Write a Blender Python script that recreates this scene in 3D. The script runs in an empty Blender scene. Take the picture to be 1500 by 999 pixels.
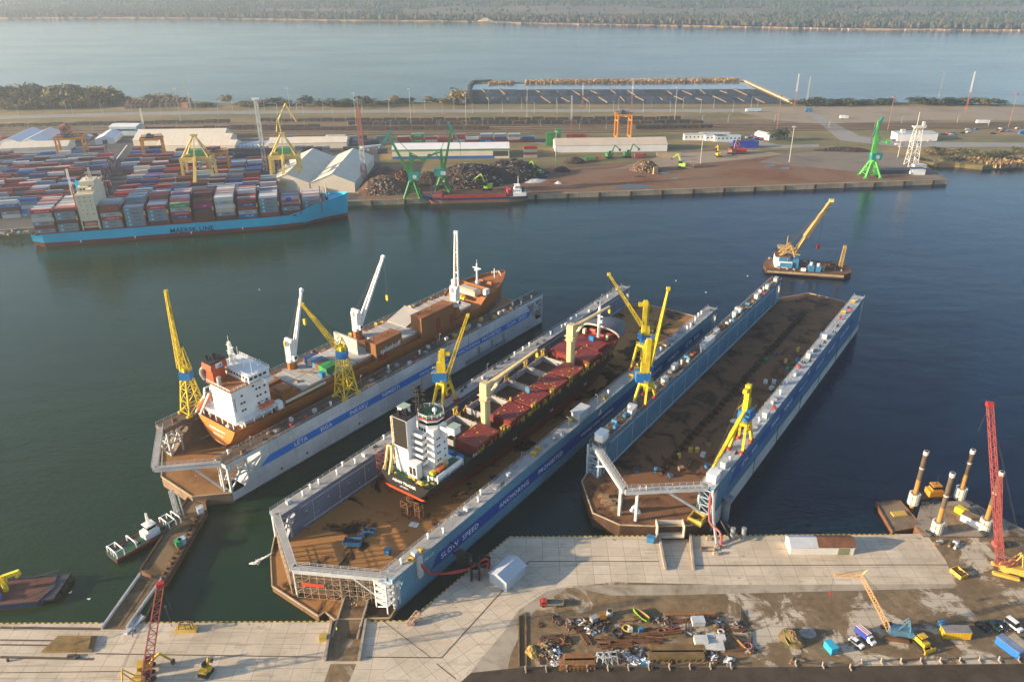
import bpy, math, random
import numpy as np
from mathutils import Vector, Matrix
rnd = random.Random(11)
sc = bpy.context.scene
COL = sc.collection
rad, cos, sin = math.radians, math.cos, math.sin
# ------------------------------------------------------------------ camera geometry (metres, water level z = 0)
CH, CF, CP, CR = 175.0, 1162.66, rad(26.105), rad(-.365)
def ray(u, v):
    a, b = u-750, v-499.5
    x, y = a*cos(CR)+b*sin(CR), -a*sin(CR)+b*cos(CR)
    dx, dy = x/CF, -y/CF
    return Vector((dx, cos(CP)+dy*sin(CP), -sin(CP)+dy*cos(CP)))
def G(u, v, z=0.0):
    """surveyed place: where the sight line of a photo point meets height z"""
    r = ray(u, v); t = (z-CH)/r.z
    return Vector((r.x*t, r.y*t, z))
def ORD(n):
    return ['first','second','third','fourth','fifth','sixth','seventh','eighth','ninth','tenth','eleventh','twelfth','thirteenth','fourteenth','fifteenth','sixteenth','seventeenth','eighteenth','nineteenth','twentieth'][n]
# ------------------------------------------------------------------ mesh builder
class MB:
    def __init__(s): s.v, s.f, s.m, s.c = [], [], [], 0
    def mat(s, i): s.c = i; return s
    def add(s, vs, fs, m=None):
        n = len(s.v); s.v += [tuple(v) for v in vs]
        for f in fs: s.f.append(tuple(i+n for i in f)); s.m.append(s.c if m is None else m)
        return s
    def box(s, x0, x1, y0, y1, z0, z1, m=None):
        return s.add([(x0,y0,z0),(x1,y0,z0),(x1,y1,z0),(x0,y1,z0),(x0,y0,z1),(x1,y0,z1),(x1,y1,z1),(x0,y1,z1)],
              [(3,2,1,0),(4,5,6,7),(0,1,5,4),(1,2,6,5),(2,3,7,6),(3,0,4,7)], m)
    def obox(s, c, sx, sy, sz, rz=0, m=None, rx=0):
        M = Matrix.Translation(c) @ Matrix.Rotation(rz,4,'Z') @ Matrix.Rotation(rx,4,'X')
        P = [M @ Vector((a*sx/2,b*sy/2,d*sz/2)) for d in (-1,1) for a,b in ((-1,-1),(1,-1),(1,1),(-1,1))]
        return s.add(P, [(3,2,1,0),(4,5,6,7),(0,1,5,4),(1,2,6,5),(2,3,7,6),(3,0,4,7)], m)
    def beam(s, p, q, w, h=None, m=None, w2=None, h2=None):
        p, q = Vector(p), Vector(q); h = h or w; d = q-p
        if d.length < 1e-6: return s
        d.normalize(); up = Vector((0,0,1)) if abs(d.z) < .98 else Vector((0,1,0))
        a = d.cross(up).normalized(); b = a.cross(d)
        w2 = w if w2 is None else w2; h2 = h if h2 is None else h2
        P = [p+a*i*w/2+b*j*h/2 for i,j in ((-1,-1),(1,-1),(1,1),(-1,1))]+[q+a*i*w2/2+b*j*h2/2 for i,j in ((-1,-1),(1,-1),(1,1),(-1,1))]
        return s.add(P, [(3,2,1,0),(4,5,6,7),(0,1,5,4),(1,2,6,5),(2,3,7,6),(3,0,4,7)], m)
    def tube(s, p, q, r, r2=None, n=8, m=None, cap=True):
        p, q = Vector(p), Vector(q); d = (q-p)
        if d.length < 1e-6: return s
        d.normalize(); up = Vector((0,0,1)) if abs(d.z) < .98 else Vector((0,1,0))
        a = d.cross(up).normalized(); b = a.cross(d); r2 = r if r2 is None else r2
        P = [p+(a*cos(2*math.pi*i/n)+b*sin(2*math.pi*i/n))*r for i in range(n)]+[q+(a*cos(2*math.pi*i/n)+b*sin(2*math.pi*i/n))*r2 for i in range(n)]
        F = [(i,(i+1)%n,n+(i+1)%n,n+i) for i in range(n)]
        if cap: F += [tuple(range(n))[::-1], tuple(range(n,2*n))]
        return s.add(P, F, m)
    def path(s, pts, r, n=6, m=None):
        for a, b in zip(pts, pts[1:]): s.tube(a, b, r, n=n, m=m)
        return s
    def prism(s, poly, z0, z1, m=None, mt=None):
        n = len(poly)
        s.add([(x,y,z0) for x,y in poly]+[(x,y,z1) for x,y in poly], [(i,(i+1)%n,n+(i+1)%n,n+i) for i in range(n)]+[tuple(range(n))[::-1]], m)
        return s.add([(x,y,z1) for x,y in poly], [tuple(range(n))], m if mt is None else mt)
    def prismx(s, poly, x0, x1, m=None):   # polygon in (y, z) pushed along x
        n = len(poly)
        return s.add([(x0,y,z) for y,z in poly]+[(x1,y,z) for y,z in poly], [(i,(i+1)%n,n+(i+1)%n,n+i) for i in range(n)]+[tuple(range(n))[::-1], tuple(range(n,2*n))], m)
    def prismy(s, poly, y0, y1, m=None):   # polygon in (x, z) pushed along y
        n = len(poly)
        return s.add([(x,y0,z) for x,z in poly]+[(x,y1,z) for x,z in poly], [(i,(i+1)%n,n+(i+1)%n,n+i) for i in range(n)]+[tuple(range(n))[::-1], tuple(range(n,2*n))], m)
    def sheet(s, poly, z, m=None):
        return s.add([(x,y,z) for x,y in poly], [tuple(range(len(poly)))], m)
    def lattice(s, p, q, w0, w1, bays, t, h0=None, h1=None, up=None, m=None, td=None):
        p, q = Vector(p), Vector(q); d = (q-p).normalized(); h0 = h0 or w0; h1 = h1 or w1; td = td or t*.6
        up = Vector(up) if up else (Vector((0,0,1)) if abs(d.z) < .98 else Vector((0,1,0)))
        a = d.cross(up).normalized(); b = a.cross(d)
        R = []
        for k in range(bays+1):
            f = k/bays; c = p.lerp(q, f); w = w0+(w1-w0)*f; h = h0+(h1-h0)*f
            R.append([c+a*i*w/2+b*j*h/2 for i,j in ((-1,-1),(1,-1),(1,1),(-1,1))])
        for i in range(4): s.beam(R[0][i], R[-1][i], t, t, m)
        for k in range(bays):
            for i in range(4):
                j = (i+1) % 4
                if k % 2: s.beam(R[k][i], R[k+1][j], td, td, m)
                else: s.beam(R[k][j], R[k+1][i], td, td, m)
                s.beam(R[k+1][i], R[k+1][j], td, td, m)
        return s
    def ball(s, c, r, n=8, k=5, sz=1, m=None):
        c = Vector(c); vs = [c+Vector((0,0,r*sz))]
        for i in range(1,k):
            th = math.pi*i/k
            vs += [c+Vector((r*sin(th)*cos(2*math.pi*j/n), r*sin(th)*sin(2*math.pi*j/n), r*sz*cos(th))) for j in range(n)]
        vs.append(c-Vector((0,0,r*sz))); F = [(0,1+j,1+(j+1)%n) for j in range(n)]
        for i in range(k-2): F += [(1+i*n+j,1+(i+1)*n+j,1+(i+1)*n+(j+1)%n,1+i*n+(j+1)%n) for j in range(n)]
        L = len(vs)-1; F += [(L,1+(k-2)*n+(j+1)%n,1+(k-2)*n+j) for j in range(n)]
        return s.add(vs, F, m)
    def rail(s, pts, h=1.1, t=.07, gap=3.0, m=None):   # hand rail along a polyline
        for p, q in zip(pts, pts[1:]):
            p, q = Vector(p), Vector(q); n = max(1, int((q-p).length/gap))
            for z in (h, h*.55): s.beam(p+Vector((0,0,z)), q+Vector((0,0,z)), t, t, m)
            for k in range(n+1):
                c = p.lerp(q, k/n); s.beam(c, c+Vector((0,0,h)), t, t, m)
        return s
    def mound(s, c, rx, ry, h, n=26, k=9, rough=.25, m=None, flat=.0, seed=0):
        r_ = random.Random(seed); vs = [(c[0],c[1],c[2]+h)]; F = []
        ph = [r_.uniform(0,6.3) for _ in range(6)]
        for i in range(1,k+1):
            f = i/k
            for j in range(n):
                a = 2*math.pi*j/n
                e = 1+.13*sin(2*a+ph[0])+.09*sin(3*a+ph[1])+.06*sin(5*a+ph[2])
                z = h*max(0,(1-max(0,(f-flat)/(1-flat))**1.3))*(1+(r_.uniform(-rough,rough) if i < k else 0))
                vs.append((c[0]+rx*f*e*cos(a)*(1+r_.uniform(-.05,.05)), c[1]+ry*f*e*sin(a)*(1+r_.uniform(-.05,.05)), c[2]+(z if i < k else -.15)))
        F += [(0,1+j,1+(j+1)%n) for j in range(n)]
        for i in range(k-1): F += [(1+i*n+j,1+(i+1)*n+j,1+(i+1)*n+(j+1)%n,1+i*n+(j+1)%n) for j in range(n)]
        return s.add(vs, F, m)
    def mesh(s, name, mats, smooth=False):
        me = bpy.data.meshes.new(name); me.from_pydata(s.v, [], s.f)
        mats = mats if isinstance(mats, (list, tuple)) else [mats]
        for m in mats: me.materials.append(m)
        if len(mats) > 1: me.polygons.foreach_set('material_index', [min(i, len(mats)-1) for i in s.m])
        if smooth: me.polygons.foreach_set('use_smooth', [True]*len(s.f))
        me.update(); return me
def link(name, data, parent=None):
    o = bpy.data.objects.new(name, data); COL.objects.link(o)
    if parent: o.parent = parent
    return o
def tag(o, label=None, cat=None, group=None, kind=None):
    if label: o['label'] = label
    if cat: o['category'] = cat
    if group: o['group'] = group
    if kind: o['kind'] = kind
    return o
def T(name, label, cat, loc=(0,0,0), rz=0, group=None):
    o = link(name, None); o.empty_display_size = .5; o.location = loc; o.rotation_euler = (0,0,rz)
    return tag(o, label, cat, group)
def P(name, mb, mats, parent, label=None, smooth=False):
    o = link(name, mb.mesh(name, mats, smooth), parent)
    if label: o['label'] = label
    return o
def M1(name, label, cat, mb, mats, loc=(0,0,0), rz=0, group=None, smooth=False):
    o = link(name, mb.mesh(name, mats, smooth)); o.location = loc; o.rotation_euler = (0,0,rz)
    return tag(o, label, cat, group)
def ST(name, mb, mats, kind='structure', smooth=False):
    return tag(link(name, mb.mesh(name, mats, smooth)), kind=kind)
KIDS = {}
def kids(o): return [c for c in bpy.data.objects if c.parent == o]
def dup(root, loc, rz, label, group=None):
    def rec(o, par):
        c = o.copy(); COL.objects.link(c)
        if par: c.parent = par
        for k in rec.k.get(o, ()): rec(k, c)
        return c
    rec.k = {}
    for o in bpy.data.objects:
        if o.parent: rec.k.setdefault(o.parent, []).append(o)
    r = rec(root, None); r.location = loc; r.rotation_euler = (0,0,rz); r['label'] = label
    if group: r['group'] = group
    return r
def text(name, body, size, parent, o, ax, up, mat, align='LEFT', sx=1.0, bold=0.0, ext=.01):
    """writing as flat letters: origin o, reading direction ax, upward direction up (parent space)"""
    cu = bpy.data.curves.new(name, 'FONT'); cu.body = body; cu.size = size; cu.align_x = align; cu.extrude = ext; cu.offset = bold
    cu.space_character = sx; cu.resolution_u = 2
    cu.materials.append(mat)
    ob = link(name, cu, parent)
    ax, up = Vector(ax).normalized(), Vector(up).normalized(); n = ax.cross(up)
    M = Matrix((ax, up, n)).transposed().to_4x4(); M.translation = Vector(o); ob.matrix_local = M
    return ob
# ------------------------------------------------------------------ materials
def nt(name):
    m = bpy.data.materials.new(name); m.use_nodes = True; t = m.node_tree
    b = t.nodes['Principled BSDF']
    return m, t, b
def N(t, kind, **kw):
    n = t.nodes.new('ShaderNode'+kind)
    for k, v in kw.items():
        if hasattr(n, k) and not k.startswith('i_'): setattr(n, k, v)
        else: n.inputs[k[2:].replace('_',' ')].default_value = v
    return n
def ramp(t, fac, stops):
    r = t.nodes.new('ShaderNodeValToRGB'); e = r.color_ramp.elements
    while len(e) > 1: e.remove(e[0])
    e[0].position, e[0].color = stops[0][0], stops[0][1]
    for p, c in stops[1:]: e.new(p).color = c
    t.links.new(fac, r.inputs[0]); return r.outputs[0]
def c4(c): return (c[0], c[1], c[2], 1)
def mixc(t, fac, a, b, mode='MIX'):
    n = t.nodes.new('ShaderNodeMix'); n.data_type = 'RGBA'; n.blend_type = mode
    for s, v in ((n.inputs['Factor'], fac), (n.inputs['A'], a), (n.inputs['B'], b)):
        if isinstance(v, (int, float)): s.default_value = v
        elif isinstance(v, tuple): s.default_value = c4(v)
        else: t.links.new(v, s)
    return n.outputs['Result']
def coords(t, mode='Object', scale=(1,1,1)):
    if mode == 'World': g = t.nodes.new('ShaderNodeNewGeometry').outputs['Position']
    else: g = t.nodes.new('ShaderNodeTexCoord').outputs[mode]
    mp = t.nodes.new('ShaderNodeMapping'); mp.inputs['Scale'].default_value = scale
    t.links.new(g, mp.inputs['Vector']); return mp.outputs[0]
def noise(t, co, scale, detail=4, rough=.6, dist=0):
    n = N(t, 'TexNoise', i_Scale=scale, i_Detail=detail, i_Roughness=rough, i_Distortion=dist)
    t.links.new(co, n.inputs['Vector']); return n.outputs['Fac']
def BL(v): return (v,v,v,1)
MATS = {}
def pm(name, col, rough=.55, var=.18, scale=.12, rust=0., rcol=(.13,.055,.02), metal=0., streak=0., bump=0., mode='World'):
    """painted or bare surface with broad tone variation, fine grain, run-down streaks and rust patches"""
    if name in MATS: return MATS[name]
    m, t, b = nt(name); co = coords(t, mode)
    lo = tuple(c*(1-var) for c in col); hi = tuple(min(.92, c*(1+var*.7)) for c in col)
    n1 = noise(t, co, scale, 5); n2 = noise(t, co, scale*11, 3)
    base = mixc(t, ramp(t, n1, [(.35,BL(0)),(.65,BL(1))]), lo, hi)
    base = mixc(t, ramp(t, n2, [(.4,BL(0)),(.7,BL(.35))]), base, lo)
    if streak:
        cs = coords(t, mode, (1,1,.06)); n3 = noise(t, cs, .9, 4)
        dk = tuple(c*.5+r*.35 for c, r in zip(col, rcol))
        base = mixc(t, ramp(t, n3, [(.52,BL(0)),(.75,BL(streak))]), base, dk)
    if rust:
        n4 = noise(t, co, scale*4, 6, .7)
        base = mixc(t, ramp(t, n4, [(.72-rust*.35,BL(0)),(.8-rust*.3,BL(1))]), base, rcol)
    t.links.new(base, b.inputs['Base Color']); b.inputs['Roughness'].default_value = rough; b.inputs['Metallic'].default_value = metal
    b.inputs['Specular IOR Level'].default_value = .35
    if bump:
        bp = N(t, 'Bump', i_Strength=bump, i_Distance=.1); t.links.new(noise(t, co, scale*9, 5), bp.inputs['Height']); t.links.new(bp.outputs[0], b.inputs['Normal'])
    MATS[name] = m; return m
white = pm('white_paint', (.74,.74,.72), .5, .08, .2, streak=.12)
cream = pm('cream_paint', (.62,.48,.25), .5, .12, .2, streak=.12, rust=.1)
ivory = pm('ivory_paint', (.70,.62,.44), .5, .1, .2, streak=.15)
yellow = pm('crane_yellow', (.66,.49,.02), .55, .28, .35, streak=.55, rust=.10, rcol=(.20,.10,.03))
oldyellow = pm('faded_yellow', (.50,.34,.07), .55, .2, .2, streak=.3, rust=.25)
blue = pm('crane_blue', (.02,.16,.42), .45, .12, .3)
lblue = pm('light_blue_paint', (.04,.19,.36), .5, .15, .3, rust=.1)
dkgrey = pm('dark_grey_steel', (.055,.055,.06), .6, .3, .3)
grey = pm('grey_steel', (.25,.26,.27), .6, .25, .2, rust=.15)
lgrey = pm('light_grey_steel', (.45,.47,.48), .55, .18, .2, streak=.2, rust=.08)
black = pm('black_rubber', (.018,.018,.02), .8, .3, .5)
rusty = pm('rusty_steel', (.14,.065,.03), .85, .4, .3, bump=.3)
rustd = pm('dark_rust', (.07,.036,.02), .85, .4, .25, bump=.3)
red = pm('red_paint', (.40,.03,.025), .5, .2, .3)
redox = pm('red_oxide', (.20,.025,.018), .6, .25, .15, streak=.3)
pinkred = pm('faded_red_lattice', (.36,.085,.075), .55, .2, .3)
green = pm('crane_green', (.02,.17,.035), .5, .2, .2)
lime = pm('lime_green', (.075,.40,.06), .5, .2, .2, streak=.3)
teal = pm('teal_paint', (.01,.20,.18), .5, .15, .2)
orange = pm('gantry_orange', (.70,.26,.015), .5, .12, .2)
wood = pm('weathered_timber', (.24,.16,.09), .85, .4, .4)
conc = pm('weathered_concrete', (.36,.31,.25), .9, .25, .15, streak=.4)
glass = pm('window_glass', (.012,.016,.02), .12, .2, .5)
pipe_m = pm('pale_pipe', (.62,.64,.66), .4, .1, .3)
letter_w = pm('white_lettering', (.74,.76,.76), .6, .12, .4, streak=.45, rcol=(.15,.14,.13))
letter_k = pm('black_lettering', (.015,.02,.03), .6, .05)
def plated(name, col, pw=7.0, ph=2.4, streak=.5, rust=.05, var=.14, rcol=(.20,.13,.08), rough=.55):
    """welded hull plating: plates of slightly differing tone, seams, run-down dirt and rust spots"""
    m, t, b = nt(name); g = t.nodes.new('ShaderNodeTexCoord').outputs['Object']; sp = N(t,'SeparateXYZ'); t.links.new(g, sp.inputs[0]); cb_ = N(t,'CombineXYZ'); t.links.new(sp.outputs[1], cb_.inputs[0]); t.links.new(sp.outputs[2], cb_.inputs[1])
    br = N(t,'TexBrick',i_Scale=1.0); br.inputs['Brick Width'].default_value = pw; br.inputs['Row Height'].default_value = ph; br.inputs['Mortar Size'].default_value = .035; br.inputs['Mortar Smooth'].default_value = .6
    br.inputs['Color1'].default_value = c4(tuple(c*(1-var) for c in col)); br.inputs['Color2'].default_value = c4(tuple(min(.9,c*(1+var)) for c in col)); br.inputs['Mortar'].default_value = c4(tuple(c*.62 for c in col)); t.links.new(cb_.outputs[0], br.inputs['Vector'])
    n1 = noise(t, g, .06, 5, .65); c = mixc(t, ramp(t, n1, [(.38,BL(0)),(.66,BL(.75))]), br.outputs['Color'], tuple(x*.66 for x in col))
    mp = N(t,'Mapping'); mp.inputs['Scale'].default_value = (1,1,.055); t.links.new(g, mp.inputs[0]); n2 = noise(t, mp.outputs[0], .55, 6, .7)
    c = mixc(t, ramp(t, n2, [(.52,BL(0)),(.72,BL(streak))]), c, tuple(x*.45+r*.4 for x, r in zip(col, rcol)))
    n3 = noise(t, mp.outputs[0], 1.3, 4, .6); c = mixc(t, ramp(t, n3, [(.6,BL(0)),(.8,BL(streak*.6))]), c, tuple(min(.9,x*1.35) for x in col))
    n4 = noise(t, g, .5, 7, .75); c = mixc(t, ramp(t, n4, [(.70-rust*.5,BL(0)),(.78-rust*.4,BL(.9))]), c, rcol)
    t.links.new(c, b.inputs['Base Color']); b.inputs['Roughness'].default_value = rough; b.inputs['Specular IOR Level'].default_value = .35
    bp = N(t,'Bump',i_Strength=.25,i_Distance=.12); t.links.new(noise(t, g, .35, 3), bp.inputs['Height']); t.links.new(bp.outputs[0], b.inputs['Normal']); MATS[name] = m; return m
def flat(name, col, rough=.5, var=.15): return pm(name, col, rough, var, .25)
# ================================================================== camera, light, air
cam = bpy.data.cameras.new('camera'); co_ = link('camera', cam); sc.camera = co_
cam.sensor_fit = 'HORIZONTAL'; cam.sensor_width = 36; cam.lens = CF/1500*36; cam.clip_end = 20000; cam.clip_start = 1
fw = Vector((0, cos(CP), -sin(CP))); upv = Vector((0, sin(CP), cos(CP))); rt = Vector((1,0,0))
r2 = rt*cos(CR)+upv*sin(CR)
u2 = r2.cross(fw)
Mc = Matrix((r2, u2, -fw)).transposed().to_4x4(); Mc.translation = (0,0,CH); co_.matrix_world = Mc
SUN_EL, SUN_AZ = rad(13.5), rad(191.5)     # direction to the sun, azimuth measured from +x towards +y
sd = Vector((cos(SUN_EL)*cos(SUN_AZ), cos(SUN_EL)*sin(SUN_AZ), sin(SUN_EL)))
sl = bpy.data.lights.new('sun', 'SUN'); sl.energy = 5.0; sl.angle = rad(.6); sl.color = (1,.78,.52)
so = link('sun', sl); so.rotation_euler = sd.to_track_quat('Z','Y').to_euler(); so.location = (-300,0,400)
w = bpy.data.worlds.new('World'); sc.world = w; w.use_nodes = True
wt = w.node_tree; bg = wt.nodes['Background']; sky = wt.nodes.new('ShaderNodeTexSky'); sky.sky_type = 'NISHITA'; sky.sun_disc = False
sky.sun_elevation = SUN_EL; sky.sun_rotation = math.atan2(sd.x, sd.y); sky.air_density = 1.0; sky.dust_density = .7; sky.ozone_density = 2.0; sky.altitude = 100
wt.links.new(sky.outputs[0], bg.inputs[0]); bg.inputs[1].default_value = .10
sc.view_settings.view_transform = 'Standard'; sc.view_settings.look = 'None'; sc.view_settings.exposure = 1.45; sc.view_settings.gamma = 1
sc.cycles.use_denoising = True; sc.cycles.max_bounces = 5; sc.cycles.diffuse_bounces = 3; sc.cycles.glossy_bounces = 3; sc.cycles.volume_bounces = 1; sc.cycles.transparent_max_bounces = 6
sc.cycles.use_adaptive_sampling = True; sc.cycles.adaptive_threshold = .015; sc.cycles.sample_clamp_indirect = 4
hz = MB().box(-4200,4200,-500,5200,-4.2,186)
hm = bpy.data.materials.new('haze_air'); hm.use_nodes = True; ht = hm.node_tree; ht.nodes.clear()
ho = ht.nodes.new('ShaderNodeOutputMaterial'); pv = ht.nodes.new('ShaderNodeVolumePrincipled')
pv.inputs['Color'].default_value = (.88,.93,1,1); pv.inputs['Density'].default_value = .00020; pv.inputs['Anisotropy'].default_value = .74
ht.links.new(pv.outputs[0], ho.inputs['Volume']); ST('haze', hz, hm, 'stuff')

# ================================================================== water
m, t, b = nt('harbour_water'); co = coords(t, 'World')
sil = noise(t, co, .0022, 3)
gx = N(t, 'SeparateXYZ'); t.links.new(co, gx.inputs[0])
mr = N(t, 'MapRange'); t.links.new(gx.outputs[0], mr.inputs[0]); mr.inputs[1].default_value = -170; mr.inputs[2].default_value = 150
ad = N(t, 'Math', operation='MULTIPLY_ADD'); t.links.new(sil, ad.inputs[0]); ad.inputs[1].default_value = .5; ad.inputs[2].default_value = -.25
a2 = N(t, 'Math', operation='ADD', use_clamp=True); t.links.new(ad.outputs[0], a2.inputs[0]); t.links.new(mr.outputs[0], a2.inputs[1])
t.links.new(ramp(t, a2.outputs[0], [(0,(.0150,.0330,.0080,1)),(.45,(.0028,.0250,.0180,1)),(1,(.0001,.0085,.0260,1))]), b.inputs['Base Color'])  # green to navy: silt tint plus sunlit and sky-reflected tone put into the colour
b.inputs['Roughness'].default_value = .12; b.inputs['IOR'].default_value = 1.33; b.inputs['Specular IOR Level'].default_value = .42
h1 = noise(t, coords(t,'World',(1,1.6,1)), .45, 3, .6); h2 = noise(t, coords(t,'World',(1,1.8,1)), .03, 3)
hs = N(t, 'Math', operation='MULTIPLY_ADD'); t.links.new(h2, hs.inputs[0]); hs.inputs[1].default_value = 3.0; t.links.new(h1, hs.inputs[2])
wp_ = ramp(t, noise(t, coords(t,'World',(.5,1.4,1)), .009, 5, .6), [(.36,BL(.08)),(.62,BL(.15))]); t.links.new(wp_, b.inputs['Roughness'])
ws_ = ramp(t, noise(t, coords(t,'World',(.5,1.4,1)), .009, 5, .6), [(.36,BL(.36)),(.62,BL(.56))])
bp = N(t, 'Bump', i_Strength=.5, i_Distance=.3); t.links.new(ws_, bp.inputs['Strength']); t.links.new(hs.outputs[0], bp.inputs['Height']); t.links.new(bp.outputs[0], b.inputs['Normal'])
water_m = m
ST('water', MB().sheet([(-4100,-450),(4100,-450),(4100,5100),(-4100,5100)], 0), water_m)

# ================================================================== ground materials
def slab_nodes(t, co, sx, sy, lo, hi, joint):
    br = N(t, 'TexBrick', i_Scale=1.0); br.inputs['Brick Width'].default_value = sx; br.inputs['Row Height'].default_value = sy
    br.inputs['Mortar Size'].default_value = .09; br.inputs['Mortar Smooth'].default_value = .3; br.inputs['Bias'].default_value = 0; br.offset = .0
    br.inputs['Color1'].default_value = c4(lo); br.inputs['Color2'].default_value = c4(hi); br.inputs['Mortar'].default_value = c4(joint)
    t.links.new(co, br.inputs['Vector']); return br.outputs['Color']
def quay_mat(name, rot, dirt=.5):
    m, t, b = nt(name); co = coords(t, 'World')
    mp = N(t, 'Mapping'); mp.inputs['Rotation'].default_value = (0,0,rot); t.links.new(co, mp.inputs[0])
    c = slab_nodes(t, mp.outputs[0], 5.2, 4.1, (.52,.43,.315), (.60,.505,.385), (.30,.265,.215))
    n1 = noise(t, co, .05, 6, .65); n2 = noise(t, co, .28, 6, .7); n3 = noise(t, co, 1.7, 4)
    c = mixc(t, ramp(t, n1, [(.42,BL(0)),(.68,BL(dirt))]), c, (.27,.225,.165))
    c = mixc(t, ramp(t, n2, [(.55,BL(0)),(.72,BL(dirt*.9))]), c, (.20,.16,.115))
    c = mixc(t, ramp(t, n2, [(.25,BL(.4)),(.4,BL(0))]), c, (.56,.52,.45))
    c = mixc(t, ramp(t, n3, [(.55,BL(0)),(.8,BL(.3))]), c, (.22,.19,.15))
    n4 = noise(t, coords(t,'World',(.22,1.1,1)), .35, 4, .6)
    c = mixc(t, ramp(t, n4, [(.55,BL(0)),(.75,BL(.4))]), c, (.28,.235,.175))
    n5 = noise(t, co, .11, 7, .75); c = mixc(t, ramp(t, n5, [(.63,BL(0)),(.67,BL(.75))]), c, (.13,.105,.08))
    n6 = noise(t, coords(t,'World',(.08,1,1)), .9, 3, .5); c = mixc(t, ramp(t, n6, [(.60,BL(0)),(.66,BL(.35*dirt*2))]), c, (.22,.18,.135))
    t.links.new(c, b.inputs['Base Color']); b.inputs['Roughness'].default_value = .9; b.inputs['Specular IOR Level'].default_value = .2
    return m
quay_m = quay_mat('quay_concrete', rad(1.2)); quay_d = quay_mat('quay_concrete_diagonal', rad(-39), .45)
def mud_mat(name, mud, slab, thr, sc_=.07, slabs=True, soft=.05):
    m, t, b = nt(name); co = coords(t, 'World')
    n1 = noise(t, co, sc_, 7, .68, .6); n2 = noise(t, co, .5, 5); n3 = noise(t, co, .06, 4)
    md = mixc(t, ramp(t, n2, [(.35,BL(0)),(.65,BL(1))]), tuple(c*.72 for c in mud), tuple(c*1.25 for c in mud))
    md = mixc(t, ramp(t, n3, [(.4,BL(0)),(.7,BL(.7))]), md, tuple(c*.62 for c in mud))
    if slabs: s = slab_nodes(t, co, 6.0, 3.4, tuple(c*.9 for c in slab), tuple(c*1.1 for c in slab), mud)
    else: s = slab
    c = mixc(t, ramp(t, n1, [(thr,BL(1)),(thr+soft,BL(0))]), md, s)
    t.links.new(c, b.inputs['Base Color']); b.inputs['Roughness'].default_value = .92; b.inputs['Specular IOR Level'].default_value = .2
    bp = N(t, 'Bump', i_Strength=.5, i_Distance=.15); t.links.new(n2, bp.inputs['Height']); t.links.new(bp.outputs[0], b.inputs['Normal'])
    return m
yard_m = mud_mat('scrap_yard_mud', (.20,.137,.074), (.40,.33,.24), .39)
mixed_m = mud_mat('muddy_slabs', (.19,.135,.078), (.44,.385,.30), .445)
track_m = mud_mat('dusty_track', (.24,.19,.13), (.36,.31,.24), .45, .1, False, .2)
pier_m = mud_mat('pier_mud', (.105,.066,.034), (.19,.128,.07), .46, .12, False, .15)
asph_m = mud_mat('dark_road', (.050,.037,.026), (.07,.055,.04), .4, .12, False, .2)
QZ = 2.6
def GP(pts, z=QZ): return [tuple(G(u,v,z).xy) for u, v in pts]
BC = G(600,905,QZ); DC = G(745,785,QZ)
n1 = GP([(486,909),(476,968),(526,968),(536,909)]); n2 = GP([(965,784),(975,835),(1016,835),(1011,784)])
yl = n1[0][1]; yr = n2[0][1]
poly = [(-500,yl),(n1[0]),(n1[1]),(n1[2]),(n1[3][0],yl),(BC.x,yl),(DC.x,yr),(n2[0][0],yr),n2[1],n2[2],(n2[3][0],yr),(420,yr),(420,60),(-500,60)]
ST('quay', MB().prism(poly[::-1], -4, QZ), [quay_m])
# diagonal slab field, muddy grounds, road
ST('quay_apron', MB().sheet(GP([(604,907),(748,788),(800,826),(835,857),(800,868),(758,898),(720,950),(672,995),(560,994),(566,960)]), QZ+.004), [quay_d])
ST('yard_ground', MB().sheet(GP([(756,905),(800,866),(850,858),(900,852),(1120,858),(1130,905),(1100,980),(700,1004),(716,960)]), QZ+.008), [yard_m])
ST('slab_ground', MB().sheet(GP([(1020,859),(1560,856),(1570,985),(1095,985),(1105,925),(1085,885)]), QZ+.012), [mixed_m])
ST('muddy_ground', MB().sheet(GP([(1358,783),(1560,783),(1560,858),(1402,858),(1385,820)]), QZ+.016), [mixed_m])
ST('track', MB().sheet(GP([(833,857),(1400,855),(1398,861),(1200,866),(1000,871),(896,872),(850,862)]), QZ+.020), [track_m])
ST('haul_track', MB().sheet(GP([(800,866),(836,858),(800,880),(772,905),(748,960),(736,1010),(672,1010),(700,970),(738,925),(760,893)]), QZ+.024), [track_m])
ST('road', MB().sheet(GP([(640,1030),(690,985),(775,976),(1100,977),(1560,971),(1600,1040)]), QZ+.028), [asph_m])
ST('bridge_ramp_track', MB().sheet(GP([(484,972),(522,972),(506,1012),(470,1012)]), QZ+.006), [yard_m])
for nm, q, zi in (('ramp', n1, 1.5), ('ramp', n2, 1.0)):
    mb = MB(); a0, b0, c0, d0 = q
    mb.add([(a0[0],a0[1],zi),(b0[0],b0[1],QZ-.01),(c0[0],c0[1],QZ-.01),(d0[0],d0[1],zi)], [(0,1,2,3)])
    ST(nm, mb, [yard_m if q is n1 else quay_m])
    for p0, p1 in ((a0,b0),(d0,c0)):
        M1('ramp_wall', ('low concrete side wall of the ramp leading to the middle dock' if q is n1 else 'low concrete side wall of the pale ramp facing the empty dock')+(', left side' if p0 is a0 else ', right side'), 'wall',
           MB().beam((p0[0],p0[1],QZ+.3),(p1[0],p1[1],QZ+.3),.7,.9), [conc], group='ramp walls')
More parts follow.
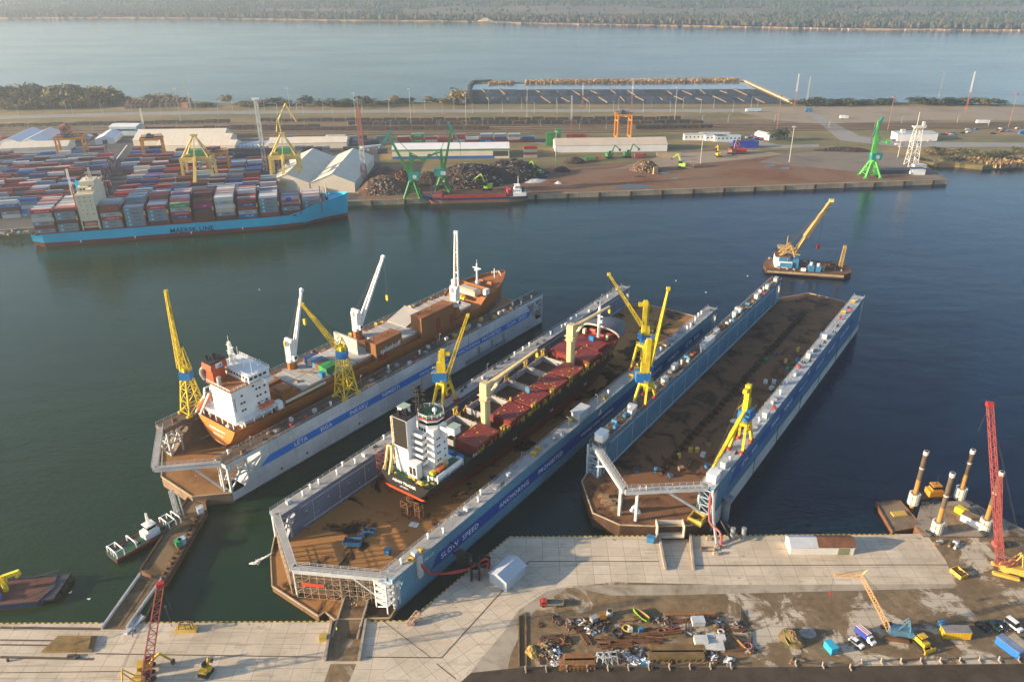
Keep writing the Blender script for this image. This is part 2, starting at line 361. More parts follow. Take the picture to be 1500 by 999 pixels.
# joints and crane rails set in the quay
mb = MB(); mk = pm('joint_dark', (.10,.07,.05), .9, .3)
def strip(pts, w, z):
    q = GP(pts)
    for a, b in zip(q, q[1:]):
        d = (Vector(b)-Vector(a)).normalized(); n = Vector((-d.y,d.x))*w/2; a_, b_ = Vector(a), Vector(b)
        mb.add([(*(a_-n),z),(*(b_-n),z),(*(b_+n),z),(*(a_+n),z)], [(0,1,2,3)])
for pts, w in (([(0,919),(148,921)],1.0),([(0,937),(85,938)],.55),([(0,944),(82,945)],.55),([(0,962),(138,965)],.9),([(140,957),(470,962)],.35),([(536,962),(648,963)],.35),
        ([(648,962),(775,822),(966,822)],.35),([(1018,828),(1390,827)],.35),([(640,972),(668,994)],.3),([(0,985),(180,983)],.25),([(560,908),(630,962)],.2)):
    strip(pts, w, QZ+.032)
ST('rail_strip', mb, [mk])
# painted kerb
def kerb(p, q):
    p, q = Vector(p), Vector(q); n = max(1,int((q-p).length/.85)); mb = MB()
    for k in range(n):
        a, b = p.lerp(q,k/n), p.lerp(q,(k+.985)/n); mb.beam((a.x,a.y,QZ+.12),(b.x,b.y,QZ+.12),.28,.24,k%2)
    M1('quay_kerb', 'yellow and black striped kerb along the quay edge, '+kerb.w.pop(0), 'kerb', mb, [pm('kerb_yellow',(.50,.38,.04),.7,.3,.5), pm('kerb_black',(.04,.035,.03),.7)])
kerb.w = ['far left stretch by the yellow deck crane','short stretch between the long bridge and the middle dock','stretch right of the middle dock ramp','slanted stretch beside the middle dock','stretch left of the pale ramp','longest stretch right of the pale ramp']
e = .25; BR = GP([(152,905),(190,905)])
kerb((-260,yl-e),(BR[0][0],yl-e)); kerb((BR[1][0]+1,yl-e),(n1[0][0]-.5,yl-e)); kerb((n1[3][0]+.5,yl-e),(BC.x-.4,yl-e)); kerb((BC.x,yl-.1),(DC.x+.1,yr-.4)); kerb((DC.x+.6,yr-e),(n2[0][0]-.6,yr-e)); kerb((n2[3][0]+.6,yr-e),(G(1312,780,QZ).x,yr-e))

# ================================================================== far shore port land
LZ = 3.8
m, t, b = nt('rough_grassland'); co = coords(t, 'World', (.35,1,1))
n1_, n2_, n3_ = noise(t, co, .03, 6, .65), noise(t, co, .3, 5), noise(t, co, .011, 3)
c = mixc(t, ramp(t, n1_, [(.4,BL(0)),(.62,BL(1))]), (.14,.115,.033), (.29,.185,.07))
c = mixc(t, ramp(t, n3_, [(.45,BL(0)),(.6,BL(.55))]), c, (.06,.085,.02)); c = mixc(t, ramp(t, n2_, [(.45,BL(0)),(.7,BL(.5))]), c, (.05,.045,.022))
t.links.new(c, b.inputs['Base Color']); b.inputs['Roughness'].default_value = .95; land_m = m
def lz(pts): return [tuple(G(u,v,LZ).xy) for u,v in pts]
c0 = lz([(520,294.5),(1388,263)]); fq = [(-1500, c0[0][1]-.288*1380), c0[0], c0[1]]
land = fq + lz([(1346,236),(1372,239),(1400,239),(1440,243),(1490,240),(1600,243)]) + [(2500,640),(2500,1060)] + lz([(1500,154),(1250,149),(1165,150),(1130,137),(1090,119),(700,121),(690,126),(684,150),(560,150),(450,153),(330,152),(250,146),(150,140),(60,132),(0,130)]) + [(-1800,1200)]
ST('land', MB().prism(land, -4, LZ), [land_m])
yard_a = mud_mat('terminal_asphalt', (.062,.06,.062), (.105,.10,.095), .42, .03, False, .15)
scrapg = mud_mat('rust_stained_ground', (.17,.066,.030), (.19,.11,.065), .46, .022, False, .2)
apron_m = mud_mat('pale_apron', (.23,.175,.12), (.29,.23,.165), .5, .02, False, .2)
railg = mud_mat('rail_bed', (.13,.085,.055), (.19,.135,.08), .5, .03, False, .2)
roadg = mud_mat('pale_road', (.24,.225,.21), (.27,.25,.23), .5, .03, False, .2)
def zone(name, pts, k, mt): return ST(name, MB().sheet(lz(pts), LZ+.02*k), [mt])
inset = lambda x, y: (x, y)
ST('terminal_yard', MB().sheet([(-1490,fq[0][1]+3),(c0[0][0],c0[0][1]+3)]+lz([(560,262),(556,232),(566,212),(800,209),(800,202),(0,206)])+[(-1490,830)], LZ+.02), [yard_a])
ST('scrap_ground', MB().sheet([(c0[0][0]+1,c0[0][1]+3)]+[(c0[1][0]-5,c0[1][1]+2.5)]+lz([(1344,237),(1290,222),(1200,222),(1150,228),(1070,216),(1000,222),(930,238),(800,243),(700,247),(640,262),(566,266)]), LZ+.04), [scrapg])
zone('pale_apron', [(1110,238),(1384,264),(1345,238),(1290,222),(1200,222),(1150,226)], 3, mud_mat('worn_apron', (.15,.115,.085), (.20,.165,.13), .5, .03, False, .2))
zone('rail_yard', [(-60,210),(560,196),(800,197),(960,192),(1500,187),(1500,180),(1000,174),(500,176),(-60,190)], 1, railg)
zone('highway', [(-60,172),(200,164.5),(500,161.5),(900,160),(1045,160.5),(1130,158),(1130,163),(1040,165),(900,164.5),(500,166),(200,169),(-60,177)], 2, roadg)
zone('lorry_park', [(1075,163),(1120,157),(1240,157),(1500,157.5),(1600,158),(1600,178),(1360,176),(1200,182),(1130,176)], 3, apron_m)
zone('access_road', [(1180,164),(1190,164),(1260,200),(1330,208),(1520,210),(1520,216),(1320,216),(1230,206)], 4, roadg)
zone('side_road', [(1050,208),(1108,205),(1140,213),(1200,212),(1200,216),(1136,218)], 5, roadg)
zone('access_track', [(980,226),(1090,219),(1150,226),(1100,233),(960,246),(900,248)], 6, apron_m)
mb = MB()
for k in range(5):   # rails of the sidings
    p, q = G(-60,189+k*4.2-(k>2)*1.2,LZ), G(1520,180.5+k*1.9,LZ)
    for o_ in (-.8,.8): mb.beam((p.x,p.y+o_,LZ+.16),(q.x,q.y+o_,LZ+.16),.25,.2)
ST('rail_track', mb, [rustd])
mb = MB()   # quay front wall, set just proud of the land, with rubbing strips
def front(p, q):
    p, q = Vector((*p,0)), Vector((*q,0)); d = (q-p).normalized(); n = Vector((d.y,-d.x,0)); L = (q-p).length; k = int(L/26)
    mb.mat(0).beam(p+n*.35+Vector((0,0,1.2)), q+n*.35+Vector((0,0,1.2)), .66, 4.4)
    mb.mat(0).beam(p+n*.3+Vector((0,0,3.75)), q+n*.3+Vector((0,0,3.75)), 1.1, .7)
    for i in range(k+1):
        c = p.lerp(q,(i+.5)/(k+1))+n*.9; mb.mat(1).beam(c+Vector((0,0,-.5)), c+Vector((0,0,3.9)), 2.2, .5); mb.mat(2).beam(c+n*.35+Vector((0,0,.3)), c+n*.35+Vector((0,0,3.2)), 1.2, .4)
front(fq[0], fq[1]); front(fq[1], fq[2])
qw = pm('far_quay_wall', (.33,.27,.19), .9, .3, .1, streak=.9, rust=.2, rcol=(.10,.06,.035))
M1('quay_wall', 'long stained concrete quay wall with rusty fender panels across the harbour', 'wall', mb, [qw, rusty, black])
# settling basin behind the road
pw = pm('basin_water', (.10,.13,.17), .1, .1)
zone('pond', [(694,124),(1088,121),(1108,131),(692,132)], 1, pw); zone('silt_ground', [(692,132),(1108,131),(1140,146),(1158,153),(690,153)], 2, mud_mat('wet_silt',(.03,.032,.036),(.12,.13,.14),.36,.02,False,.1))
tarp = pm('dark_silt', (.028,.03,.034), .6, .4, .02); silt2 = pm('pale_silt', (.16,.12,.085), .9, .3, .03)
for r_ in range(2):
    for k in range(15):
        f0, f1 = k/15, (k+1)/15
        rows = ((131.5,141),(141.6,153))[r_]
        def pp(f, v):
            l = 704-8*(v-131)/22; rgt = 1097+52*(v-131)/22; return (l+(rgt-l)*f+ (v-131)*.9*(1-f), v)
        q = lz([pp(f0+.006,rows[1]),pp(f1-.002,rows[1]),pp(f1-.002,rows[0]),pp(f0+.006,rows[0])])
        if r_ == 0 and k in (2,9): continue
        mb = MB(); cx, cy = sum(p[0] for p in q)/4, sum(p[1] for p in q)/4; h = rnd.uniform(1.2,3.4)
        n = 5; vs = []
        for i in range(n+1):
            for j in range(n+1):
                a = Vector(q[0]).lerp(Vector(q[1]),i/n); b_ = Vector(q[3]).lerp(Vector(q[2]),i/n); c_ = a.lerp(b_,j/n)
                vs.append((c_.x-cx,c_.y-cy,.1+h*math.sin(math.pi*i/n)*math.sin(math.pi*j/n)*rnd.uniform(.6,1.2)))
        mb.add(vs, [(i*(n+1)+j,(i+1)*(n+1)+j,(i+1)*(n+1)+j+1,i*(n+1)+j+1) for i in range(n) for j in range(n)])
        pa, pb = Vector((q[0][0]-cx,q[0][1]-cy,.9)), Vector((q[3][0]-cx,q[3][1]-cy,.9)); f0_, f1_ = rnd.uniform(0,.45), rnd.uniform(.6,1); mb.mat(1).beam(pa.lerp(pb,f0_)+Vector((rnd.uniform(-3,3),0,0)), pa.lerp(pb,f1_)+Vector((rnd.uniform(-3,3),0,0)), rnd.uniform(.8,2.4), 1.6)
        M1("silt_bed", "dark silt bed, %s row of the basin, %s from the left" % (("back","front")[r_], ORD(k)), "silt bed", mb, [tarp, silt2], (cx,cy,LZ+.04), group="dark silt beds in the settling basin")
reed = pm('dry_reeds', (.44,.29,.14), .95, .3, .05)
def reeds(name, label, pts, h, w, z=LZ):
    """a dense belt of reed stalks: many narrow upright blades"""
    mb = MB(); q = [G(u,v,z) for u,v in pts]
    for a, b in zip(q, q[1:]):
        for _ in range(int((b-a).length*w*.34)+4):
            c = a.lerp(b, rnd.random())+Vector((rnd.uniform(-.5,.5),rnd.uniform(-.5,.5)*w,0)); s_ = rnd.uniform(.5,1.3); hh = h*rnd.uniform(.55,1.1)
            mb.add([c+Vector((-s_,0,-.2)),c+Vector((s_,rnd.uniform(-1,1),-.2)),c+Vector((s_*.5,rnd.uniform(-1,1),hh)),c+Vector((-s_*.5,0,hh*.9))], [(0,1,2,3)])
            mb.add([c+Vector((0,-s_,-.2)),c+Vector((0,s_,-.2)),c+Vector((.3,s_*.5,hh)),c+Vector((0,-s_*.5,hh*.9))], [(0,1,2,3)])
    return ST(name, mb, [reed], 'stuff')
reeds('reeds', '', [(770,121.5),(900,121),(1000,120),(1082,119)], 4, 24)
reeds('reeds', '', [(716,123),(755,122.5)], 3.5, 18)
reeds('reeds', '', [(1412,239),(1450,242),(1495,239),(1560,242)], 4.5, 22, 1.5)
reeds('reeds', '', [(1350,238),(1400,240)], 3, 10, 1.5)
mb = MB(); q = [G(1090,119,LZ),G(1163,152,LZ)]
M1('jetty_dike', 'pale concrete dike running down the right end of the settling basin', 'dike', MB().beam(q[0]+Vector((0,0,1)),q[1]+Vector((0,0,1)),6,2.4), [pm('pale_dike',(.40,.32,.22),.9)])
q = [G(x,y,LZ) for x,y in ((686,151),(687,128),(694,121),(720,120))]
M1('dark_dike', 'dark stone dike curling round the left end of the basin', 'dike', MB().path([p+Vector((0,0,.2)) for p in q], 3.2, 6), [pm('dark_stone',(.06,.07,.06),.9)])
# ================================================================== far spit
sh = [(-500,27),(-100,26),(0,28),(150,27),(300,28),(500,31),(620,32),(700,33),(800,36),(1000,39),(1100,41),(1250,44),(1400,45),(1500,46),(1900,51)]
spit = [G(u,v,0) for u,v in sh]
spoly = [(p.x,p.y) for p in spit]+[(4100,spit[-1].y),(4100,5100),(-4100,5100),(-4100,spit[0].y)]
m, t, b = nt('heathland'); co = coords(t, 'World')
c = mixc(t, ramp(t, noise(t, co, .006, 6, .65), [(.4,BL(0)),(.6,BL(1))]), (.075,.065,.04), (.17,.13,.08)); t.links.new(c, b.inputs['Base Color']); b.inputs['Roughness'].default_value = .95
ST('spit_land', MB().prism(spoly, -4, 1.6), [m])
def shore_y(x):
    for a, b in zip(spit, spit[1:]):
        if a.x <= x <= b.x: return a.y+(b.y-a.y)*(x-a.x)/(b.x-a.x)
    return 2600 if x < 0 else 1950
R2 = np.random.RandomState(5); TV, TF, TM = [], [], []
clear = [(100,2750,520,260),(-250,2560,330,120),(620,2700,300,150),(1150,2350,160,60),(1500,2700,500,180),(-700,2800,250,150)]
cnt = 0
while cnt < 24000:
    x = R2.uniform(-2300,2300); dep = 12+abs(R2.normal(0,1))*120 if R2.rand() < .42 else R2.uniform(10,1500)
    y = shore_y(x)+dep
    if dep > 55 and any(((x-a)/w_)**2+((y-b_)/h_)**2 < 1+.3*math.sin(x*.02)+.2*math.sin(y*.03) for a,b_,w_,h_ in clear) and R2.rand() > .06: continue
    if dep < 60 and -60 < x < 260 and R2.rand() > .25: continue
    r_ = R2.uniform(3.2,6.5); h = R2.uniform(9,19)*(1 if dep < 150 else .75); z0 = 1.4
    n = len(TV); k = 6; con = R2.rand() < .45
    a0_ = R2.uniform(0,6)
    for zz, rr in ((.18,.75),(.45,1.0),(.75,.6 if con else .85)):
        for j in range(k):
            a = a0_+2*math.pi*j/k; q_ = rr*r_*R2.uniform(.75,1.25)*(.75 if con else 1)
            TV.append((x+q_*math.cos(a), y+q_*math.sin(a), z0+h*zz*R2.uniform(.9,1.1)))
    TV.append((x,y,z0+h)); mt = R2.choice([0,0,1,1,2,3] if dep > 120 else [0,1,2,2,3,4])
    for l in range(2): TF += [(n+l*k+j,n+l*k+(j+1)%k,n+(l+1)*k+(j+1)%k,n+(l+1)*k+j) for j in range(k)]
    TF += [(n+2*k+j,n+2*k+(j+1)%k,n+3*k) for j in range(k)]; TM += [mt]*(3*k); cnt += 1
mb = MB(); mb.v, mb.f, mb.m = TV, TF, TM
ff = [flat('pine_dark',(.03,.05,.025),.9), flat('pine_mid',(.045,.065,.03),.9), flat('autumn_brown',(.085,.06,.032),.9), flat('autumn_olive',(.08,.075,.03),.9), flat('autumn_pale',(.12,.09,.048),.9)]
ST('forest', mb, ff, 'stuff')
mb = MB()
for a, b in zip(spit, spit[1:]):
    L = (b-a).length; n = int(L/14)
    for i in range(n):
        if rnd.random() < .12: continue
        c = a.lerp(b, (i+.5)/n); mb.obox((c.x,c.y-2+rnd.uniform(-3,3),1.6), 15, rnd.uniform(5,14), rnd.uniform(2.4,3.6), rnd.uniform(-.2,.2))
ST('shore_reeds', mb, [pm('shore_reed',(.42,.28,.15),.95)], 'stuff')
M1('sand_scar', 'pale sandy slope exposed on the far wooded shore', 'sand slope', MB().mound((0,0,0),22,9,9,seed=3), [pm('pale_sand',(.55,.42,.24),.95)], tuple(G(712,32,1.6)))
# ================================================================== floating docks
dwall1 = plated('dock_wall_paint', (.52,.56,.575), 8, 2.6, .7, .05)
dwall2 = plated('dock_wall_slate', (.15,.185,.26), 6, 2.2, .6, .03)
dwall2o = plated('dock_wall_steel_blue', (.09,.25,.36), 8, 2.4, .7, .05)
dwall3 = plated('dock_wall_teal', (.065,.19,.29), 6, 2.4, .75, .07)
band1 = pm('band_blue', (.008,.16,.54), .5, .12, .08, streak=.25); band2 = pm('band_navy', (.010,.06,.29), .5, .15, .08, streak=.2)
floor1 = mud_mat('dock_floor_rust', (.14,.07,.03), (.28,.145,.055), .5, .06, False, .25)
floor2 = mud_mat('dock_floor_wet', (.030,.017,.010), (.34,.165,.055), .50, .065, False, .07)
floor3 = mud_mat('dock_floor_dark', (.052,.027,.017), (.19,.092,.045), .50, .09, False, .12)
ddeck1 = pm('wall_deck_brown', (.11,.075,.05), .85, .35, .2, rust=.4, bump=.3)
ddeck2 = pm('wall_deck_grey', (.34,.33,.31), .85, .18, .15, rust=.14, rcol=(.16,.10,.06))
ddeck3 = pm('wall_deck_pale', (.38,.40,.42), .8, .2, .15, rust=.18, rcol=(.12,.07,.05))
boot = pm('boot_top_grey', (.46,.46,.44), .7, .15, .1, streak=.6)
def frameE(d):
    x0, y0, th = d; return Vector((x0,y0,0)), -rad(th)
D1, D2, D3 = (-99.2,228.1,37.5), (-34.5,175.2,35.85), (65.8,210.4,35.39)
def dw(d, x, y, z):
    x0, y0, th = d; th = rad(th); return Vector((x0+x*cos(th)+y*sin(th), y0-x*sin(th)+y*cos(th), z))
def cut_wall(x0, x1, L, zb, zt, cn, cf, holes):
    """wing wall in profile: slanted ends under a deck strip carried on posts and braces"""
    mb = MB()
    mb.prismx([(cn[0],zb),(cn[0]+.01,zb+.4),(cn[1],zt-1.6),(L-cf[1],zt-1.6),(L-cf[0]-.01,zb+.4),(L-cf[0],zb)], x0, x1)
    mb.box(x0, x1, -.4, L+.4, zt-1.6, zt)
    return mb
def end_truss(x0, x1, y0, y1, zb, zt):
    mb = MB(); s = 1 if y1 > y0 else -1
    for x in (x0+.35, x1-.35):
        for y in (y0+.3*s, (y0+y1)/2-.4*s): mb.beam((x,y,zb), (x,y,zt), .8, .7)
        mb.beam((x,y0,zb+.3), (x,(y0+y1)/2,zt), .5, .5); mb.beam((x,y0,zt-1), (x,y1-.2*s,zb+2), .5, .5)
        mb.beam((x,y0,(zb+zt)/2), (x,y1-s*2,(zb+zt)/2), .45, .45)
    for y in (y0+.3*s, (y0+y1)/2-.4*s):
        for z in (zb+.3,(zb+zt)/2,zt-.3): mb.beam((x0+.3,y,z), (x1-.3,y,z), .4, .4)
    return mb
VENTS = {}
def vent_mesh():
    mb = MB().tube((0,0,0),(0,0,1.5),.38,n=8).ball((0,0,1.75),.62,8,4,.55); return mb
def dock(name, label, d, L, W, TW, zt, zd, wl, wr, wro, deckL, deckR, floor, pont, cuts, holes=(), pontm=None):
    o, rz = frameE(d); root = T(name, label, 'floating dock', o, rz)
    P('pontoon', MB().prism(pont, -2.5, zd, 0, 1), [pontm or conc, floor], root)
    pl = pont+[pont[0]]
    for tst in (lambda y: y < 1, lambda y: y > L-2):
        kb = MB()
        for p, q in zip(pl, pl[1:]):
            if tst(p[1]) and tst(q[1]) and not (abs(p[1]-q[1]) < .01 and abs(p[0]-q[0]) > W*.8): kb.beam((*p,zd+.12),(*q,zd+.12),.4,.4)
        P('pontoon_edge', kb, [pm('pale_edge',(.40,.31,.20),.8,.25,.2,rust=.2)], root)
    xl = -W; walls = []
    for k, (x0, x1, wm, dm, nm, om) in enumerate(((xl, xl+TW, wl, deckL, 'left', wl), (-TW, 0, wr, deckR, 'right', wro))):
        mb = cut_wall(x0, x1, L, zd-.02, zt, *cuts[k], None)
        if k == 1:  # outer face down to the water
            mb.prismx([(.2,-2.5),(.2,zd),(L-.2,zd),(L-.2,-2.5)], -TW, .02)
        wo = P('wing_wall', mb, [om], root)
        if om is not wm: P('inner_plating', MB().prismx([(cuts[k][0][0]+.8,zd+.05),(cuts[k][0][1]+.6,zt-1.7),(L-cuts[k][1][1]-.6,zt-1.7),(L-cuts[k][1][0]-.8,zd+.05)], x0-.03, x0+.1), [wm], wo)
        P('wall_deck', MB().box(x0+.05, x1-.05, -.35, L+.35, zt+.004, zt+.06), [dm], wo)
        led = MB(); xi = x1 if k == 0 else x0; sg = 1 if k == 0 else -1
        for z, e in ((zd+1.3,.45),(zt-1.7,.25)): led.box(min(xi,xi+sg*e), max(xi,xi+sg*e), cuts[k][0][1]+1, L-cuts[k][1][1]-1, z, z+.18)
        for yy in range(int(cuts[k][0][1]+6), int(L-cuts[k][1][1]), 12): led.box(min(xi,xi+sg*.1),max(xi,xi+sg*.1),yy,yy+.18,zd+.2,zt-1.8)
        P('ledge', led, [lgrey], wo)
        if k == 1: P('waterline_fouling', MB().box(.02,.05,.3,L-.3,-.6,.75), [pm('fouling',(.045,.05,.04),.9,.4,.3,streak=.8)], wo)
        rl = MB()
        for x in (x0+.12, x1-.12): rl.rail([(x,-.2,zt+.05),(x,L+.2,zt+.05)], 1.1, .06, 3.2)
        P('railing', rl, [lgrey], wo)
        P('end_frame', end_truss(x0, x1, 0, cuts[k][0][1], zd, zt-1.6), [lgrey], wo)
        P('end_frame', end_truss(x0, x1, L, L-cuts[k][1][1], zd, zt-1.6), [lgrey], wo)
        walls.append(wo)
    return root, walls
def fittings(wo, x0, x1, L, z, n, kinds, skip=(), seed=1):
    """vents, bollards, winches and lockers along a wing wall deck; each a part, sharing meshes"""
    r_ = random.Random(seed)
    if 'm' not in VENTS:
        VENTS['vent'] = [vent_mesh().mesh('vent', [white], True), 'm']
        VENTS['bollard'] = [MB().tube((0,-.5,0),(0,-.5,.9),.26).tube((0,.5,0),(0,.5,.9),.26).ball((0,-.5,.9),.34,6,3,.5).ball((0,.5,.9),.34,6,3,.5).box(-.4,.4,-1,1,0,.15).mesh('bollard',[dkgrey])]
        VENTS['winch'] = [MB().box(-1,1,-.9,.9,0,.3).tube((-.8,0,.9),(.8,0,.9),.55,n=10).box(-1,-.8,-.6,.6,.3,1.5).box(.8,1,-.6,.6,.3,1.5).box(.2,.8,.5,1.3,.3,1.1).mesh('winch',[oldyellow])]
        VENTS['locker'] = [MB().box(-.5,.5,-.8,.8,0,1.3).box(-.56,.56,-.86,.86,1.3,1.4).mesh('locker',[lgrey])]
        VENTS['hatch_box'] = [MB().box(-.8,.8,-.8,.8,0,.6).box(-.9,.9,-.9,.9,.6,.7).tube((0,0,.7),(0,0,.95),.3).mesh('hatch_box',[grey])]
        VENTS['lamp_post'] = [MB().tube((0,0,0),(0,0,4.2),.09,n=6).beam((0,0,4.2),(.9,0,4.3),.12).box(.5,1.1,-.15,.15,4.15,4.4).mesh('lamp_post',[grey])]
        VENTS['drum'] = [MB().tube((0,-.7,.75),(0,.7,.75),.75,n=12).box(-.6,.6,-.85,-.7,0,1.4).box(-.6,.6,.7,.85,0,1.4).mesh('drum',[rusty])]
        VENTS['pump_house'] = [MB().box(-.9,.9,-1.6,1.6,0,2.2).box(-1,1,-1.7,1.7,2.2,2.35).box(.9,.95,-.5,.5,0,1.8).mesh('pump_house',[lgrey])]
        VENTS['coil'] = [MB().tube((0,0,0),(0,0,.7),.9,.8,12).tube((0,0,.7),(0,0,1.0),.35).mesh('coil',[wood])]
        VENTS['tank'] = [MB().tube((0,-1.1,.9),(0,1.1,.9),.65,n=12).box(-.5,.5,-.8,-.5,0,.5).box(-.5,.5,.5,.8,0,.5).mesh('tank',[lblue])]
        VENTS['red_box'] = [MB().box(-.5,.5,-.6,.6,0,1.1).box(-.56,.56,-.66,.66,1.1,1.2).mesh('red_box',[red])]
        VENTS['m'] = 1
    for i in range(n):
        y = 3+(L-6)*(i+.5+r_.uniform(-.3,.3))/n
        if any(abs(y-s_) < 7 for s_ in skip): continue
        k = r_.choice(kinds); o = link(k, VENTS[k][0], wo); o.location = (r_.uniform(x0+.9,x1-.9), y, z+.06); o.rotation_euler.z = r_.choice((0,math.pi/2,math.pi,0))+r_.uniform(-.1,.1)
def gangway(wo, p, q, zt, w=1.7, legs=()):
    mb = MB(); p, q = Vector(p), Vector(q); d = (q-p).normalized(); n = Vector((-d.y,d.x,0))
    mb.beam(p+Vector((0,0,-.75)), q+Vector((0,0,-.75)), w, 1.5)
    g = P('gangway', mb, [lgrey], wo)
    P('walkway', MB().beam(p+Vector((0,0,.03)), q+Vector((0,0,.03)), w*1.15, .06), [ddeck2], g)
    rl = MB()
    for s_ in (-1,1): rl.rail([p+n*w*.55*s_+Vector((0,0,.06)), q+n*w*.55*s_+Vector((0,0,.06))], 1.1, .07, 2.2)
    P('railing', rl, [lgrey], g)
    for a, b, t_ in legs: P('strut', MB().beam(a, b, t_), [lgrey], g)
    return g
def sail_logo(par, y, z, s_, mat):
    P('sail_emblem', MB().prismx([(y,z),(y+1.5*s_,z+.15*s_),(y+1.0*s_,z+2.6*s_)], .03, .05).prismx([(y-.9*s_,z-.1*s_),(y-.15*s_,z),(y+.6*s_,z+1.9*s_)], .03, .05), [mat], par)

# ---- dock one (left), carrying the orange ship
L1, W1, Z1, zd1 = 189.0, 44.0, 16.2, 4.2
pont1 = [(0,0),(0,L1),(-10,L1+7),(-34,L1+7),(-44,L1),(-44,0),(-29,-9.5),(-9.4,-9.6)]
dk1, w1 = dock('floating_dock', 'left floating dock holding the orange ship, pale walls with a bright blue text band', D1, L1, W1, 6.2, Z1, zd1, pm('dock_inner_brown',(.17,.12,.08),.85,.35,.1,rust=.4,streak=.6), pm('dock_inner_brown',(.17,.12,.08)), dwall1, ddeck1, ddeck1, floor1, pont1[::-1], (((1,11),(1,9)),((5.6,16.5),(5.6,14))), pontm=pm('pontoon_side_brown',(.20,.135,.085),.85,.3,.2,streak=.5,rust=.2))
wr = w1[1]
P('text_band', MB().prismx([(12.5,8.0),(17.4,11.1),(176,11.1),(179.5,10.2),(176.5,8.0)], .02, .03), [band1], wr)
for s_, y, z, sz in (('LĖTA',28.3,8.7,2.5),('EIGA',41.0,8.7,2.5),('INKARŲ',56.0,8.7,2.5),('NEMESTI',74.0,8.7,2.5),('VAKARŲ LAIVŲ GAMYKLA',96.5,8.95,1.5),('ANCHORING',122,8.7,2.5),('PROHIBITED',139.5,8.7,2.5),('SLOW',159.0,8.7,2.5),('SPEED',168.2,8.7,2.5)):
    text('lettering', s_, sz, wr, (.07,y,z), (0,1,0), (0,0,1), letter_w, sx=1.08, bold=.02)
text('lettering', 'PD-219', 1.5, wr, (.025,26.5,12.6), (0,1,0), (0,0,1), letter_w); text('lettering', 'PD-219', 1.5, wr, (.025,166,12.2), (0,1,0), (0,0,1), letter_w)
text('lettering', 'WEST DOCK', .9, wr, (.025,101,7.0), (0,1,0), (0,0,1), lgrey)
sail_logo(wr, 107.5, 11.5, 1.1, letter_w)
P('patch', MB().box(.02,.03,127,158,1.0,3.4).box(.02,.03,136,138,3.4,7).box(.02,.03,146,148,3.4,7.2).box(.02,.03,155,157,3.4,7.2), [pm('patch_grey',(.24,.30,.34),.7,.2,.1,streak=.4)], wr)  # darker grey field with upright bars on the pale wall
for y, z in ((21,2.2),(33,2.6),(60,2.4),(92,2.6),(112,3),(150,2),(175,2.4)): P('port_hole', MB().box(.02,.06,y,y+.9,z,z+.9), [dkgrey], wr)
rx = [(-3.1,0,Z1),(-18.5,-15.8,Z1),(-41,0,Z1)]
gangway(w1[0], rx[2], rx[1], Z1, legs=[((-41,-.4,zd1+1),(-31,-6.6,Z1-1.4),.55),((-40,-1.5,zd1+6),(-35,-4,Z1-1.4),.4)])
gangway(w1[1], rx[0], rx[1], Z1, legs=[((-3.1,-.4,zd1),(-10,-7,Z1-1.4),.6),((-3.1,-.6,zd1),(-3.1,-.6,Z1-1.4),.6)])
fittings(w1[1], -6.2, 0, L1, Z1, 46, ['drum','coil','winch','bollard','hatch_box','locker','red_box','lamp_post','vent'], (58,), 3)
fittings(w1[0], -44, -38, L1, Z1, 30, ['drum','coil','winch','bollard','hatch_box','lamp_post'], (14,), 4)
# ---- dock two (middle)
L2, W2, Z2, zd2 = 235.6, 54.6, 12.9, 2.2
pont2 = [(0,0),(0,L2),(-12,L2+7.5),(-40,L2+7.5),(-54.6,L2),(-54.6,0),(-48,-7),(-37,-15.4),(-16,-15.6),(-15.8,-13.4),(-11.2,-13.8),(1.4,-4.2)]
dk2, w2 = dock('floating_dock', 'middle floating dock holding the black and red cargo ship, navy text band on its wall', D2, L2, W2, 5.0, Z2, zd2, dwall2, dwall2, dwall2o, ddeck2, ddeck2, floor2, pont2[::-1], (((1,7),(1,8)),((.6,4.2),(1,9))), pontm=pm('pontoon_brown',(.14,.085,.05),.9))
wr = w2[1]
P('text_band', MB().prismx([(15.5,4.7),(19.2,9.0),(218,9.0),(221,4.7)], .02, .03), [band2], wr)
for s_, y, z, sz in (('SLOW',20.5,5.75,2.9),('SPEED',31,5.75,2.9),('ANCHORING',51.0,5.75,2.7),('PROHIBITED',74.5,5.75,2.7),('VAKARŲ LAIVŲ GAMYKLA',104,6.1,2.0),('INKARŲ',163,5.75,2.9),('NEMESTI',180,5.75,2.9),('LĖTA',199.3,5.75,2.9),('EIGA',209,5.75,2.9)):
    text('lettering', s_, sz, wr, (.07,y,z), (0,1,0), (0,0,1), letter_w, sx=1.1, bold=.02)
text('lettering', 'PD-1,2', 1.5, wr, (.025,13.2,10.0), (0,1,0), (0,0,1), letter_w); text('lettering', 'WEST DOCK', 1.2, wr, (.025,110,3.0), (0,1,0), (0,0,1), lgrey)
sail_logo(wr, 118, 9.2, 1.1, letter_w)
phm = MB().box(-W2+5.02,-W2+5.08,0,.5,0,.5).mesh('port_hole',[lgrey])
for k in range(45): o = link('port_hole', phm, w2[0]); o.location = (0,10+k*4.8,5.2 if k%2 else 8.2)
gl = [(-52,0,Z2),(-27.8,-13.4,Z2),(-2.6,0,Z2)]
gangway(w2[0], gl[0], gl[1], Z2, 2.0, legs=[((-27.8,-13.2,zd2),(-27.8,-13.2,Z2-1.4),.7)])
gangway(w2[1], gl[2], gl[1], Z2, 2.0, legs=[((-3.5,-.6,zd2+.5),(-12,-5.2,Z2-1.4),.5)])
lt = MB()
for x in (-4.8,-.3):
    for y in (-3.2,-.5): lt.beam((x,y,zd2),(x,y,Z2),.3)
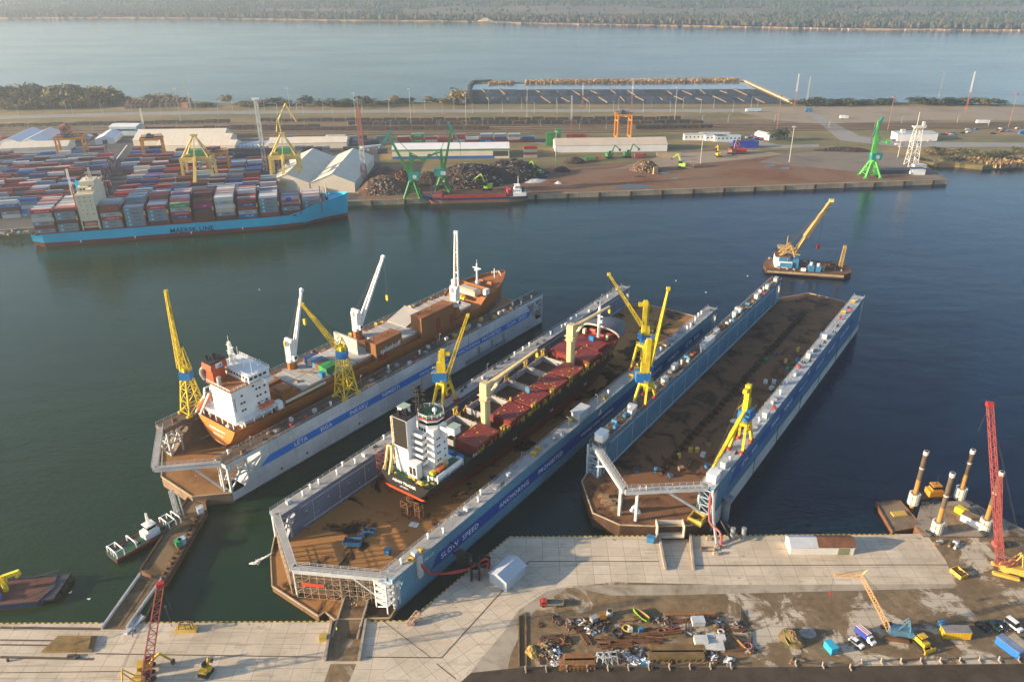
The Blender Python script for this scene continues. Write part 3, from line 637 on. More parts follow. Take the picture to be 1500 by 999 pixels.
for z in (4.6,7,9.4,11.6): lt.box(-4.9,-.2,-3.3,-.4,z,z+.16).rail([(-4.9,-3.3,z+.1),(-.2,-3.3,z+.1),(-.2,-.4,z+.1)],1,.08,1.5)
for z in (2.4,4.7,7.1,9.5): lt.beam((-4.6,-3,z),(-.5,-3,z+2.3),.25)
P('stair_tower', lt, [white], w2[1])
fittings(w2[0], -54.6, -49.6, L2, Z2, 46, ['vent','vent','vent','bollard','hatch_box','locker','lamp_post'], (85,), 5)
fittings(w2[1], -5, 0, L2, Z2, 50, ['vent','vent','vent','bollard','hatch_box','locker','lamp_post','winch'], (140,110), 6)
P('control_cabin', MB().box(-4.6,-.8,104,111,Z2+.06,Z2+3.4).box(-4.9,-.5,103.5,111.5,Z2+3.4,Z2+3.6), [lgrey], w2[1])
P('hose_pillar', MB().box(-1.9,-.3,9.5,11.5,Z2+.06,Z2+2.6).box(-.02,1.0,9.6,11.4,6.5,Z2+1.2).beam((1,10,6.5),(1,10,Z2+1),.3), [lgrey], w2[1])
# ---- dock three (right), empty
L3, W3, Z3, zd3 = 192.7, 47.2, 18.1, 5.5
pont3 = [(0,0),(0,L3),(-5,L3+10),(-13,L3+20),(-32,L3+21),(-44,L3+3),(-47.2,L3),(-47.2,0),(-46,-6.5),(-34,-19.5),(-23.5,-19.8),(-14.3,-14.2),(-4.5,-7)]
dk3, w3 = dock('floating_dock', 'right floating dock, empty, with teal blue walls and a dark littered floor', D3, L3, W3, 5.0, Z3, zd3, dwall3, dwall3, dwall3, ddeck1, ddeck3, floor3, pont3[::-1], (((1,6),(1,9)),((.6,4.5),(1,6))), pontm=rustd)
wr = w3[1]
P('boot_top', MB().prismx([(.3,-.5),(.3,6.8),(L3-.3,3.4),(L3-.3,-.5)], .02, .06), [boot], wr)
for y in (14,40,66,95,122,150,176): P('fender', MB().box(.06,.16,y,y+.7,.3,7.2), [dkgrey], wr)
P('text_band', MB().prismx([(13,10.9),(18,15.2),(173,13.6),(178,9.4)], .02, .03), [pm('band_mid_blue', (.012,.075,.30), .5, .15, .08, streak=.3)], wr)
for s_, y, z, sz in (('LĖTA',25,12.0,2.5),('EIGA',35,11.95,2.5),('INKARŲ',56,11.8,2.5),('NEMESTI',71,11.7,2.5),('VAKARŲ LAIVŲ GAMYKLA',90,11.7,1.6),('ANCHORING',114,11.3,2.5),('PROHIBITED',132,11.2,2.5),('SLOW',152,11,2.5),('SPEED',161,10.9,2.5)):
    text('lettering', s_, sz, wr, (.07,y,z), (0,1,-.009), (0,0,1), letter_w, sx=1.1, bold=.02)
text('lettering', 'PD-3', 1.4, wr, (.025,15,15.6), (0,1,0), (0,0,1), letter_w); sail_logo(wr, 101, 15.0, .9, letter_w)
gg = [(-45,0,Z3),(-23.8,-17.4,Z3),(-2.5,0,Z3)]
gangway(w3[0], gg[0], gg[1], Z3, 1.8, legs=[((-26.2,-15.4,zd3),(-26.2,-15.4,Z3-1.4),.9),((-44,-.6,zd3+4),(-36,-7.4,Z3-1.4),.6)])
gangway(w3[1], gg[2], gg[1], Z3, 1.8, legs=[((-20.4,-14.8,zd3),(-20.4,-14.8,Z3-1.4),.9),((-3.3,-.8,zd3+2),(-13,-8.6,Z3-1.4),.7)])
for wo, x in ((w3[0],-44.7),(w3[1],-2.5)):
    mb = MB()
    for xx in (x-2.2,x+2.2): mb.beam((xx,-1.2,zd3),(xx,-1.2,Z3),.7).beam((xx,.8,zd3),(xx,.8,Z3),.5)
    for z in (8,11,14,17): mb.beam((x-2.2,-1.2,z),(x+2.2,-1.2,z),.35).beam((x-2.2,-1.2,z),(x+2.2,-1.2,z-3),.25)
    P('end_tower', mb, [pm('pale_blue_steel',(.33,.42,.48),.55,.15,.2,streak=.3)], wo)
    P('deck_cabin', MB().box(x-1.6,x+1.6,2,6.5,Z3+.06,Z3+3).box(x-1.8,x+1.8,1.8,6.7,Z3+3,Z3+3.2), [white], wo)
fittings(w3[0], -47, -42.2, L3, Z3, 62, ['drum','coil','winch','tank','locker','hatch_box','red_box','pump_house','vent','bollard'], (40,), 7)
fittings(w3[1], -5, 0, L3, Z3, 44, ['vent','bollard','locker','hatch_box','winch','red_box','lamp_post','pump_house'], (31,), 8)
P('long_cabin', MB().box(-44.5,-42.4,92,103,Z3+.06,Z3+2.6).box(-44.7,-42.2,91.7,103.3,Z3+2.6,Z3+2.8), [lgrey], w3[0])
# keel blocks, loose gear on the dock floors
def put(d, name, label, cat, mb, mats, x, y, z, rz=0, group=None, smooth=False):
    return M1(name, label, cat, mb, mats, dw(d,x,y,z), -rad(d[2])+rz, group, smooth)
mb = MB()
for k in range(26): mb.box(-1.0,1.0,k*3.4,k*3.4+1.5,0,.8).box(-.7,.7,k*3.4+.2,k*3.4+1.3,.8,1.5)
def blocks(d, n, x, y0, st, z, lab):
    me = MB().box(-1.3,1.3,-.7,.7,0,1.0).box(-1,1,-.6,.6,1.0,1.7).mesh('keel_block',[rustd])
    for k in range(n):
        o = link('keel_block', me); o.location = dw(d,x+rnd.uniform(-.3,.3),y0+k*st,z); o.rotation_euler.z = -rad(d[2])+rnd.uniform(-.08,.08)
        tag(o, lab, 'keel block', lab.replace('dark rusty keel block','keel blocks'))
blocks(D3, 44, -25.5, 14, 3.9, zd3, 'dark rusty keel block in the line down the empty dock floor')
blocks(D2, 38, -27.5, 40, 3.7, zd2, 'dark rusty keel block under the black and red ship')
blocks(D1, 34, -24, 22, 4.6, zd1, 'dark rusty keel block under the orange ship')
def skip_bin(l=6.5, w=2.6, h=1.5, m=lblue):
    mb = MB(); t = .12
    mb.mat(0).box(-l/2,l/2,-w/2,w/2,0,.15).box(-l/2,l/2,-w/2,-w/2+t,.15,h).box(-l/2,l/2,w/2-t,w/2,.15,h).box(-l/2,-l/2+t,-w/2+t,w/2-t,.15,h).box(l/2-t,l/2,-w/2+t,w/2-t,.15,h)
    for k in range(6): mb.box(-l/2+.3+k*l/6,-l/2+.45+k*l/6,-w/2-.1,-w/2,.15,h).box(-l/2+.3+k*l/6,-l/2+.45+k*l/6,w/2,w/2+.1,.15,h)
    mb.mat(1)
    for k in range(9): mb.obox((rnd.uniform(-l*.35,l*.35),rnd.uniform(-w*.3,w*.3),rnd.uniform(.4,h*.9)),rnd.uniform(.5,1.6),rnd.uniform(.3,.9),rnd.uniform(.2,.7),rnd.uniform(0,3))
    return mb
put(D2,'skip','large blue open skip of scrap on the middle dock floor','skip',skip_bin(5.8,2.8,1.4),[lblue,rustd],-31,12.5,zd2+.05,.55)
put(D2,'skip','smaller blue open skip behind the large one on the middle dock floor','skip',skip_bin(3.8,2.1,1.3),[lblue,rustd],-30.5,19.5,zd2+.05,.5)
put(D2,'skip','small dark blue skip between the two larger skips','skip',skip_bin(2.2,1.8,1.2),[blue,rusty],-31,16.4,zd2+.05,.5)
put(D2,'tool_container','single bright blue box on the middle dock floor','container',MB().box(-.9,.9,-.8,.8,.1,2.0).box(-1,1,-.9,.9,2.0,2.12).box(-.8,.8,-.7,.7,0,.1),[lblue],-18.2,15.5,zd2+.05,.2)
put(D2,'plate','white plate lying on the dock floor near the ship stern','plate',MB().obox((0,0,.12),3,2.2,.2).obox((0,0,.3),.2,2.2,.3),[white],-21,31,zd2+.05,.3)
put(D2,'beam','red steel beam lying behind the scaffolding','beam',MB().box(-4,4,-.3,-.2,0,.6).box(-4,4,.2,.3,0,.6).box(-4,4,-.2,.2,.25,.35).obox((.5,.9,.2),8,.4,.3,.05),[red],-20.5,-5,zd2+.05,-.9)
j = 0
kinds3 = [('drum','yellow drum',oldyellow),('drum','blue drum',lblue),('skip','blue skip',lblue),('box','white box',lgrey),('crate','grey crate',lgrey),('tank','teal tank',teal),('box','brown timber box',wood)]
spots3 = [(-24,27,0),(-22,33,0),(-20,34.5,0),(-17,33,3),(-13,27,1),(-27,14,1),(-21.5,14.5,2),(-33,10,2),(-11,58,2),(-14,62,1),(-10,60,3),(-13,97,3),(-14,103,3),(-17,101,4),(-10,104,5),(-9,109,5),(-13,118,5),(-12,129,1),(-16,125,0),(-22,130,2),(-6,150,3),(-15,140,0),(-24,122,5),(-18,40,6),(-20,20,6)]
for x, y, k in spots3:
    nm, lb, mm = kinds3[k]; cat = nm
    if nm == 'drum': mb = MB().tube((0,0,0),(0,0,1.7),.8,n=12).tube((0,0,1.7),(0,0,1.85),.65,n=12).tube((0,0,.8),(0,0,.95),.86,n=12)
    elif nm == 'skip': mb = skip_bin(2.1,1.4,.9)
    elif nm == 'tank': mb = MB().tube((-1.1,0,.8),(1.1,0,.8),.7,n=12).box(-.8,-.5,-.6,.6,0,.4).box(.5,.8,-.6,.6,0,.4)
    else: mb = MB().box(-.95,.95,-.8,.8,.12,1.4).box(-1.0,1.0,-.85,.85,1.4,1.5).box(-.9,-.7,-.8,.8,0,.12).box(.7,.9,-.8,.8,0,.12)
    j += 1
    pos = 'near' if y < 45 else 'middle' if y < 100 else 'far'
    put(D3, nm, '%s on the empty dock floor, %s from the near end' % (lb, ORD(sum(1 for q in spots3 if q[2]==k and q[1]<y))), cat, mb, [mm,rusty], x, y, zd3+.05, rnd.uniform(0,3), 'loose gear on the empty dock floor')
for i, (x, y, l, a) in enumerate(((-18,24,9,.1),(-26,22,7,1.2),(-20,46,12,.2),(-21,50,8,-.2),(-30,36,10,.5),(-27,64,6,1.0),(-9,70,9,.4),(-19,78,11,.1),(-12,84,7,.9),(-17,112,9,.1),(-20,137,12,.05),(-33,52,4,.8),(-36,78,5,.3))):
    mb = MB()
    for q in range(3): mb.obox((rnd.uniform(-.6,.6),rnd.uniform(-1,1),.2+.3*q),.5,l*rnd.uniform(.6,1),.35,rnd.uniform(-.15,.15))
    put(D3,'steel_beams','%s bundle of rusty steel beams from the near end of the empty dock floor' % ORD(i),'steel bundle',mb,[rusty],x,y,zd3+.05,a,'rusty steel bundles on the empty dock floor')
put(D3,'tarpaulin','crumpled pale tarpaulin on the empty dock floor beside blue drums','tarpaulin',MB().mound((0,0,0),2.6,1.6,1.3,12,4,.5,seed=9),[white],-16,63,zd3+.02)
for i,(x,y) in enumerate(((-33,-12),(-31,-13),(-35,-10.5),(-30,-10),(-28.5,-13.6))):
    put(D3,'timber_stack','stack of pale timber blocks on the near pontoon, %s of five' % ORD(i),'timber stack',MB().obox((0,0,.4),3.8,1.3,.8,.05).obox((.1,.1,1.15),3.5,1.2,.7,-.06),[wood],x,y,zd3+.05,.5,'timber stacks on the right dock')
put(D3,'tarpaulin_pile','pile covered with a white sheet between the two gangway posts','covered pile',MB().mound((0,0,0),1.9,1.5,2.4,12,5,.35,seed=4),[white],-22.8,-10.5,zd3+.02)
def lowbox(d, x, y, z): pass
# shore links
def hose(name, label, pts, r, mat, cat='hose'):
    mb = MB(); p0 = Vector(pts[0])
    P_ = [Vector(p)-p0 for p in pts]; Q = []
    for i in range(len(P_)-1):
        a, b, c, d_ = P_[max(0,i-1)], P_[i], P_[i+1], P_[min(len(P_)-1,i+2)]
        for k in range(6):
            f = k/6; Q.append(.5*((2*b)+(c-a)*f+(2*a-5*b+4*c-d_)*f*f+(3*b-a-3*c+d_)*f**3))
    Q.append(P_[-1]); mb.path(Q, r, 6); return M1(name, label, cat, mb, [mat], p0)
q0 = dw(D2,.8,10,Z2-.5)
hose('hose','red hose sagging from the middle dock wall to the black mooring posts',[q0, q0+Vector((3,2,-6)), G(678,836,7), G(712,818,9), G(716,832,QZ+.3)],.32,red)
hose('hose','second red hose running to the quay edge under the first',[q0+Vector((.3,.6,-.4)), q0+Vector((4,3,-7)), G(690,832,5), G(715,826,7), G(700,850,QZ+.2)],.28,pinkred)
for i,(u,v,h,r_) in enumerate(((676,845,9.5,1.3),(714,838,5.5,1.0),(708,838,6.5,.9))):
    p = G(u,v,0); M1('mooring_post','black steel mooring post by the red hoses, %s of three'%ORD(i),'mooring post',MB().tube((0,0,-3),(0,0,h),r_,n=14).tube((0,0,h),(0,0,h+.25),r_*1.15,n=14),[black,grey],(p.x,p.y,0),group='black mooring posts by the middle dock')
p = G(697,846,QZ); M1('hose_gantry','black steel frame carrying the hoses ashore','frame',MB().box(-1.6,-1.0,-1.5,1.5,0,8).box(.8,1.4,-1.5,1.5,0,7).beam((-1.3,0,7.6),(-7,4,6.5),.5).beam((-1.3,-1,7.2),(1,-1,6),.4).box(-1,.8,-1,1,4,4.4).beam((-1.3,1,7.8),(-8,6,9),.35).beam((-1,0,5),(-7,4,6.3),.3),[black],p)
for i,(u,v,h,r_) in enumerate(((1071,795,6.5,.75),(1087,795,6.5,.75))):
    p = G(u,v,QZ-2); M1('mooring_post','grey mooring post beside the right dock, %s one'%('left','right')[i],'mooring post',MB().tube((0,0,-3),(0,0,h),r_,n=14).tube((0,0,h),(0,0,h+.2),r_*1.1,n=14),[grey],(p.x,p.y,0),group='grey mooring posts by the right dock')
p = G(1062,760,0); M1('mooring_post','pale capped mooring post against the right dock corner','mooring post',MB().tube((0,0,-3),(0,0,9),1.2,n=14).tube((0,0,9),(0,0,9.3),1.9,n=14),[grey,white],(p.x,p.y,0))
hose('hose','red pipe dropping from the right dock corner to the quay',[dw(D3,-1,-1,Z3-1),dw(D3,.8,-4,8),G(1055,780,6),G(1056,800,QZ+.4)],.4,pinkred,'pipe')
hose('hose','grey pipe bundle hanging from the right dock corner',[dw(D3,0,-.8,Z3-1),dw(D3,1.6,-3,9),G(1048,782,5),G(1050,797,QZ+.4)],.5,grey,'pipe')
for i,(a,b) in enumerate((((1060,762,7),(1087,790,4)),((1056,762,8),(1071,790,4)))):
    M1('mooring_brace','dark steel brace between the right dock and the grey posts, %s one'%('upper','lower')[i],'brace',MB().beam(G(*a),G(*b),.5),[dkgrey],group='braces of the grey mooring posts')
# loading flap at the near edge of the right dock
put(D3,'loading_flap','raised pale steel flap at the near edge of the right dock','flap',MB().box(-4.5,-4.2,-2,2,-2,2.5).box(4.2,4.5,-2,2,-2,2.5).box(-4.5,4.5,1.4,1.8,-2,2.3).box(-4.4,4.4,-1.8,1.5,-2.4,-2).beam((-4,-1.5,-1.5),(-4,1.5,2),.4),[pm('pale_flap',(.52,.46,.36),.7,.2,.3,rust=.2)],-9.5,-11.5,zd3-.6,.62)
put(D3,'anchor_box','square yellowish steel frame at the corner of the right dock','frame',MB().box(-2.4,-1.9,-2.4,2.4,0,2.2).box(1.9,2.4,-2.4,2.4,0,2.2).box(-1.9,1.9,-2.4,-1.9,0,2.2).box(-1.9,1.9,1.9,2.4,0,2.2).beam((-2,-2,.4),(2,2,.8),.4),[oldyellow],-3.6,-3.6,zd3+.03)
# scaffolding under the middle dock gangway
scaf = pm('scaffold_steel',(.36,.27,.19),.7,.25,.5,rust=.3)
def scaffold(name, label, p, q, h, w, z0, deck=(3,), seed=1, n=6, parent_d=D2):
    r_ = random.Random(seed); p, q = Vector((*p,0)), Vector((*q,0)); d = (q-p); L = d.length; d.normalize(); nn = Vector((-d.y,d.x,0)); mb = MB()
    k = max(2,int(L/2.2)); lv = int(h/2.0); c = p
    g = lambda i,s_,z: (p+d*L*i/k+nn*w*s_-c)+Vector((0,0,z))
    for i in range(k+1):
        for s_ in (0,.5,1):
            mb.beam(g(i,s_,0),g(i,s_,h),.13)
        for l in range(lv+1): mb.beam(g(i,0,l*2.0),g(i,1,l*2.0),.11)
    for l in range(lv+1):
        for s_ in (0,1): mb.beam(g(0,s_,l*2.0),g(k,s_,l*2.0),.12)
    for i in range(k):
        for l in range(lv):
            for s_ in (0,1):
                if r_.random() < .7:
                    a, b = (i,i+1) if r_.random() < .5 else (i+1,i); mb.beam(g(a,s_,l*2),g(b,s_,l*2+2),.10)
    mb.mat(1)
    for l in deck:
        a, b = g(.05,.5,l*2.0+.12), g(k-.05,.5,l*2.0+.12); mb.beam(a,b,w*.9,.1)
    return M1(name, label, 'scaffolding', mb, [scaf, wood], dw(parent_d, c.x, c.y, z0), -rad(parent_d[2]))
scaffold('scaffold','scaffold tower block under the left part of the middle dock gangway',(-48,-3.5),(-29,-14.2),9.5,2.2,zd2,(2,4),1)
scaffold('scaffold','widest scaffold block under the front gangway, hung with a red banner',(-27,-14),(-15,-7.4),9.4,4.5,zd2,(1,3,4),2)
scaffold('scaffold','scaffold bridge above the middle dock access ramp',(-15,-7),(-9,-3.7),9.4,3.2,zd2,(4,),3)
scaffold('scaffold','scaffold block at the right corner of the middle dock beside the stair tower',(-9.5,-4.0),(-4.9,-1.6),9,3.4,zd2,(1,3),4)
put(D2,'banner','red banner hung across the front scaffolding','banner',MB().beam((-3,-1.7,0),(3,1.6,0),.08,1.3),[pm('banner_red',(.55,.06,.02),.7)],-21.6,-11.9,zd2+6)
foam = pm('foam_white',(.62,.64,.62),.7,.1)
ja = [G(399,809,3.2),G(390,815,2.4),G(381,820,1.2),G(374,824,.2)]; mb = MB()
for i in range(3): mb.tube(ja[i]-ja[0], ja[i+1]-ja[0], .12+.10*i, .22+.10*i, 7)
for k in range(120): f = rnd.random()**.6*3; i = min(2,int(f)); c_ = ja[i].lerp(ja[i+1],f-i)-ja[0]; mb.ball(c_+Vector((rnd.uniform(-.7,.7),rnd.uniform(-.7,.7),rnd.uniform(-.4,.5)))*(f/3+.2), rnd.uniform(.05,.2), 5, 4)
mb.mound(tuple(ja[3]-ja[0]-Vector((.6,0,.2))),1.5,.9,.3,14,4,.6,seed=3); M1('water_jet','white jet of water pouring from the middle dock into the harbour','water jet',mb,[foam],ja[0])
# access ramps
def ramp_bridge(name, label, p, q, w, z0, z1, mats, rails=True):
    p, q = Vector((p.x,p.y,z0)), Vector((q.x,q.y,z1)); c = p.copy(); d = (q-p); n = Vector((-d.y,d.x,0)).normalized()
    root = T(name, label, 'ramp', c)
    P('deck', MB().beam(Vector((0,0,-.3)), d+Vector((0,0,-.3)), w, .6), [mats[0]], root)
    for s_ in (-1,1): P('side_beam', MB().beam(n*s_*w/2+Vector((0,0,.1)), d+n*s_*w/2+Vector((0,0,.1)), .45, 1.2), [mats[1]], root)
    return root
ramp_bridge('access_ramp','muddy steel ramp leading from the quay into the middle dock',G(505,935,1.9),G(524,872,2.6),7.2,1.95,2.75,[pier_m,conc])
# ================================================================== ships
def hull(name, st, mats, zsplit, parent, rows=(0,.015,.06,.15,.28,.42,.56,.7,.82,.92,1.0), rake=0, label=None, smooth=True):
    """st: stations (y, half breadth, z bottom, z top, fullness); local x across, y forward"""
    mb = MB(); n = len(rows); zs = sorted(zsplit)
    R = []
    for y, b, zb, zt, p, rk in st:
        # rows at given fractions, but with rows sitting exactly on the paint lines
        zz = sorted([zb+(zt-zb)*t for t in rows]); 
        for s_ in zs:
            i = min(range(1,len(zz)-1), key=lambda k: abs(zz[k]-s_))
            if zz[0] < s_ < zz[-1]: zz[i] = s_
        zz = sorted(zz)
        ring = []
        for z in zz:
            t = max(0,(z-zb)/(zt-zb)); x = b*(t**p if t > 0 else 0); ring.append((x, y+rk*(t-1), z))
        R.append(ring)
    V = []
    for ring in R:
        V += [(-x,y,z) for x,y,z in ring[::-1]]+[(x,y,z) for x,y,z in ring[1:]] if ring[0][0] < 1e-6 else [(-x,y,z) for x,y,z in ring[::-1]]+ring
    m_ = len(V)//len(R); F, M_ = [], []
    for i in range(len(R)-1):
        for j in range(m_-1):
            f = (i*m_+j,i*m_+j+1,(i+1)*m_+j+1,(i+1)*m_+j); zc = sum(V[k][2] for k in f)/4
            F.append(f); M_.append(sum(1 for s_ in zs if zc > s_))
    # transom, split by paint line
    for j in range(m_//2):
        f = (j, j+1, m_-2-j, m_-1-j)
        if j+1 < m_-2-j: F.append(f)
        elif j+1 == m_-2-j: F.append((j,j+1,m_-1-j))
        else: continue
        zc = (V[j][2]+V[j+1][2])/2; M_.append(sum(1 for s_ in zs if zc > s_))
    mb.v, mb.f, mb.m = V, F, M_
    o = P(name, mb, mats, parent, label)
    top = [(-R[i][-1][0], R[i][-1][1], R[i][-1][2]) for i in range(len(R))], [(R[i][-1][0], R[i][-1][1], R[i][-1][2]) for i in range(len(R))]
    return o, top
def deckcap(top, i0, i1, drop, parent, mat, name='deck', inset=.98):
    L, R = top; mb = MB(); V = []
    for i in range(i0, i1+1):
        V += [(L[i][0]*inset, L[i][1], L[i][2]-drop), (R[i][0]*inset, R[i][1], R[i][2]-drop)]
    mb.add(V, [(2*k,2*k+1,2*k+3,2*k+2) for k in range(i1-i0)]); return P(name, mb, [mat], parent)
def windows(par, face, items, s_=(.9,.6), name='window', mat=None):
    """face: ('x', value) or ('y', value); items: (a, z)"""
    for a, z in items:
        w_, h = s_
        mb = MB()
        if face[0] == 'x': mb.box(face[1]-.02, face[1]+.04, a-w_/2, a+w_/2, z-h/2, z+h/2)
        else: mb.box(a-w_/2, a+w_/2, face[1]-.04, face[1]+.02, z-h/2, z+h/2)
        P(name, mb, [mat or glass], par)
def containers_row(): pass
# ---------------- orange heavy lift ship in dock one
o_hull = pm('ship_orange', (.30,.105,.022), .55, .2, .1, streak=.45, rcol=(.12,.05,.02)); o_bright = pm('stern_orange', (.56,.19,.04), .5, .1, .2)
o_deck = pm('ship_deck_rust', (.33,.125,.04), .7, .3, .15, rust=.25); af = pm('antifouling_grey', (.16,.17,.20), .7, .25, .1, streak=.4)
hatchg = pm('hatch_grey', (.40,.38,.35), .7, .14, .1, rust=.08); boxbrown = pm('shelter_brown', (.22,.095,.03), .6, .15, .08, streak=.3)
sx = -24.0
s1 = T('heavy_lift_ship', 'orange heavy lift cargo ship with three white deck cranes, propped in the left floating dock', 'ship', dw(D1, sx, 12.6, 0), -rad(D1[2]))
Hh = 12.0
st = [(0,11.6,9.0,18.2,.42,0),(4,11.9,8.0,18.2,.36,0),(12,12,6.5,18.2,.26,0),(25,12,6.0,18.2,.14,0),(45,12,6.0,18.2,.06,0),(90,12,6.0,18.2,.05,0),(125,12,6.0,18.2,.06,0),(140,11.9,6.0,18.6,.12,0),(146,11.8,6.0,22.6,.2,0),(152,11.0,6.0,22.9,.3,.5),(158,9.7,6.0,23.2,.42,1.2),(164,7.6,6.0,23.6,.6,2.2),(169,5.0,6.2,24.0,.8,3),(173,2.4,6.6,24.4,1.0,3.6),(175.2,.3,7.5,24.6,1.0,4)]
hb, top = hull('hull', st, [af, o_hull], [10.6], s1)
# fresh orange stern plate
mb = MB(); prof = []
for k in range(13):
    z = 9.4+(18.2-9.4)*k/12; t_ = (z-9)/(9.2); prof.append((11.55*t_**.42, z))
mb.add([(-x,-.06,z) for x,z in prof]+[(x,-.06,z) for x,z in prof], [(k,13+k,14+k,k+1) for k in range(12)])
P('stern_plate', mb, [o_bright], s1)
text('lettering', 'SPIEGELGRACHT', 1.35, s1, (0,-.10,14.6), (1,0,0), (0,0,1), letter_w, 'CENTER', bold=.02); text('lettering', 'AMSTERDAM', 1.1, s1, (0,-.10,12.4), (1,0,0), (0,0,1), letter_w, 'CENTER', bold=.02)
deckcap(top, 0, 8, .9, s1, o_deck); deckcap(top, 8, 14, 1.3, s1, o_deck, 'forecastle_deck')
mb = MB(); [mb.beam(a, b, .35, .25) for side in top for a, b in zip(side[:], side[1:])]; P('bulwark_rail', mb, [o_hull], s1)
P('rudder', MB().box(-.4,.4,2,7,5.9,10.5).box(-.25,.25,5,8,9,12), [redox], s1); mb = MB()
for k in range(4):
    a = k*math.pi/2+.4; mb.beam((0,9.6,8.2),(2.6*cos(a),9.6,8.2+2.6*sin(a)),.9,.2)
mb.tube((0,8.8,8.2),(0,12,8.2),.6); P('propeller', mb, [pm('bronze',(.28,.16,.05),.4,.2,.5,metal=.8)], s1)
# accommodation
hs = P('deckhouse', MB().box(-3.4,9.2,2.6,18.6,20.4,32.6).box(-7.5,-3.4,5,18.6,20.4,26).box(-9,9.2,6,18.6,17.3,20.4), [white], s1)
P('boat_deck', MB().box(-11.4,11.4,1.2,20,20.2,20.42), [white], hs); mb = MB()
for x, y in [(x,1.6) for x in (-10,-6,-2,2,5.5,8.8)]+[(11.1,y) for y in (5,9,13,17)]: P('post', MB().beam((x,y,17.3),(x,y,20.2),.35), [white], hs)
P('monkey_deck', MB().box(-5.4,9.4,2.2,19,32.6,32.85), [o_deck], hs)
P('house_railing', MB().rail([(-5.2,2.4,32.85),(9.2,2.4,32.85),(9.2,9,32.85)],1.1,.1,1.6), [white], hs); P('house_railing', MB().rail([(-11.2,1.3,20.4),(11.2,1.3,20.4),(11.2,19.8,20.4)],1.1,.1,1.8), [white], hs)
br = P('bridge', MB().box(-8.6,9.4,10.6,19.6,32.85,35.8).box(-12.6,12.9,15.2,18.8,32.3,32.85).box(12.6,12.9,15.2,18.8,32.85,34).box(9.4,12.6,15.2,15.5,32.85,34).box(-12.9,-12.6,15.2,18.8,32.85,34).box(-12.6,-8.6,15.2,15.5,32.85,34).box(-9,9.8,10.2,20,35.8,36.05), [white], s1)
for k in range(9): windows(br, ('y',10.6), [(-6.5+k*1.8,34.6)], (1.2,.9))
for k in range(4): windows(br, ('x',9.4), [(11.6+k*2,34.6)], (1.4,1))
P('bridge_railing', MB().rail([(-8.8,10.4,36),(9.6,10.4,36),(9.6,19.8,36),(-8.8,19.8,36)],1.1,.1,1.6), [white], br)
windows(hs, ('x',9.2), [(a,z) for z in (23.6,26.6,29.6) for a in (13.2,14.6,16.8)]+[(6.8,29.6),(6.2,26.6),(7.4,26.6),(6.2,23.6),(7.4,23.6),(12,31.4)], (.9,.8))
windows(hs, ('x',9.2), [(3.6,27)], (.25,5.5), 'vent_slot', dkgrey)
fn = P('funnel', MB().prism([(-6.2,3.2),(-1.6,3.2),(-1.6,8.6),(-6.2,8.6)],32.85,38).prismx([(2.4,38),(9.4,38),(9.2,41.2),(2.8,40.4)],-6.8,-1.0), [pm('funnel_red',(.46,.075,.02),.5,.12,.3)], s1)
P('funnel_top', MB().prismx([(2.6,40.4),(9.1,41.2),(9.1,41.6),(2.6,40.8)],-6.7,-1.1).tube((-5,4.4,40.8),(-5.6,4.0,43.2),.5).tube((-3,6,41),(-3.6,5.6,44),.6).tube((-4.6,7.6,41),(-5.2,7.2,42.8),.35), [black], fn)
P('funnel_emblem', MB().box(-1.0,-.96,4.6,7.4,38.6,40.4), [white], fn); P('emblem_flag', MB().prismx([(4.9,38.9),(7.1,40.1),(7.1,38.9)],-.95,-.92), [blue], fn)
P('exhaust_pipe', MB().path([(-7.4,3.2,32.8),(-7.6,2.4,35),(-7.2,2.2,37),(-6.6,3.4,38.2)],.75,8), [pm('insulation_grey',(.42,.40,.36),.7,.2,.5)], hs); P('exhaust_pipe', MB().tube((1.6,3.4,32.8),(1.6,3.4,36.4),.8,n=10), [pm('insulation_grey',(.42,.40,.36))], hs)
ms = MB(); ms.lattice((-3.5,13.6,36),(-3.5,13,45.5),1.8,.7,7,.22).beam((-6.2,13.2,41),(-.8,13.2,41),.25).beam((-5.8,13.2,43.6),(-1.2,13.2,43.6),.2).tube((-3.5,13,45.5),(-3.5,13,48),.08).box(-5.5,-1.5,12.9,13.3,40.1,40.4).beam((-3.5,14,38),(-1,16,36.1),.3)
P('radar_mast', ms, [white], s1); P('satellite_dome', MB().ball((1.4,14.6,38.6),.95,10,6).tube((1.4,14.6,36),(1.4,14.6,37.8),.3), [white], s1)
P('antenna', MB().tube((8.4,13,36),(8.4,13,41),.07).tube((7,18,36),(7,18,39.5),.07).tube((-7,18,36),(-7,18,40.5),.07).ball((6.4,17.6,36.9),.6,8,5), [white], br)
P('davit', MB().beam((-9.2,1.6,20.4),(-10.4,3.8,27.6),.6).beam((-9.2,4.2,20.4),(-10.4,6.4,27.6),.6).beam((-10.4,3.8,27.6),(-10.4,6.4,27.6),.4).beam((-11.2,-1,19),(-10.2,4,26),.5).beam((-8.4,-1,19),(-8.2,4,26),.5), [white], s1)
P('lifeboat', MB().tube((-10.2,.6,20.8),(-9.4,5.4,25.0),1.35,1.2,10).ball((-10.2,.6,20.8),1.35,10,6), [pm('lifeboat_orange',(.62,.14,.04),.45,.1,.3)], s1)
P('rescue_boat', MB().loft if False else MB().prism([(9.6,13),(10.6,12.2),(11.6,13),(11.7,17),(11.2,18.6),(10.4,18.8),(9.7,17.4)],22.0,23.1), [pm('lifeboat_orange',(.62,.14,.04))], s1)
P('boat_davit', MB().beam((9.6,14,20.4),(10.0,14,24.2),.35).beam((10,14,24.2),(11.4,14,24),.3).beam((9.6,17.6,20.4),(10,17.6,24.2),.35).box(9.4,12,11.5,19.6,20.42,20.6).box(9.3,11.8,19.6,21.8,17.4,21.4), [white], s1)
wb = MB()
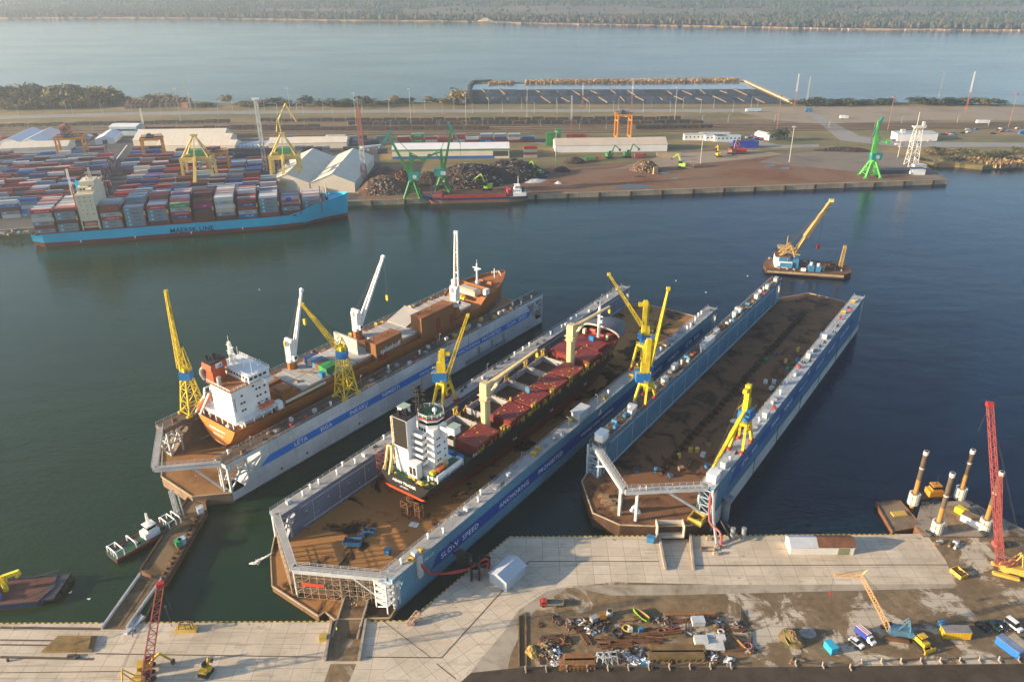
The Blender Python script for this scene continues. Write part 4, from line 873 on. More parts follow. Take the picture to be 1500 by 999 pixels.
for x, y in ((6,-0.0),(9.6,3.6),(-8,2)): wb.tube((x-.9,y+1.2,18),(x+.9,y+1.2,18),.7,n=10).box(x-1.1,x+1.1,y+.5,y+1.9,17.3,17.6)
P('mooring_winch', wb, [pm('winch_pale',(.5,.48,.42),.6)], s1)
# holds and hatches
P('hatch_coaming', MB().box(-9.4,9.4,24,136,17.3,19.6), [o_deck], s1)
for y0, y1, zt in ((33,48,20.5),(49,62,20.6),(62.6,73,20.6),(81,98,20.6),(98.6,112,20.8),(112.6,128,21),(129,137,20.6)):
    h = MB().box(-9.2,9.2,y0,y1,19.6,zt)
    for k in range(3): h.box(-9.2,9.2,y0+(y1-y0)*(k+.97)/3,y0+(y1-y0)*(k+1.0)/3-.01,zt,zt+.12)
    h.box(-.15,.15,y0,y1,zt+.003,zt+.1); P('hatch_cover', h, [hatchg], s1)
P('tilted_cover', MB().prismx([(98,20.9),(110,24.4),(110,24.8),(98,21.3)],-9,3), [hatchg], s1)
P('upright_cover', MB().box(-9.4,5.2,66.6,67.4,20.6,27.6), [hatchg], s1)
for y0, y1, z1 in ((70.8,86.4,25.6),(99,121,27.4)):
    e = P('side_shelter', MB().box(5.6,12.06,y0,y1,17.2,z1), [boxbrown], s1); pb = MB()
    pb.box(5.4,12.2,y0-.2,y1+.2,z1,z1+.25)
    for k in range(1,4): pb.box(12.06,12.12,y0+(y1-y0)*k/4,y0+(y1-y0)*k/4+.15,17.4,z1)
    P('shelter_roof', pb, [o_hull], e)
    for k in range(3): P('shelter_fitting', MB().tube((7.5+k*.2,y0+3+k*4,z1+.25),(7.5+k*.2,y0+3+k*4,z1+1),.35), [o_hull], e)
P('shelter_door', MB().box(12.06,12.10,108.5,111.5,17.4,24), [redox], s1); P('shelter_door', MB().box(12.06,12.10,118,120.8,17.4,22.5), [redox], s1); P('stain_panel', MB().box(12.06,12.09,72,77,17.4,20.5), [redox], s1)
text('lettering', 'spliethoff', 3.3, s1, (12.12,73.2,20.4), (0,1,0), (0,0,1), letter_w, bold=.05)
P('tween_boxes', MB().box(-1,8.6,24,31.5,19.6,21.3).box(2.2,7.2,25,30,21.3,22.6).box(-8.6,-2,24,32,19.6,22), [o_hull], s1)
P('deck_boom', MB().beam((10.4,24,19.2),(10.4,44,19.2),.7), [ivory], s1); P('reel', MB().tube((8.8,21,19),(11.2,21,19),1.5,n=14).tube((8.6,21,19),(8.75,21,19),1.9,n=14).tube((11.25,21,19),(11.4,21,19),1.9,n=14), [grey], s1)
mb = MB()
for k in range(26): mb.box(-11.6,-10.2,24+k*4.4,26.2+k*4.4,17.3,18.9+rnd.uniform(0,1.4)).beam((-10.8,26.4+k*4.4,17.3),(-10.8,26.4+k*4.4,20.4),.3)
tag(P('port_lashings', mb, [o_hull], s1), kind='stuff')
P('stores', MB().obox((-3,50.5,21.0),6,.8,.5,.2).obox((0,43,20.9),7,.6,.5,.5).obox((3,36,20.8),1.5,1.5,.6), [wood], s1)
# forecastle
P('breakwater', MB().prismy([(-9,21.4),(9,21.4),(9,25),(-9,25)],150,150.3), [o_hull], s1); mb = MB()
for k in range(12): mb.box(-8.6+k*1.5,-8.3+k*1.5,150.3,151.4,21.4,24.6)
P('breakwater_rib', mb, [o_hull], s1)
P('fore_store', MB().box(-5.6,6.2,143.5,149,21.6,24.0).box(-4.4,5.0,144.4,148,24.0,24.3), [pm('pale_store',(.5,.42,.32),.6)], s1)
P('yellow_gear', MB().box(-3.4,-1.6,139,141,20.6,22.2).box(-1,.8,139.2,140.8,20.6,22).box(1.4,3,139,140.6,20.6,21.8), [yellow], s1)
P('fore_mast', MB().tube((0,153,21.4),(0,153,26),1.1,.8,10).tube((0,153,26),(0,153,35),.55,.35,8).beam((-2.6,153,32.6),(2.6,153,32.6),.4).tube((0,153,35),(0,153,37),.1).tube((0,153,31.6),(0,153,31.9),1.4,n=10), [white], s1)
P('bow_post', MB().tube((0,167,23),(0,167,28),.25).rail([(-3,168.5,24),(0,170.5,24.4),(3,168.5,24)],1.4,.12,1), [white], s1)
P('anchor_windlass', MB().tube((-4,160,23),(-1.4,160,23),.8,n=10).tube((1.4,160,23),(4,160,23),.8,n=10).box(-4.2,4.2,159.4,160.8,21.9,22.4), [o_hull], s1)
P('bow_platform', MB().box(-11.4,-9.6,146,150,22.8,26), [white], s1); P('bow_platform', MB().box(9.4,11.2,146,149,22.8,25.5), [white], s1)
# deck cranes
def deck_crane(par, x, y, z0, zh, tip, ped, tower, jib, hook=None):
    c = T0 = link('deck_crane', MB().prism([(x+2.1*cos(a),y+2.1*sin(a)) for a in [math.pi/8+math.pi/4*k for k in range(8)]],z0,z0+zh*.42).mesh('deck_crane',[ped]), par)
    zt = z0+zh*.42
    P('tower', MB().tube((x,y,zt),(x,y,zt+1.2),2.2,n=14).add([],[]).box(x-1.9,x-.9,y-1.3,y+1.3,zt+1.2,z0+zh).box(x+.9,x+1.9,y-1.3,y+1.3,zt+1.2,z0+zh).box(x-1.9,x+1.9,y-1.3,y-.8,zt+1.2,z0+zh*.86).box(x-2.2,x+2.2,y-.6,y+.6,z0+zh,z0+zh+1.0).box(x+1.9,x+3.2,y-1,y+.8,zt+1,zt+3.2), [tower], c)
    P('cab_window', MB().box(x+3.2,x+3.26,y-.7,y+.5,zt+1.6,zt+2.9), [glass], c)
    p0, p1 = Vector((x,y+1.2,zt+1.6)), Vector(tip); d = (p1-p0); n = d.cross(Vector((0,0,1))).normalized()
    mb = MB()
    for s_ in (-1,1): mb.beam(p0+n*s_*1.25, p1+n*s_*.55, .75, 1.0, w2=.5, h2=.7)
    for f in (.12,.42,.7,.97): mb.beam(p0.lerp(p1,f)+n*1.25*(1-f*.55), p0.lerp(p1,f)-n*1.25*(1-f*.55), .45, .7)
    P('jib', mb, [jib], c); P('jib_head', MB().beam(p1+n*.9-d.normalized()*.8, p1-n*.9-d.normalized()*.8, 1.3, .9), [tower], c)
    rp = MB()
    for s_ in (-.4,.4): rp.beam((x+s_,y,z0+zh+.6), p1+n*s_, .09)
    if hook is not None: rp.beam(p1, (p1.x,p1.y,hook+1.2), .09)
    P('hoist_rope', rp, [dkgrey], c)
    if hook is not None: P('hook_block', MB().box(p1.x-.5,p1.x+.5,p1.y-.35,p1.y+.35,hook-1,hook+1.4).tube((p1.x,p1.y,hook-1.6),(p1.x,p1.y,hook-1),.2), [yellow], c)
    return c
Mi = Matrix.Translation(dw(D1, sx, 12.6, 0)) @ Matrix.Rotation(-rad(D1[2]),4,'Z'); Mi.invert()
def loc1(u, v, w): # point of the photo at depth of world point w (same distance north)
    r = ray(u,v); t_ = w.y/r.y; return Mi @ Vector((r.x*t_, w.y, CH+r.z*t_))
for (x, y, uv, dy, hk) in ((-8.2,42.6,(442,422),5,None),(-8.6,79.4,(562,374),12,34),(9.4,125,(668,338),3,44)):
    wpt = Mi.inverted() @ Vector((x,y,20)); wpt.y += dy
    deck_crane(s1, x, y, 17.3 if x < 0 else 17.8, 15.5, loc1(*uv, wpt), o_hull, white, white, hk)
P('hanging_block', MB().box(-8.4,-7.6,40,40.6,31.6,33.2), [yellow], s1)
# containers on its deck
conts = [('navy blue',(.03,.06,.2)),('pale grey',(.45,.43,.40)),('mid blue',(.06,.2,.34)),('brown',(.2,.06,.035)),('bright green',(.03,.33,.06)),('dark green',(.03,.17,.06))]
def box_container(l=6.06, w_=2.44, h=2.6):
    mb = MB().box(-w_/2,w_/2,-l/2,l/2,.05,h)
    n = int(l/.6)
    for k in range(n):
        y = -l/2+.25+k*(l-.5)/(n-1)
        for s_ in (-1,1): mb.box(s_*w_/2-(.04 if s_ < 0 else 0), s_*w_/2+(.04 if s_ > 0 else 0), y-.1, y+.1, .25, h-.2)
    for s_ in (-1,1): mb.box(-w_/2-.02,w_/2+.02,s_*l/2-.06,s_*l/2+.06,0,.2).box(-w_/2-.02,w_/2+.02,s_*l/2-.06,s_*l/2+.06,h-.2,h+.02)
    return mb
for i,(cn,cc) in enumerate(conts):
    p = (Mi.inverted()) @ Vector((-6.3+i*2.65,50.8-(.2*i),20.75))
    M1('shipping_container', '%s container lashed crosswise in the row on the orange ship deck' % cn, 'container', box_container(), [pm('paint '+cn,cc,.55,.15,.3)], p, -rad(D1[2])+.03, 'containers on the orange ship')
p = Mi.inverted() @ Vector((8.2,44.5,20.7)); M1('tool_container','small bright blue box beside the containers on the orange ship','container',MB().box(-1,1,-1,1,.1,2.0).box(-1.1,1.1,-1.1,1.1,2.0,2.12).box(-.9,.9,-.9,.9,0,.1),[lblue],p,-rad(D1[2]))

# ---------------- black and red cargo ship in dock two
bk = pm('hull_black', (.020,.018,.018), .5, .3, .1, rust=.04); rd = pm('hull_red', (.14,.022,.018), .65, .25, .08, streak=.5); rds = pm('stern_red', (.60,.07,.015), .5, .1)
gdeck = pm('green_deck', (.03,.11,.06), .7, .2, .3, rust=.1); hcov = pm('hatch_oxide', (.20,.026,.020), .55, .2, .12, rust=.04); hold_m = pm('hold_grey', (.30,.30,.31), .75, .2, .15, streak=.5, rust=.06)
s2 = T('cargo_ship', 'black and dark red cargo ship with cream deck cranes, propped in the middle floating dock', 'ship', dw(D2,-27.7,34.6,0), -rad(D2[2]))
st = [(0,11.0,10.0,16.0,.30,0),(3,11.3,8.6,16.0,.30,0),(10,11.5,5.5,16.0,.28,0),(22,11.5,4.0,16.0,.15,0),(38,11.5,4.0,16.0,.07,0),(80,11.5,4.0,16.0,.05,0),(106,11.5,4.0,16.2,.07,0),(116,11.4,4.0,17.2,.14,0),(124,10.9,4.0,18.6,.25,.4),(131,9.8,4.0,19.3,.4,1),(137,7.9,4.0,19.8,.6,1.8),(142,5.4,4.2,20.2,.8,2.5),(146,2.6,4.6,20.5,1,3),(148,.3,5.4,20.7,1,3.3)]
hb, top = hull('hull', st, [rd, bk], [9.8], s2)
P('stern_patch', MB().add([(-7.4,-.05,10.05),(7.4,-.05,10.05),(9.2,-.05,11.0),(-9.2,-.05,11.0)],[(0,1,2,3)]), [rds], s2)
text('lettering', 'ASIAN TRADER', 1.55, s2, (0,-.09,13.7), (1,0,0), (0,0,1), letter_w, 'CENTER', bold=.03); text('lettering', 'LIMASSOL', .9, s2, (0,-.09,12.3), (1,0,0), (0,0,1), letter_w, 'CENTER')
deckcap(top, 0, 6, .9, s2, gdeck); deckcap(top, 6, 13, 1.2, s2, redox, 'forecastle_deck')
mb = MB(); [mb.beam(a, b, .3, .25) for side in top for a, b in zip(side, side[1:])]; P('bulwark_rail', mb, [bk], s2)
P('main_deck', MB().box(-11.2,11.2,24,108,15.2,15.35), [rustd], s2)
mb = MB().box(-.35,.35,1.5,6,3.8,9.8); P('rudder', mb, [rustd], s2); mb = MB()
for k in range(4): mb.beam((0,8,6.6),(2.2*cos(k*1.571+.5),8,6.6+2.2*sin(k*1.571+.5)),.8,.2)
P('propeller', mb.tube((0,7,6.6),(0,11,6.6),.55), [pm('bronze',(.28,.16,.05))], s2)
# long twin holds: open on the port side, covered on the starboard side
yb = [(25.5,39.5),(46.5,59),(60,73),(74,86.5),(87.5,99)]; y6 = [(104.5,115.5),(116.2,125)]
frm = MB()
for y0, y1 in yb:
    frm.box(-10.2,-9.9,y0,y1,11,18).box(1.2,1.5,y0,y1,11,18).box(-9.9,1.2,y0-.15,y0,11,18).box(-9.9,1.2,y1,y1+.15,11,18).box(-9.9,1.2,y0,y1,10.9,11)
    for k in range(4): frm.box(-9.9,-9.7,y0+(k+.5)*(y1-y0)/4,y0+(k+.5)*(y1-y0)/4+.3,11,18)
P('hold', frm, [hold_m], s2)
cm = MB()
for y0, y1 in yb: cm.box(1.5,10.2,y0,y1,15.3,18).box(-10.6,-10.2,y0,y1,15.3,17.9)
for y0, y1 in y6: cm.box(-9,9 if y1 < 120 else 7,y0,y1,15.3,18)
P('hatch_coaming', cm, [redox], s2)
for y0, y1 in yb:
    h = MB().box(1.3,11.0,y0+.15,y1-.15,18,18.75); sp = rnd.random()
    h.mat(1)
    for k in range(9): h.box(0,0,0,0,0,0) if False else h.obox((rnd.uniform(2,10.2),rnd.uniform(y0+1,y1-1),18.83),rnd.uniform(.3,.9),.3,.16,rnd.uniform(0,3))
    h.mat(2)
    for k in range(7): h.obox((rnd.uniform(2,10.2),rnd.uniform(y0+1,y1-1),18.82),rnd.uniform(.4,1.3),.22,.14,rnd.uniform(0,3))
    P('hatch_cover', h, [hcov, yellow, pm('signal_red',(.55,.04,.03),.5)], s2)
P('hatch_cover', MB().box(-9.4,9.4,104.3,115.3,18,18.7), [hcov], s2); P('hatch_cover', MB().box(-8.8,7.6,116,125,18,18.8), [hcov], s2); P('closed_cover', MB().box(-9.9,-1,105,115,18.7,19.0), [hcov], s2)
gear = MB(); gr = MB()
for k in range(150):
    y = rnd.uniform(24,126); x = rnd.choice((-11.0,11.05,1.1,-10.6,10.9)); h = rnd.uniform(.8,2.6)
    gear.obox((x+rnd.uniform(-.3,.3),y,15.4+h/2+(1.6 if abs(x)<10 else 0)),rnd.uniform(.25,.7),rnd.uniform(.3,1.1),h,rnd.uniform(-.4,.4))
for y0, y1 in yb+y6:
    for k in range(12): gear.obox((-9.6+k*1.75+rnd.uniform(-.4,.4),y1+.5,17.5),rnd.uniform(.3,.8),.5,rnd.uniform(.6,2.2),rnd.uniform(0,1))
tag(P('lashing_gear', gear, [pm('lashing_yellow',(.42,.27,.03),.6,.3,.5,rust=.2)], s2), kind='stuff')
for y in (41.2,61,74,88,101):
    for x in (-11.2,11.2): P('lashing_post', MB().beam((x,y-1,15.3),(x,y-1,20),.4).beam((x,y+1,15.3),(x,y+1,20),.4).box(x-.5,x+.5,y-1.3,y+1.3,19.4,19.9).beam((x,y-1,16),(x,y+1,19),.25), [lashy := pm('lashing_yellow',(.42,.27,.03),.6,.3,.5,rust=.2)], s2)
P('side_rail', MB().rail([(11.2,24,16),(11.2,108,16.2)],1.1,.1,2.6).rail([(-11.2,24,16),(-11.2,108,16.2)],1.1,.1,2.6), [rustd], s2)
for y in (46.8,72,98): text('lettering', 'TUG', 1.3, s2, (11.52,y,10.4), (0,1,0), (0,0,1), letter_w, bold=.02)
# accommodation tower
hs = P('deckhouse', MB().box(.4,6.8,8.4,15.4,15.2,33.0).box(-8.5,.4,8.8,15.4,15.2,29).box(-9.5,10.2,6,18,15.1,17.8), [white], s2)
P('side_terrace', MB().box(6.8,10.9,4.6,17.6,17.8,18.0), [gdeck], hs); P('terrace_edge', MB().box(10.7,11.0,4.6,17.6,17.4,18.9).beam((10.8,5,15.2),(10.8,5,17.6),.4).beam((10.8,11,15.2),(10.8,11,17.6),.4).beam((6.9,4.7,15.2),(6.9,4.7,17.6),.4), [white], hs)
for k in range(5):
    z = 19.8+k*2.7; P('balcony', MB().box(-.6,4.2,5.6,8.4,z,z+.2).box(-.6,4.2,5.5,5.65,z+.2,z+1.2).box(4.1,4.25,5.6,8.4,z+.2,z+1.2), [white], hs)
    windows(hs, ('y',8.4), [(.9+1.1*q,z+1.5) for q in range(3)], (.8,1.2))
windows(hs, ('x',6.8), [(a,z) for z in (20.6,23.4,26.2,29) for a in (10.2,11.2,13.8)], (.7,.7))
fn = P('funnel', MB().box(-6.6,-.6,3.6,8.6,15.2,26.5), [white], s2)
P('funnel_upper', MB().box(-6.62,-.58,3.58,8.62,26.5,36.6), [white], fn); P('funnel_black', MB().box(-6.64,-.7,3.54,3.6,25.6,36.4), [pm('funnel_sooty',(.012,.010,.008),.7,.25,.4)], fn); P('funnel_top', MB().box(-6.7,-.5,3.5,8.7,36.6,37.0).tube((-4.6,5,37),(-4.6,4.6,39),.5).tube((-2.8,6.6,37),(-2.8,6.2,39.4),.6), [black], fn)
P('exhaust_ladder', MB().lattice((-7.4,4.4,17),(-7.4,4.4,36),1.0,1.0,12,.16).beam((-7,4.4,24),(-6.6,4.4,24),.3), [ivory], fn)
for k in range(2): P('vent_box', MB().box(-.3,3.6,2.6,5.4,15.2,21.2).box(-.5,3.8,2.4,5.6,21.2,21.5) if k == 0 else MB().box(.4,1.6,2.5,2.62,17,20).box(2,3.2,2.5,2.62,17,20).box(-.32,-.26,0,0,0,0), [white, black][k:k+1], fn)
oct_ = [(2.6+4.6*cos(math.pi/8+k*math.pi/4), 12.4+4.4*sin(math.pi/8+k*math.pi/4)) for k in range(8)]
br = P('bridge', MB().prism(oct_,33.0,36.2), [white], s2)
P('bridge_windows', MB().prism([(2.6+(x-2.6)*1.006,12.4+(y-12.4)*1.006) for x,y in oct_],34.3,35.4), [glass], br)
P('red_stripe', MB().prism([(2.6+(x-2.6)*1.05,12.4+(y-12.4)*1.05) for x,y in oct_],36.2,36.8), [red], br); P('top_deck', MB().prism([(2.6+(x-2.6)*1.04,12.4+(y-12.4)*1.04) for x,y in oct_],36.81,36.9), [gdeck], br)
P('bridge_railing', MB().rail([(2.6+(x-2.6)*1.02,12.4+(y-12.4)*1.02,36.9) for x,y in oct_+oct_[:1]],1.2,.12,1.2), [white], br)
for s_ in (-1,1):
    wg = P('bridge_wing', MB().box(*((6.4,13.4) if s_ > 0 else (-11.8,-1.2)),11.4,13.8,32.2,32.6).box(*((6.4,13.4) if s_ > 0 else (-11.8,-1.2)),11.3,11.5,32.6,33.8).box(*((10.6,13.4) if s_ > 0 else (-11.8,-9)),11.4,14.6,32.0,34.6).prismy([(6.8,28),(6.8,32),(12,32)] if s_ > 0 else [(-8,32),(-3,32),(-3,28)],12,12.6), [white], br)
    P('wing_roof', MB().box(*((10.3,13.7) if s_ > 0 else (-12.1,-8.7)),11.1,14.9,34.6,34.8), [pm('pale_green_roof',(.33,.42,.33),.7,.1)], wg); P('wing_badge', MB().box(*((11.4,12.3) if s_ > 0 else (-10.9,-10)),11.34,11.39,32.7,33.5), [red], wg)
P('satellite_dome', MB().ball((4.4,12.4,38.6),.85,10,6).tube((4.4,12.4,36.9),(4.4,12.4,37.9),.25), [white], s2)
ms = MB().lattice((-1.2,11,36.6),(-1.2,11,46),1.6,.8,6,.3)
for z in (40,42,44,45.6): ms.beam((-4.2,11,z),(1.8,11,z),.35).beam((-1.2,9,z+.5),(-1.2,13,z+.5),.3)
P('radar_mast', ms.tube((.6,11,37),(.6,11,50),.1), [black], s2)
P('davit', MB().beam((-9.6,.8,15.4),(-8.8,2.4,25),.6).beam((-6.6,.8,15.4),(-7.0,2.4,25.2),.6).beam((-8.8,2.4,25),(-7,2.4,25.2),.5).beam((-10,.4,15.4),(-8.9,1.8,20),.6).beam((-6.6,-.2,15.4),(-6.9,1.8,21),.6).beam((-8.8,2.4,25),(-8.2,5,17),.4), [cream], s2)
P('rescue_boat', MB().prism([(8.2,7),(8.8,6.4),(9.5,7),(9.7,9.6),(9.2,11),(8.5,11),(8.1,9.6)],18.5,19.6), [pm('lifeboat_orange',(.62,.14,.04))], s2)
P('boat_crane', MB().tube((8.8,12.2,18),(8.8,12.2,20.6),.25).beam((8.8,12.2,20.6),(8.4,7.6,21.2),.3).box(7.2,8.6,11.4,13.4,18,19.1), [cream], s2); P('deck_locker', MB().box(7.2,8.8,5,6.6,18,19.2), [yellow], s2)
sc_ = MB()
for k in range(14): sc_.obox((rnd.uniform(-9,10.4),rnd.uniform(.6,5.5),15.1+.6),rnd.uniform(.5,1.6),rnd.uniform(.5,1.6),rnd.uniform(.7,1.5),rnd.uniform(0,3))
tag(P('stern_gear', sc_.tube((5,1.6,16),(7,1.6,16),.8,n=10), [oldyellow], s2), kind='stuff'); P('deck_stores', MB().obox((3,20.5,16.2),3,2,1.8,.2).obox((-2,21.6,15.9),4,1.4,1.4).obox((7.6,20.4,16.0),2,2.6,1.6), [blue], s2)
P('white_screen', MB().box(7.8,10.8,18.4,18.6,15.3,18.2).box(10.6,10.9,24,29.5,15.3,16.6), [white], s2)
# cream deck cranes
def cream_crane(x, y, zt, tip, hook):
    c = link('deck_crane', MB().prism([(x-1.4,y-1.1),(x-.9,y-1.6),(x+.9,y-1.6),(x+1.4,y-1.1),(x+1.4,y+1.1),(x+.9,y+1.6),(x-.9,y+1.6),(x-1.4,y+1.1)],15.2,zt-6.5).mesh('deck_crane',[cream]), s2)
    P('tower', MB().tube((x,y,zt-6.5),(x,y,zt-6.0),2.4,n=14).box(x-1.55,x+1.55,y-1.4,y+1.4,zt-6,zt).box(x-2.3,x+2.3,y-1.9,y+1.9,zt-4.6,zt-4.3).box(x-1.5,x+1.5,y-1.2,y+1.6,zt,zt+.7), [cream], c)
    p0, p1 = Vector((x,y+1.6,zt-1.2)), Vector(tip); d = p1-p0; n = d.cross(Vector((0,0,1))).normalized(); mb = MB()
    mb.beam(p0, p1, 1.9, 1.4, w2=.8, h2=.7); P('jib', mb, [cream], c)
    P('ram', MB().beam((x,y+1.8,zt-5.6), p0.lerp(p1,.27), .5).beam((x+.9,y+1.6,zt-5.6), p0.lerp(p1,.27)+n*.6, .35), [ivory], c)
    P('hook_block', MB().box(p1.x-.5,p1.x+.5,p1.y-.4,p1.y+.4,p1.z-3.2,p1.z-1.6).beam(p1,(p1.x,p1.y,p1.z-1.6),.15), [yellow], c)
M2i = (Matrix.Translation(dw(D2,-27.7,34.6,0)) @ Matrix.Rotation(-rad(D2[2]),4,'Z')).inverted()
def loc2(u, v, w):
    r = ray(u,v); t_ = w.y/r.y; return M2i @ Vector((r.x*t_, w.y, CH+r.z*t_))
for x, y, zt, uv, dy in ((1.9,43.0,33.5,(787,512),22),(2.4,101.8,34.5,(893,449),22)):
    wpt = M2i.inverted() @ Vector((x,y,20)); wpt.y += dy; cream_crane(x, y, zt, loc2(*uv, wpt), 0)
# whaleback bow
wbk = MB(); ny, nx = 8, 12; V = []
for i in range(ny+1):
    f = i/ny; y = 131.5+f*16.0; b = 9.6*math.sqrt(max(0,1-(f*.995)**2)); zb = 19.3+f*1.0; hgt = 3.8*(1-f**2.2)*.95+.1
    for j in range(nx+1):
        a = math.pi*j/nx; V.append((-b*cos(a), y-1.2*(sin(a)) if i == 0 else y, zb+hgt*sin(a)**.8))
wbk.add(V, [(i*(nx+1)+j,(i+1)*(nx+1)+j,(i+1)*(nx+1)+j+1,i*(nx+1)+j+1) for i in range(ny) for j in range(nx)])
P('whaleback', wbk, [pm('whaleback_grey',(.10,.105,.125),.6,.15,.1,streak=.2)], s2, smooth=True)
rim = MB(); rim.path([V[j] for j in range(nx+1)], .45, 6); P('whaleback_rim', rim, [pm('rim_pale',(.5,.46,.4),.6)], s2)
P('foremast', MB().tube((1,128,18.6),(1,128,33.5),.75,.55,10).beam((-.8,128,29),(2.8,128,29),.4).box(.3,1.7,127.2,128.8,31.4,31.7).tube((1,128,33.5),(1,128,36),.1).box(1.4,2.6,127.5,128.5,26,27.2), [white], s2)
P('windlass', MB().tube((-5,131,19.6),(-2,131,19.6),.9,n=10).tube((3.4,131,19.6),(6,131,19.6),.9,n=10).box(-6,7,130.4,131.8,18.2,18.8), [pm('windlass_red',(.4,.08,.05),.5)], s2)
P('vent_head', MB().box(-7.4,-6.2,128,129.6,18.2,20.4), [ivory], s2); P('vent_head', MB().box(4.4,5.4,128.4,129.8,18.2,20.2), [ivory], s2); P('paint_store', MB().box(-.9,1.5,122.4,124,18.8,20.8), [blue], s2)
P('hold_screen', MB().box(2.4,4.4,68,68.4,18.9,21), [lblue], s2)
put(D2,'scaffold_tower','reddish scaffold tower beside the stern of the black ship','scaffolding',MB().lattice((0,0,0),(0,0,17),4.5,4.5,9,.14).lattice((4,3,0),(4,3,16),3.5,3.5,8,.13),[pm('scaffold_red',(.24,.07,.05),.7,.3,.5)],-42.5,41,zd2+.03)
put(D2,'prop_trestle','rusty trestle standing under the stern of the black ship','trestle',MB().lattice((0,0,0),(0,0,6.5),3,3,3,.35).lattice((4.4,1,0),(4.4,1,6),2,2,3,.3).beam((0,0,6.4),(4.4,1,6.2),.5),[rusty],-26,33.6,zd2+.03)
# ================================================================== dock cranes
def plane_pt(u, v, w):   # sight line at the same distance north as world point w
    r = ray(u,v); t_ = w.y/r.y; return Vector((r.x*t_, w.y, CH+r.z*t_))
def into(base, rz):
    return (Matrix.Translation(base) @ Matrix.Rotation(rz,4,'Z')).inverted()
def lattice_dock_crane(label, base, rz, cab_z, top_z, tip, by=4.0, group='dock cranes'):
    root = T('dock_crane', label, 'crane', base, rz, group); I = into(base, rz); tp = I @ tip
    zc = cab_z-base.z; zt = top_z-base.z; lg = MB()
    for sx_ in (-1,1):
        for sy_ in (-1,1):
            a, b = Vector((sx_*2.9,sy_*3.6,.9)), Vector((sx_*1.7,sy_*1.7,zc-1.8)); lg.beam(a,b,.42,.42)
    lv = [.9, zc*.34, zc*.66, zc-1.8]
    for k in range(4):
        f = k/3; x, y = 2.9-1.2*f, 3.6-1.9*f; z = lv[k]
        R_ = [(-x,-y,z),(x,-y,z),(x,y,z),(-x,y,z)]
        for i in range(4): lg.beam(R_[i],R_[(i+1)%4],.24)
        if k < 3:
            f2 = (k+1)/3; x2, y2 = 2.9-1.2*f2, 3.6-1.9*f2; S_ = [(-x2,-y2,lv[k+1]),(x2,-y2,lv[k+1]),(x2,y2,lv[k+1]),(-x2,y2,lv[k+1])]
            for i in range(4): lg.beam(R_[i],S_[(i+1)%4],.18).beam(R_[(i+1)%4],S_[i],.18)
    P('tower', lg, [yellow], root)
    for sx_ in (-1,1):
        for sy_ in (-1,1): P('bogie', MB().box(sx_*2.9-.5,sx_*2.9+.5,sy_*3.6-1.1,sy_*3.6+1.1,0,.95), [yellow], root)
    az = math.atan2(tp.y, tp.x); ca, sa = cos(az), sin(az)
    P('machine_house', MB().prism([(2.9*cos(az+a)+.0,2.9*sin(az+a)) for a in (math.pi/4,3*math.pi/4,5*math.pi/4,7*math.pi/4)],zc-1.6,zc+1.6).prism([(2.2*cos(a),2.2*sin(a)) for a in [k*math.pi/6 for k in range(12)]],zc-2.0,zc-1.6), [blue], root)
    P('house_window', MB().obox((2.06*ca,2.06*sa,zc+.4),.1,2.6,1.1,az), [glass], root)
    af_ = MB(); apex = Vector((-.6*ca,-.6*sa,zt))
    for s_ in (-1,1):
        n = Vector((-sa,ca,0))*1.5*s_
        af_.beam(Vector((1.4*ca,1.4*sa,zc+1.6))+n, apex+n*.4, .3).beam(Vector((-1.9*ca,-1.9*sa,zc+1.6))+n, apex+n*.4, .3).beam(Vector((-1.9*ca,-1.9*sa,zc+1.6))+n, Vector((.6*ca,.6*sa,(zc+1.6+zt)/2))+n*.7, .25)
    for f in (.3,.65,1): af_.beam(Vector((.9*ca-sa*1.2,.9*sa+ca*1.2,zc+1.6+(zt-zc-1.6)*f)),Vector((.9*ca+sa*1.2,.9*sa-ca*1.2,zc+1.6+(zt-zc-1.6)*f)),.25)
    af_.box(-1.6,1.6,-1.6,1.6,zc+1.6,zc+3.2); P('a_frame', af_, [yellow], root)
    p0 = Vector((1.6*ca,1.6*sa,zc+2.4)); n_ = max(8,int((tp-p0).length/1.7))
    P('boom', MB().lattice(p0, tp, 2.1, .9, n_, .24, 1.6, .7, td=.13), [yellow], root)
    P('boom_head', MB().obox(tp, 1.2,1.2,1.0, az), [yellow], root)
    rp = MB()
    for s_ in (-.35,.35): rp.beam(apex+Vector((-sa*s_,ca*s_,0)), tp.lerp(p0,.06)+Vector((-sa*s_,ca*s_,.5)), .09)
    rp.beam(tp,(tp.x,tp.y,tp.z-6),.09); P('rope', rp, [dkgrey], root); P('hook_block', MB().box(tp.x-.5,tp.x+.5,tp.y-.4,tp.y+.4,tp.z-8.2,tp.z-6).tube((tp.x,tp.y,tp.z-8.8),(tp.x,tp.y,tp.z-8.2),.2), [yellow], root)
    return root
bA = dw(D1,-41,14,Z1+.06); tA = plane_pt(243,427,bA); lattice_dock_crane('yellow lattice crane with a blue house at the stern of the orange ship', bA, -rad(D1[2]), 32.5, 44, tA)
bB = dw(D1,-3.1,58,Z1+.06); tB = plane_pt(443,446,bB); lattice_dock_crane('yellow lattice crane with a blue house amidships beside the orange ship', bB, -rad(D1[2]), 35, 41.5, tB)
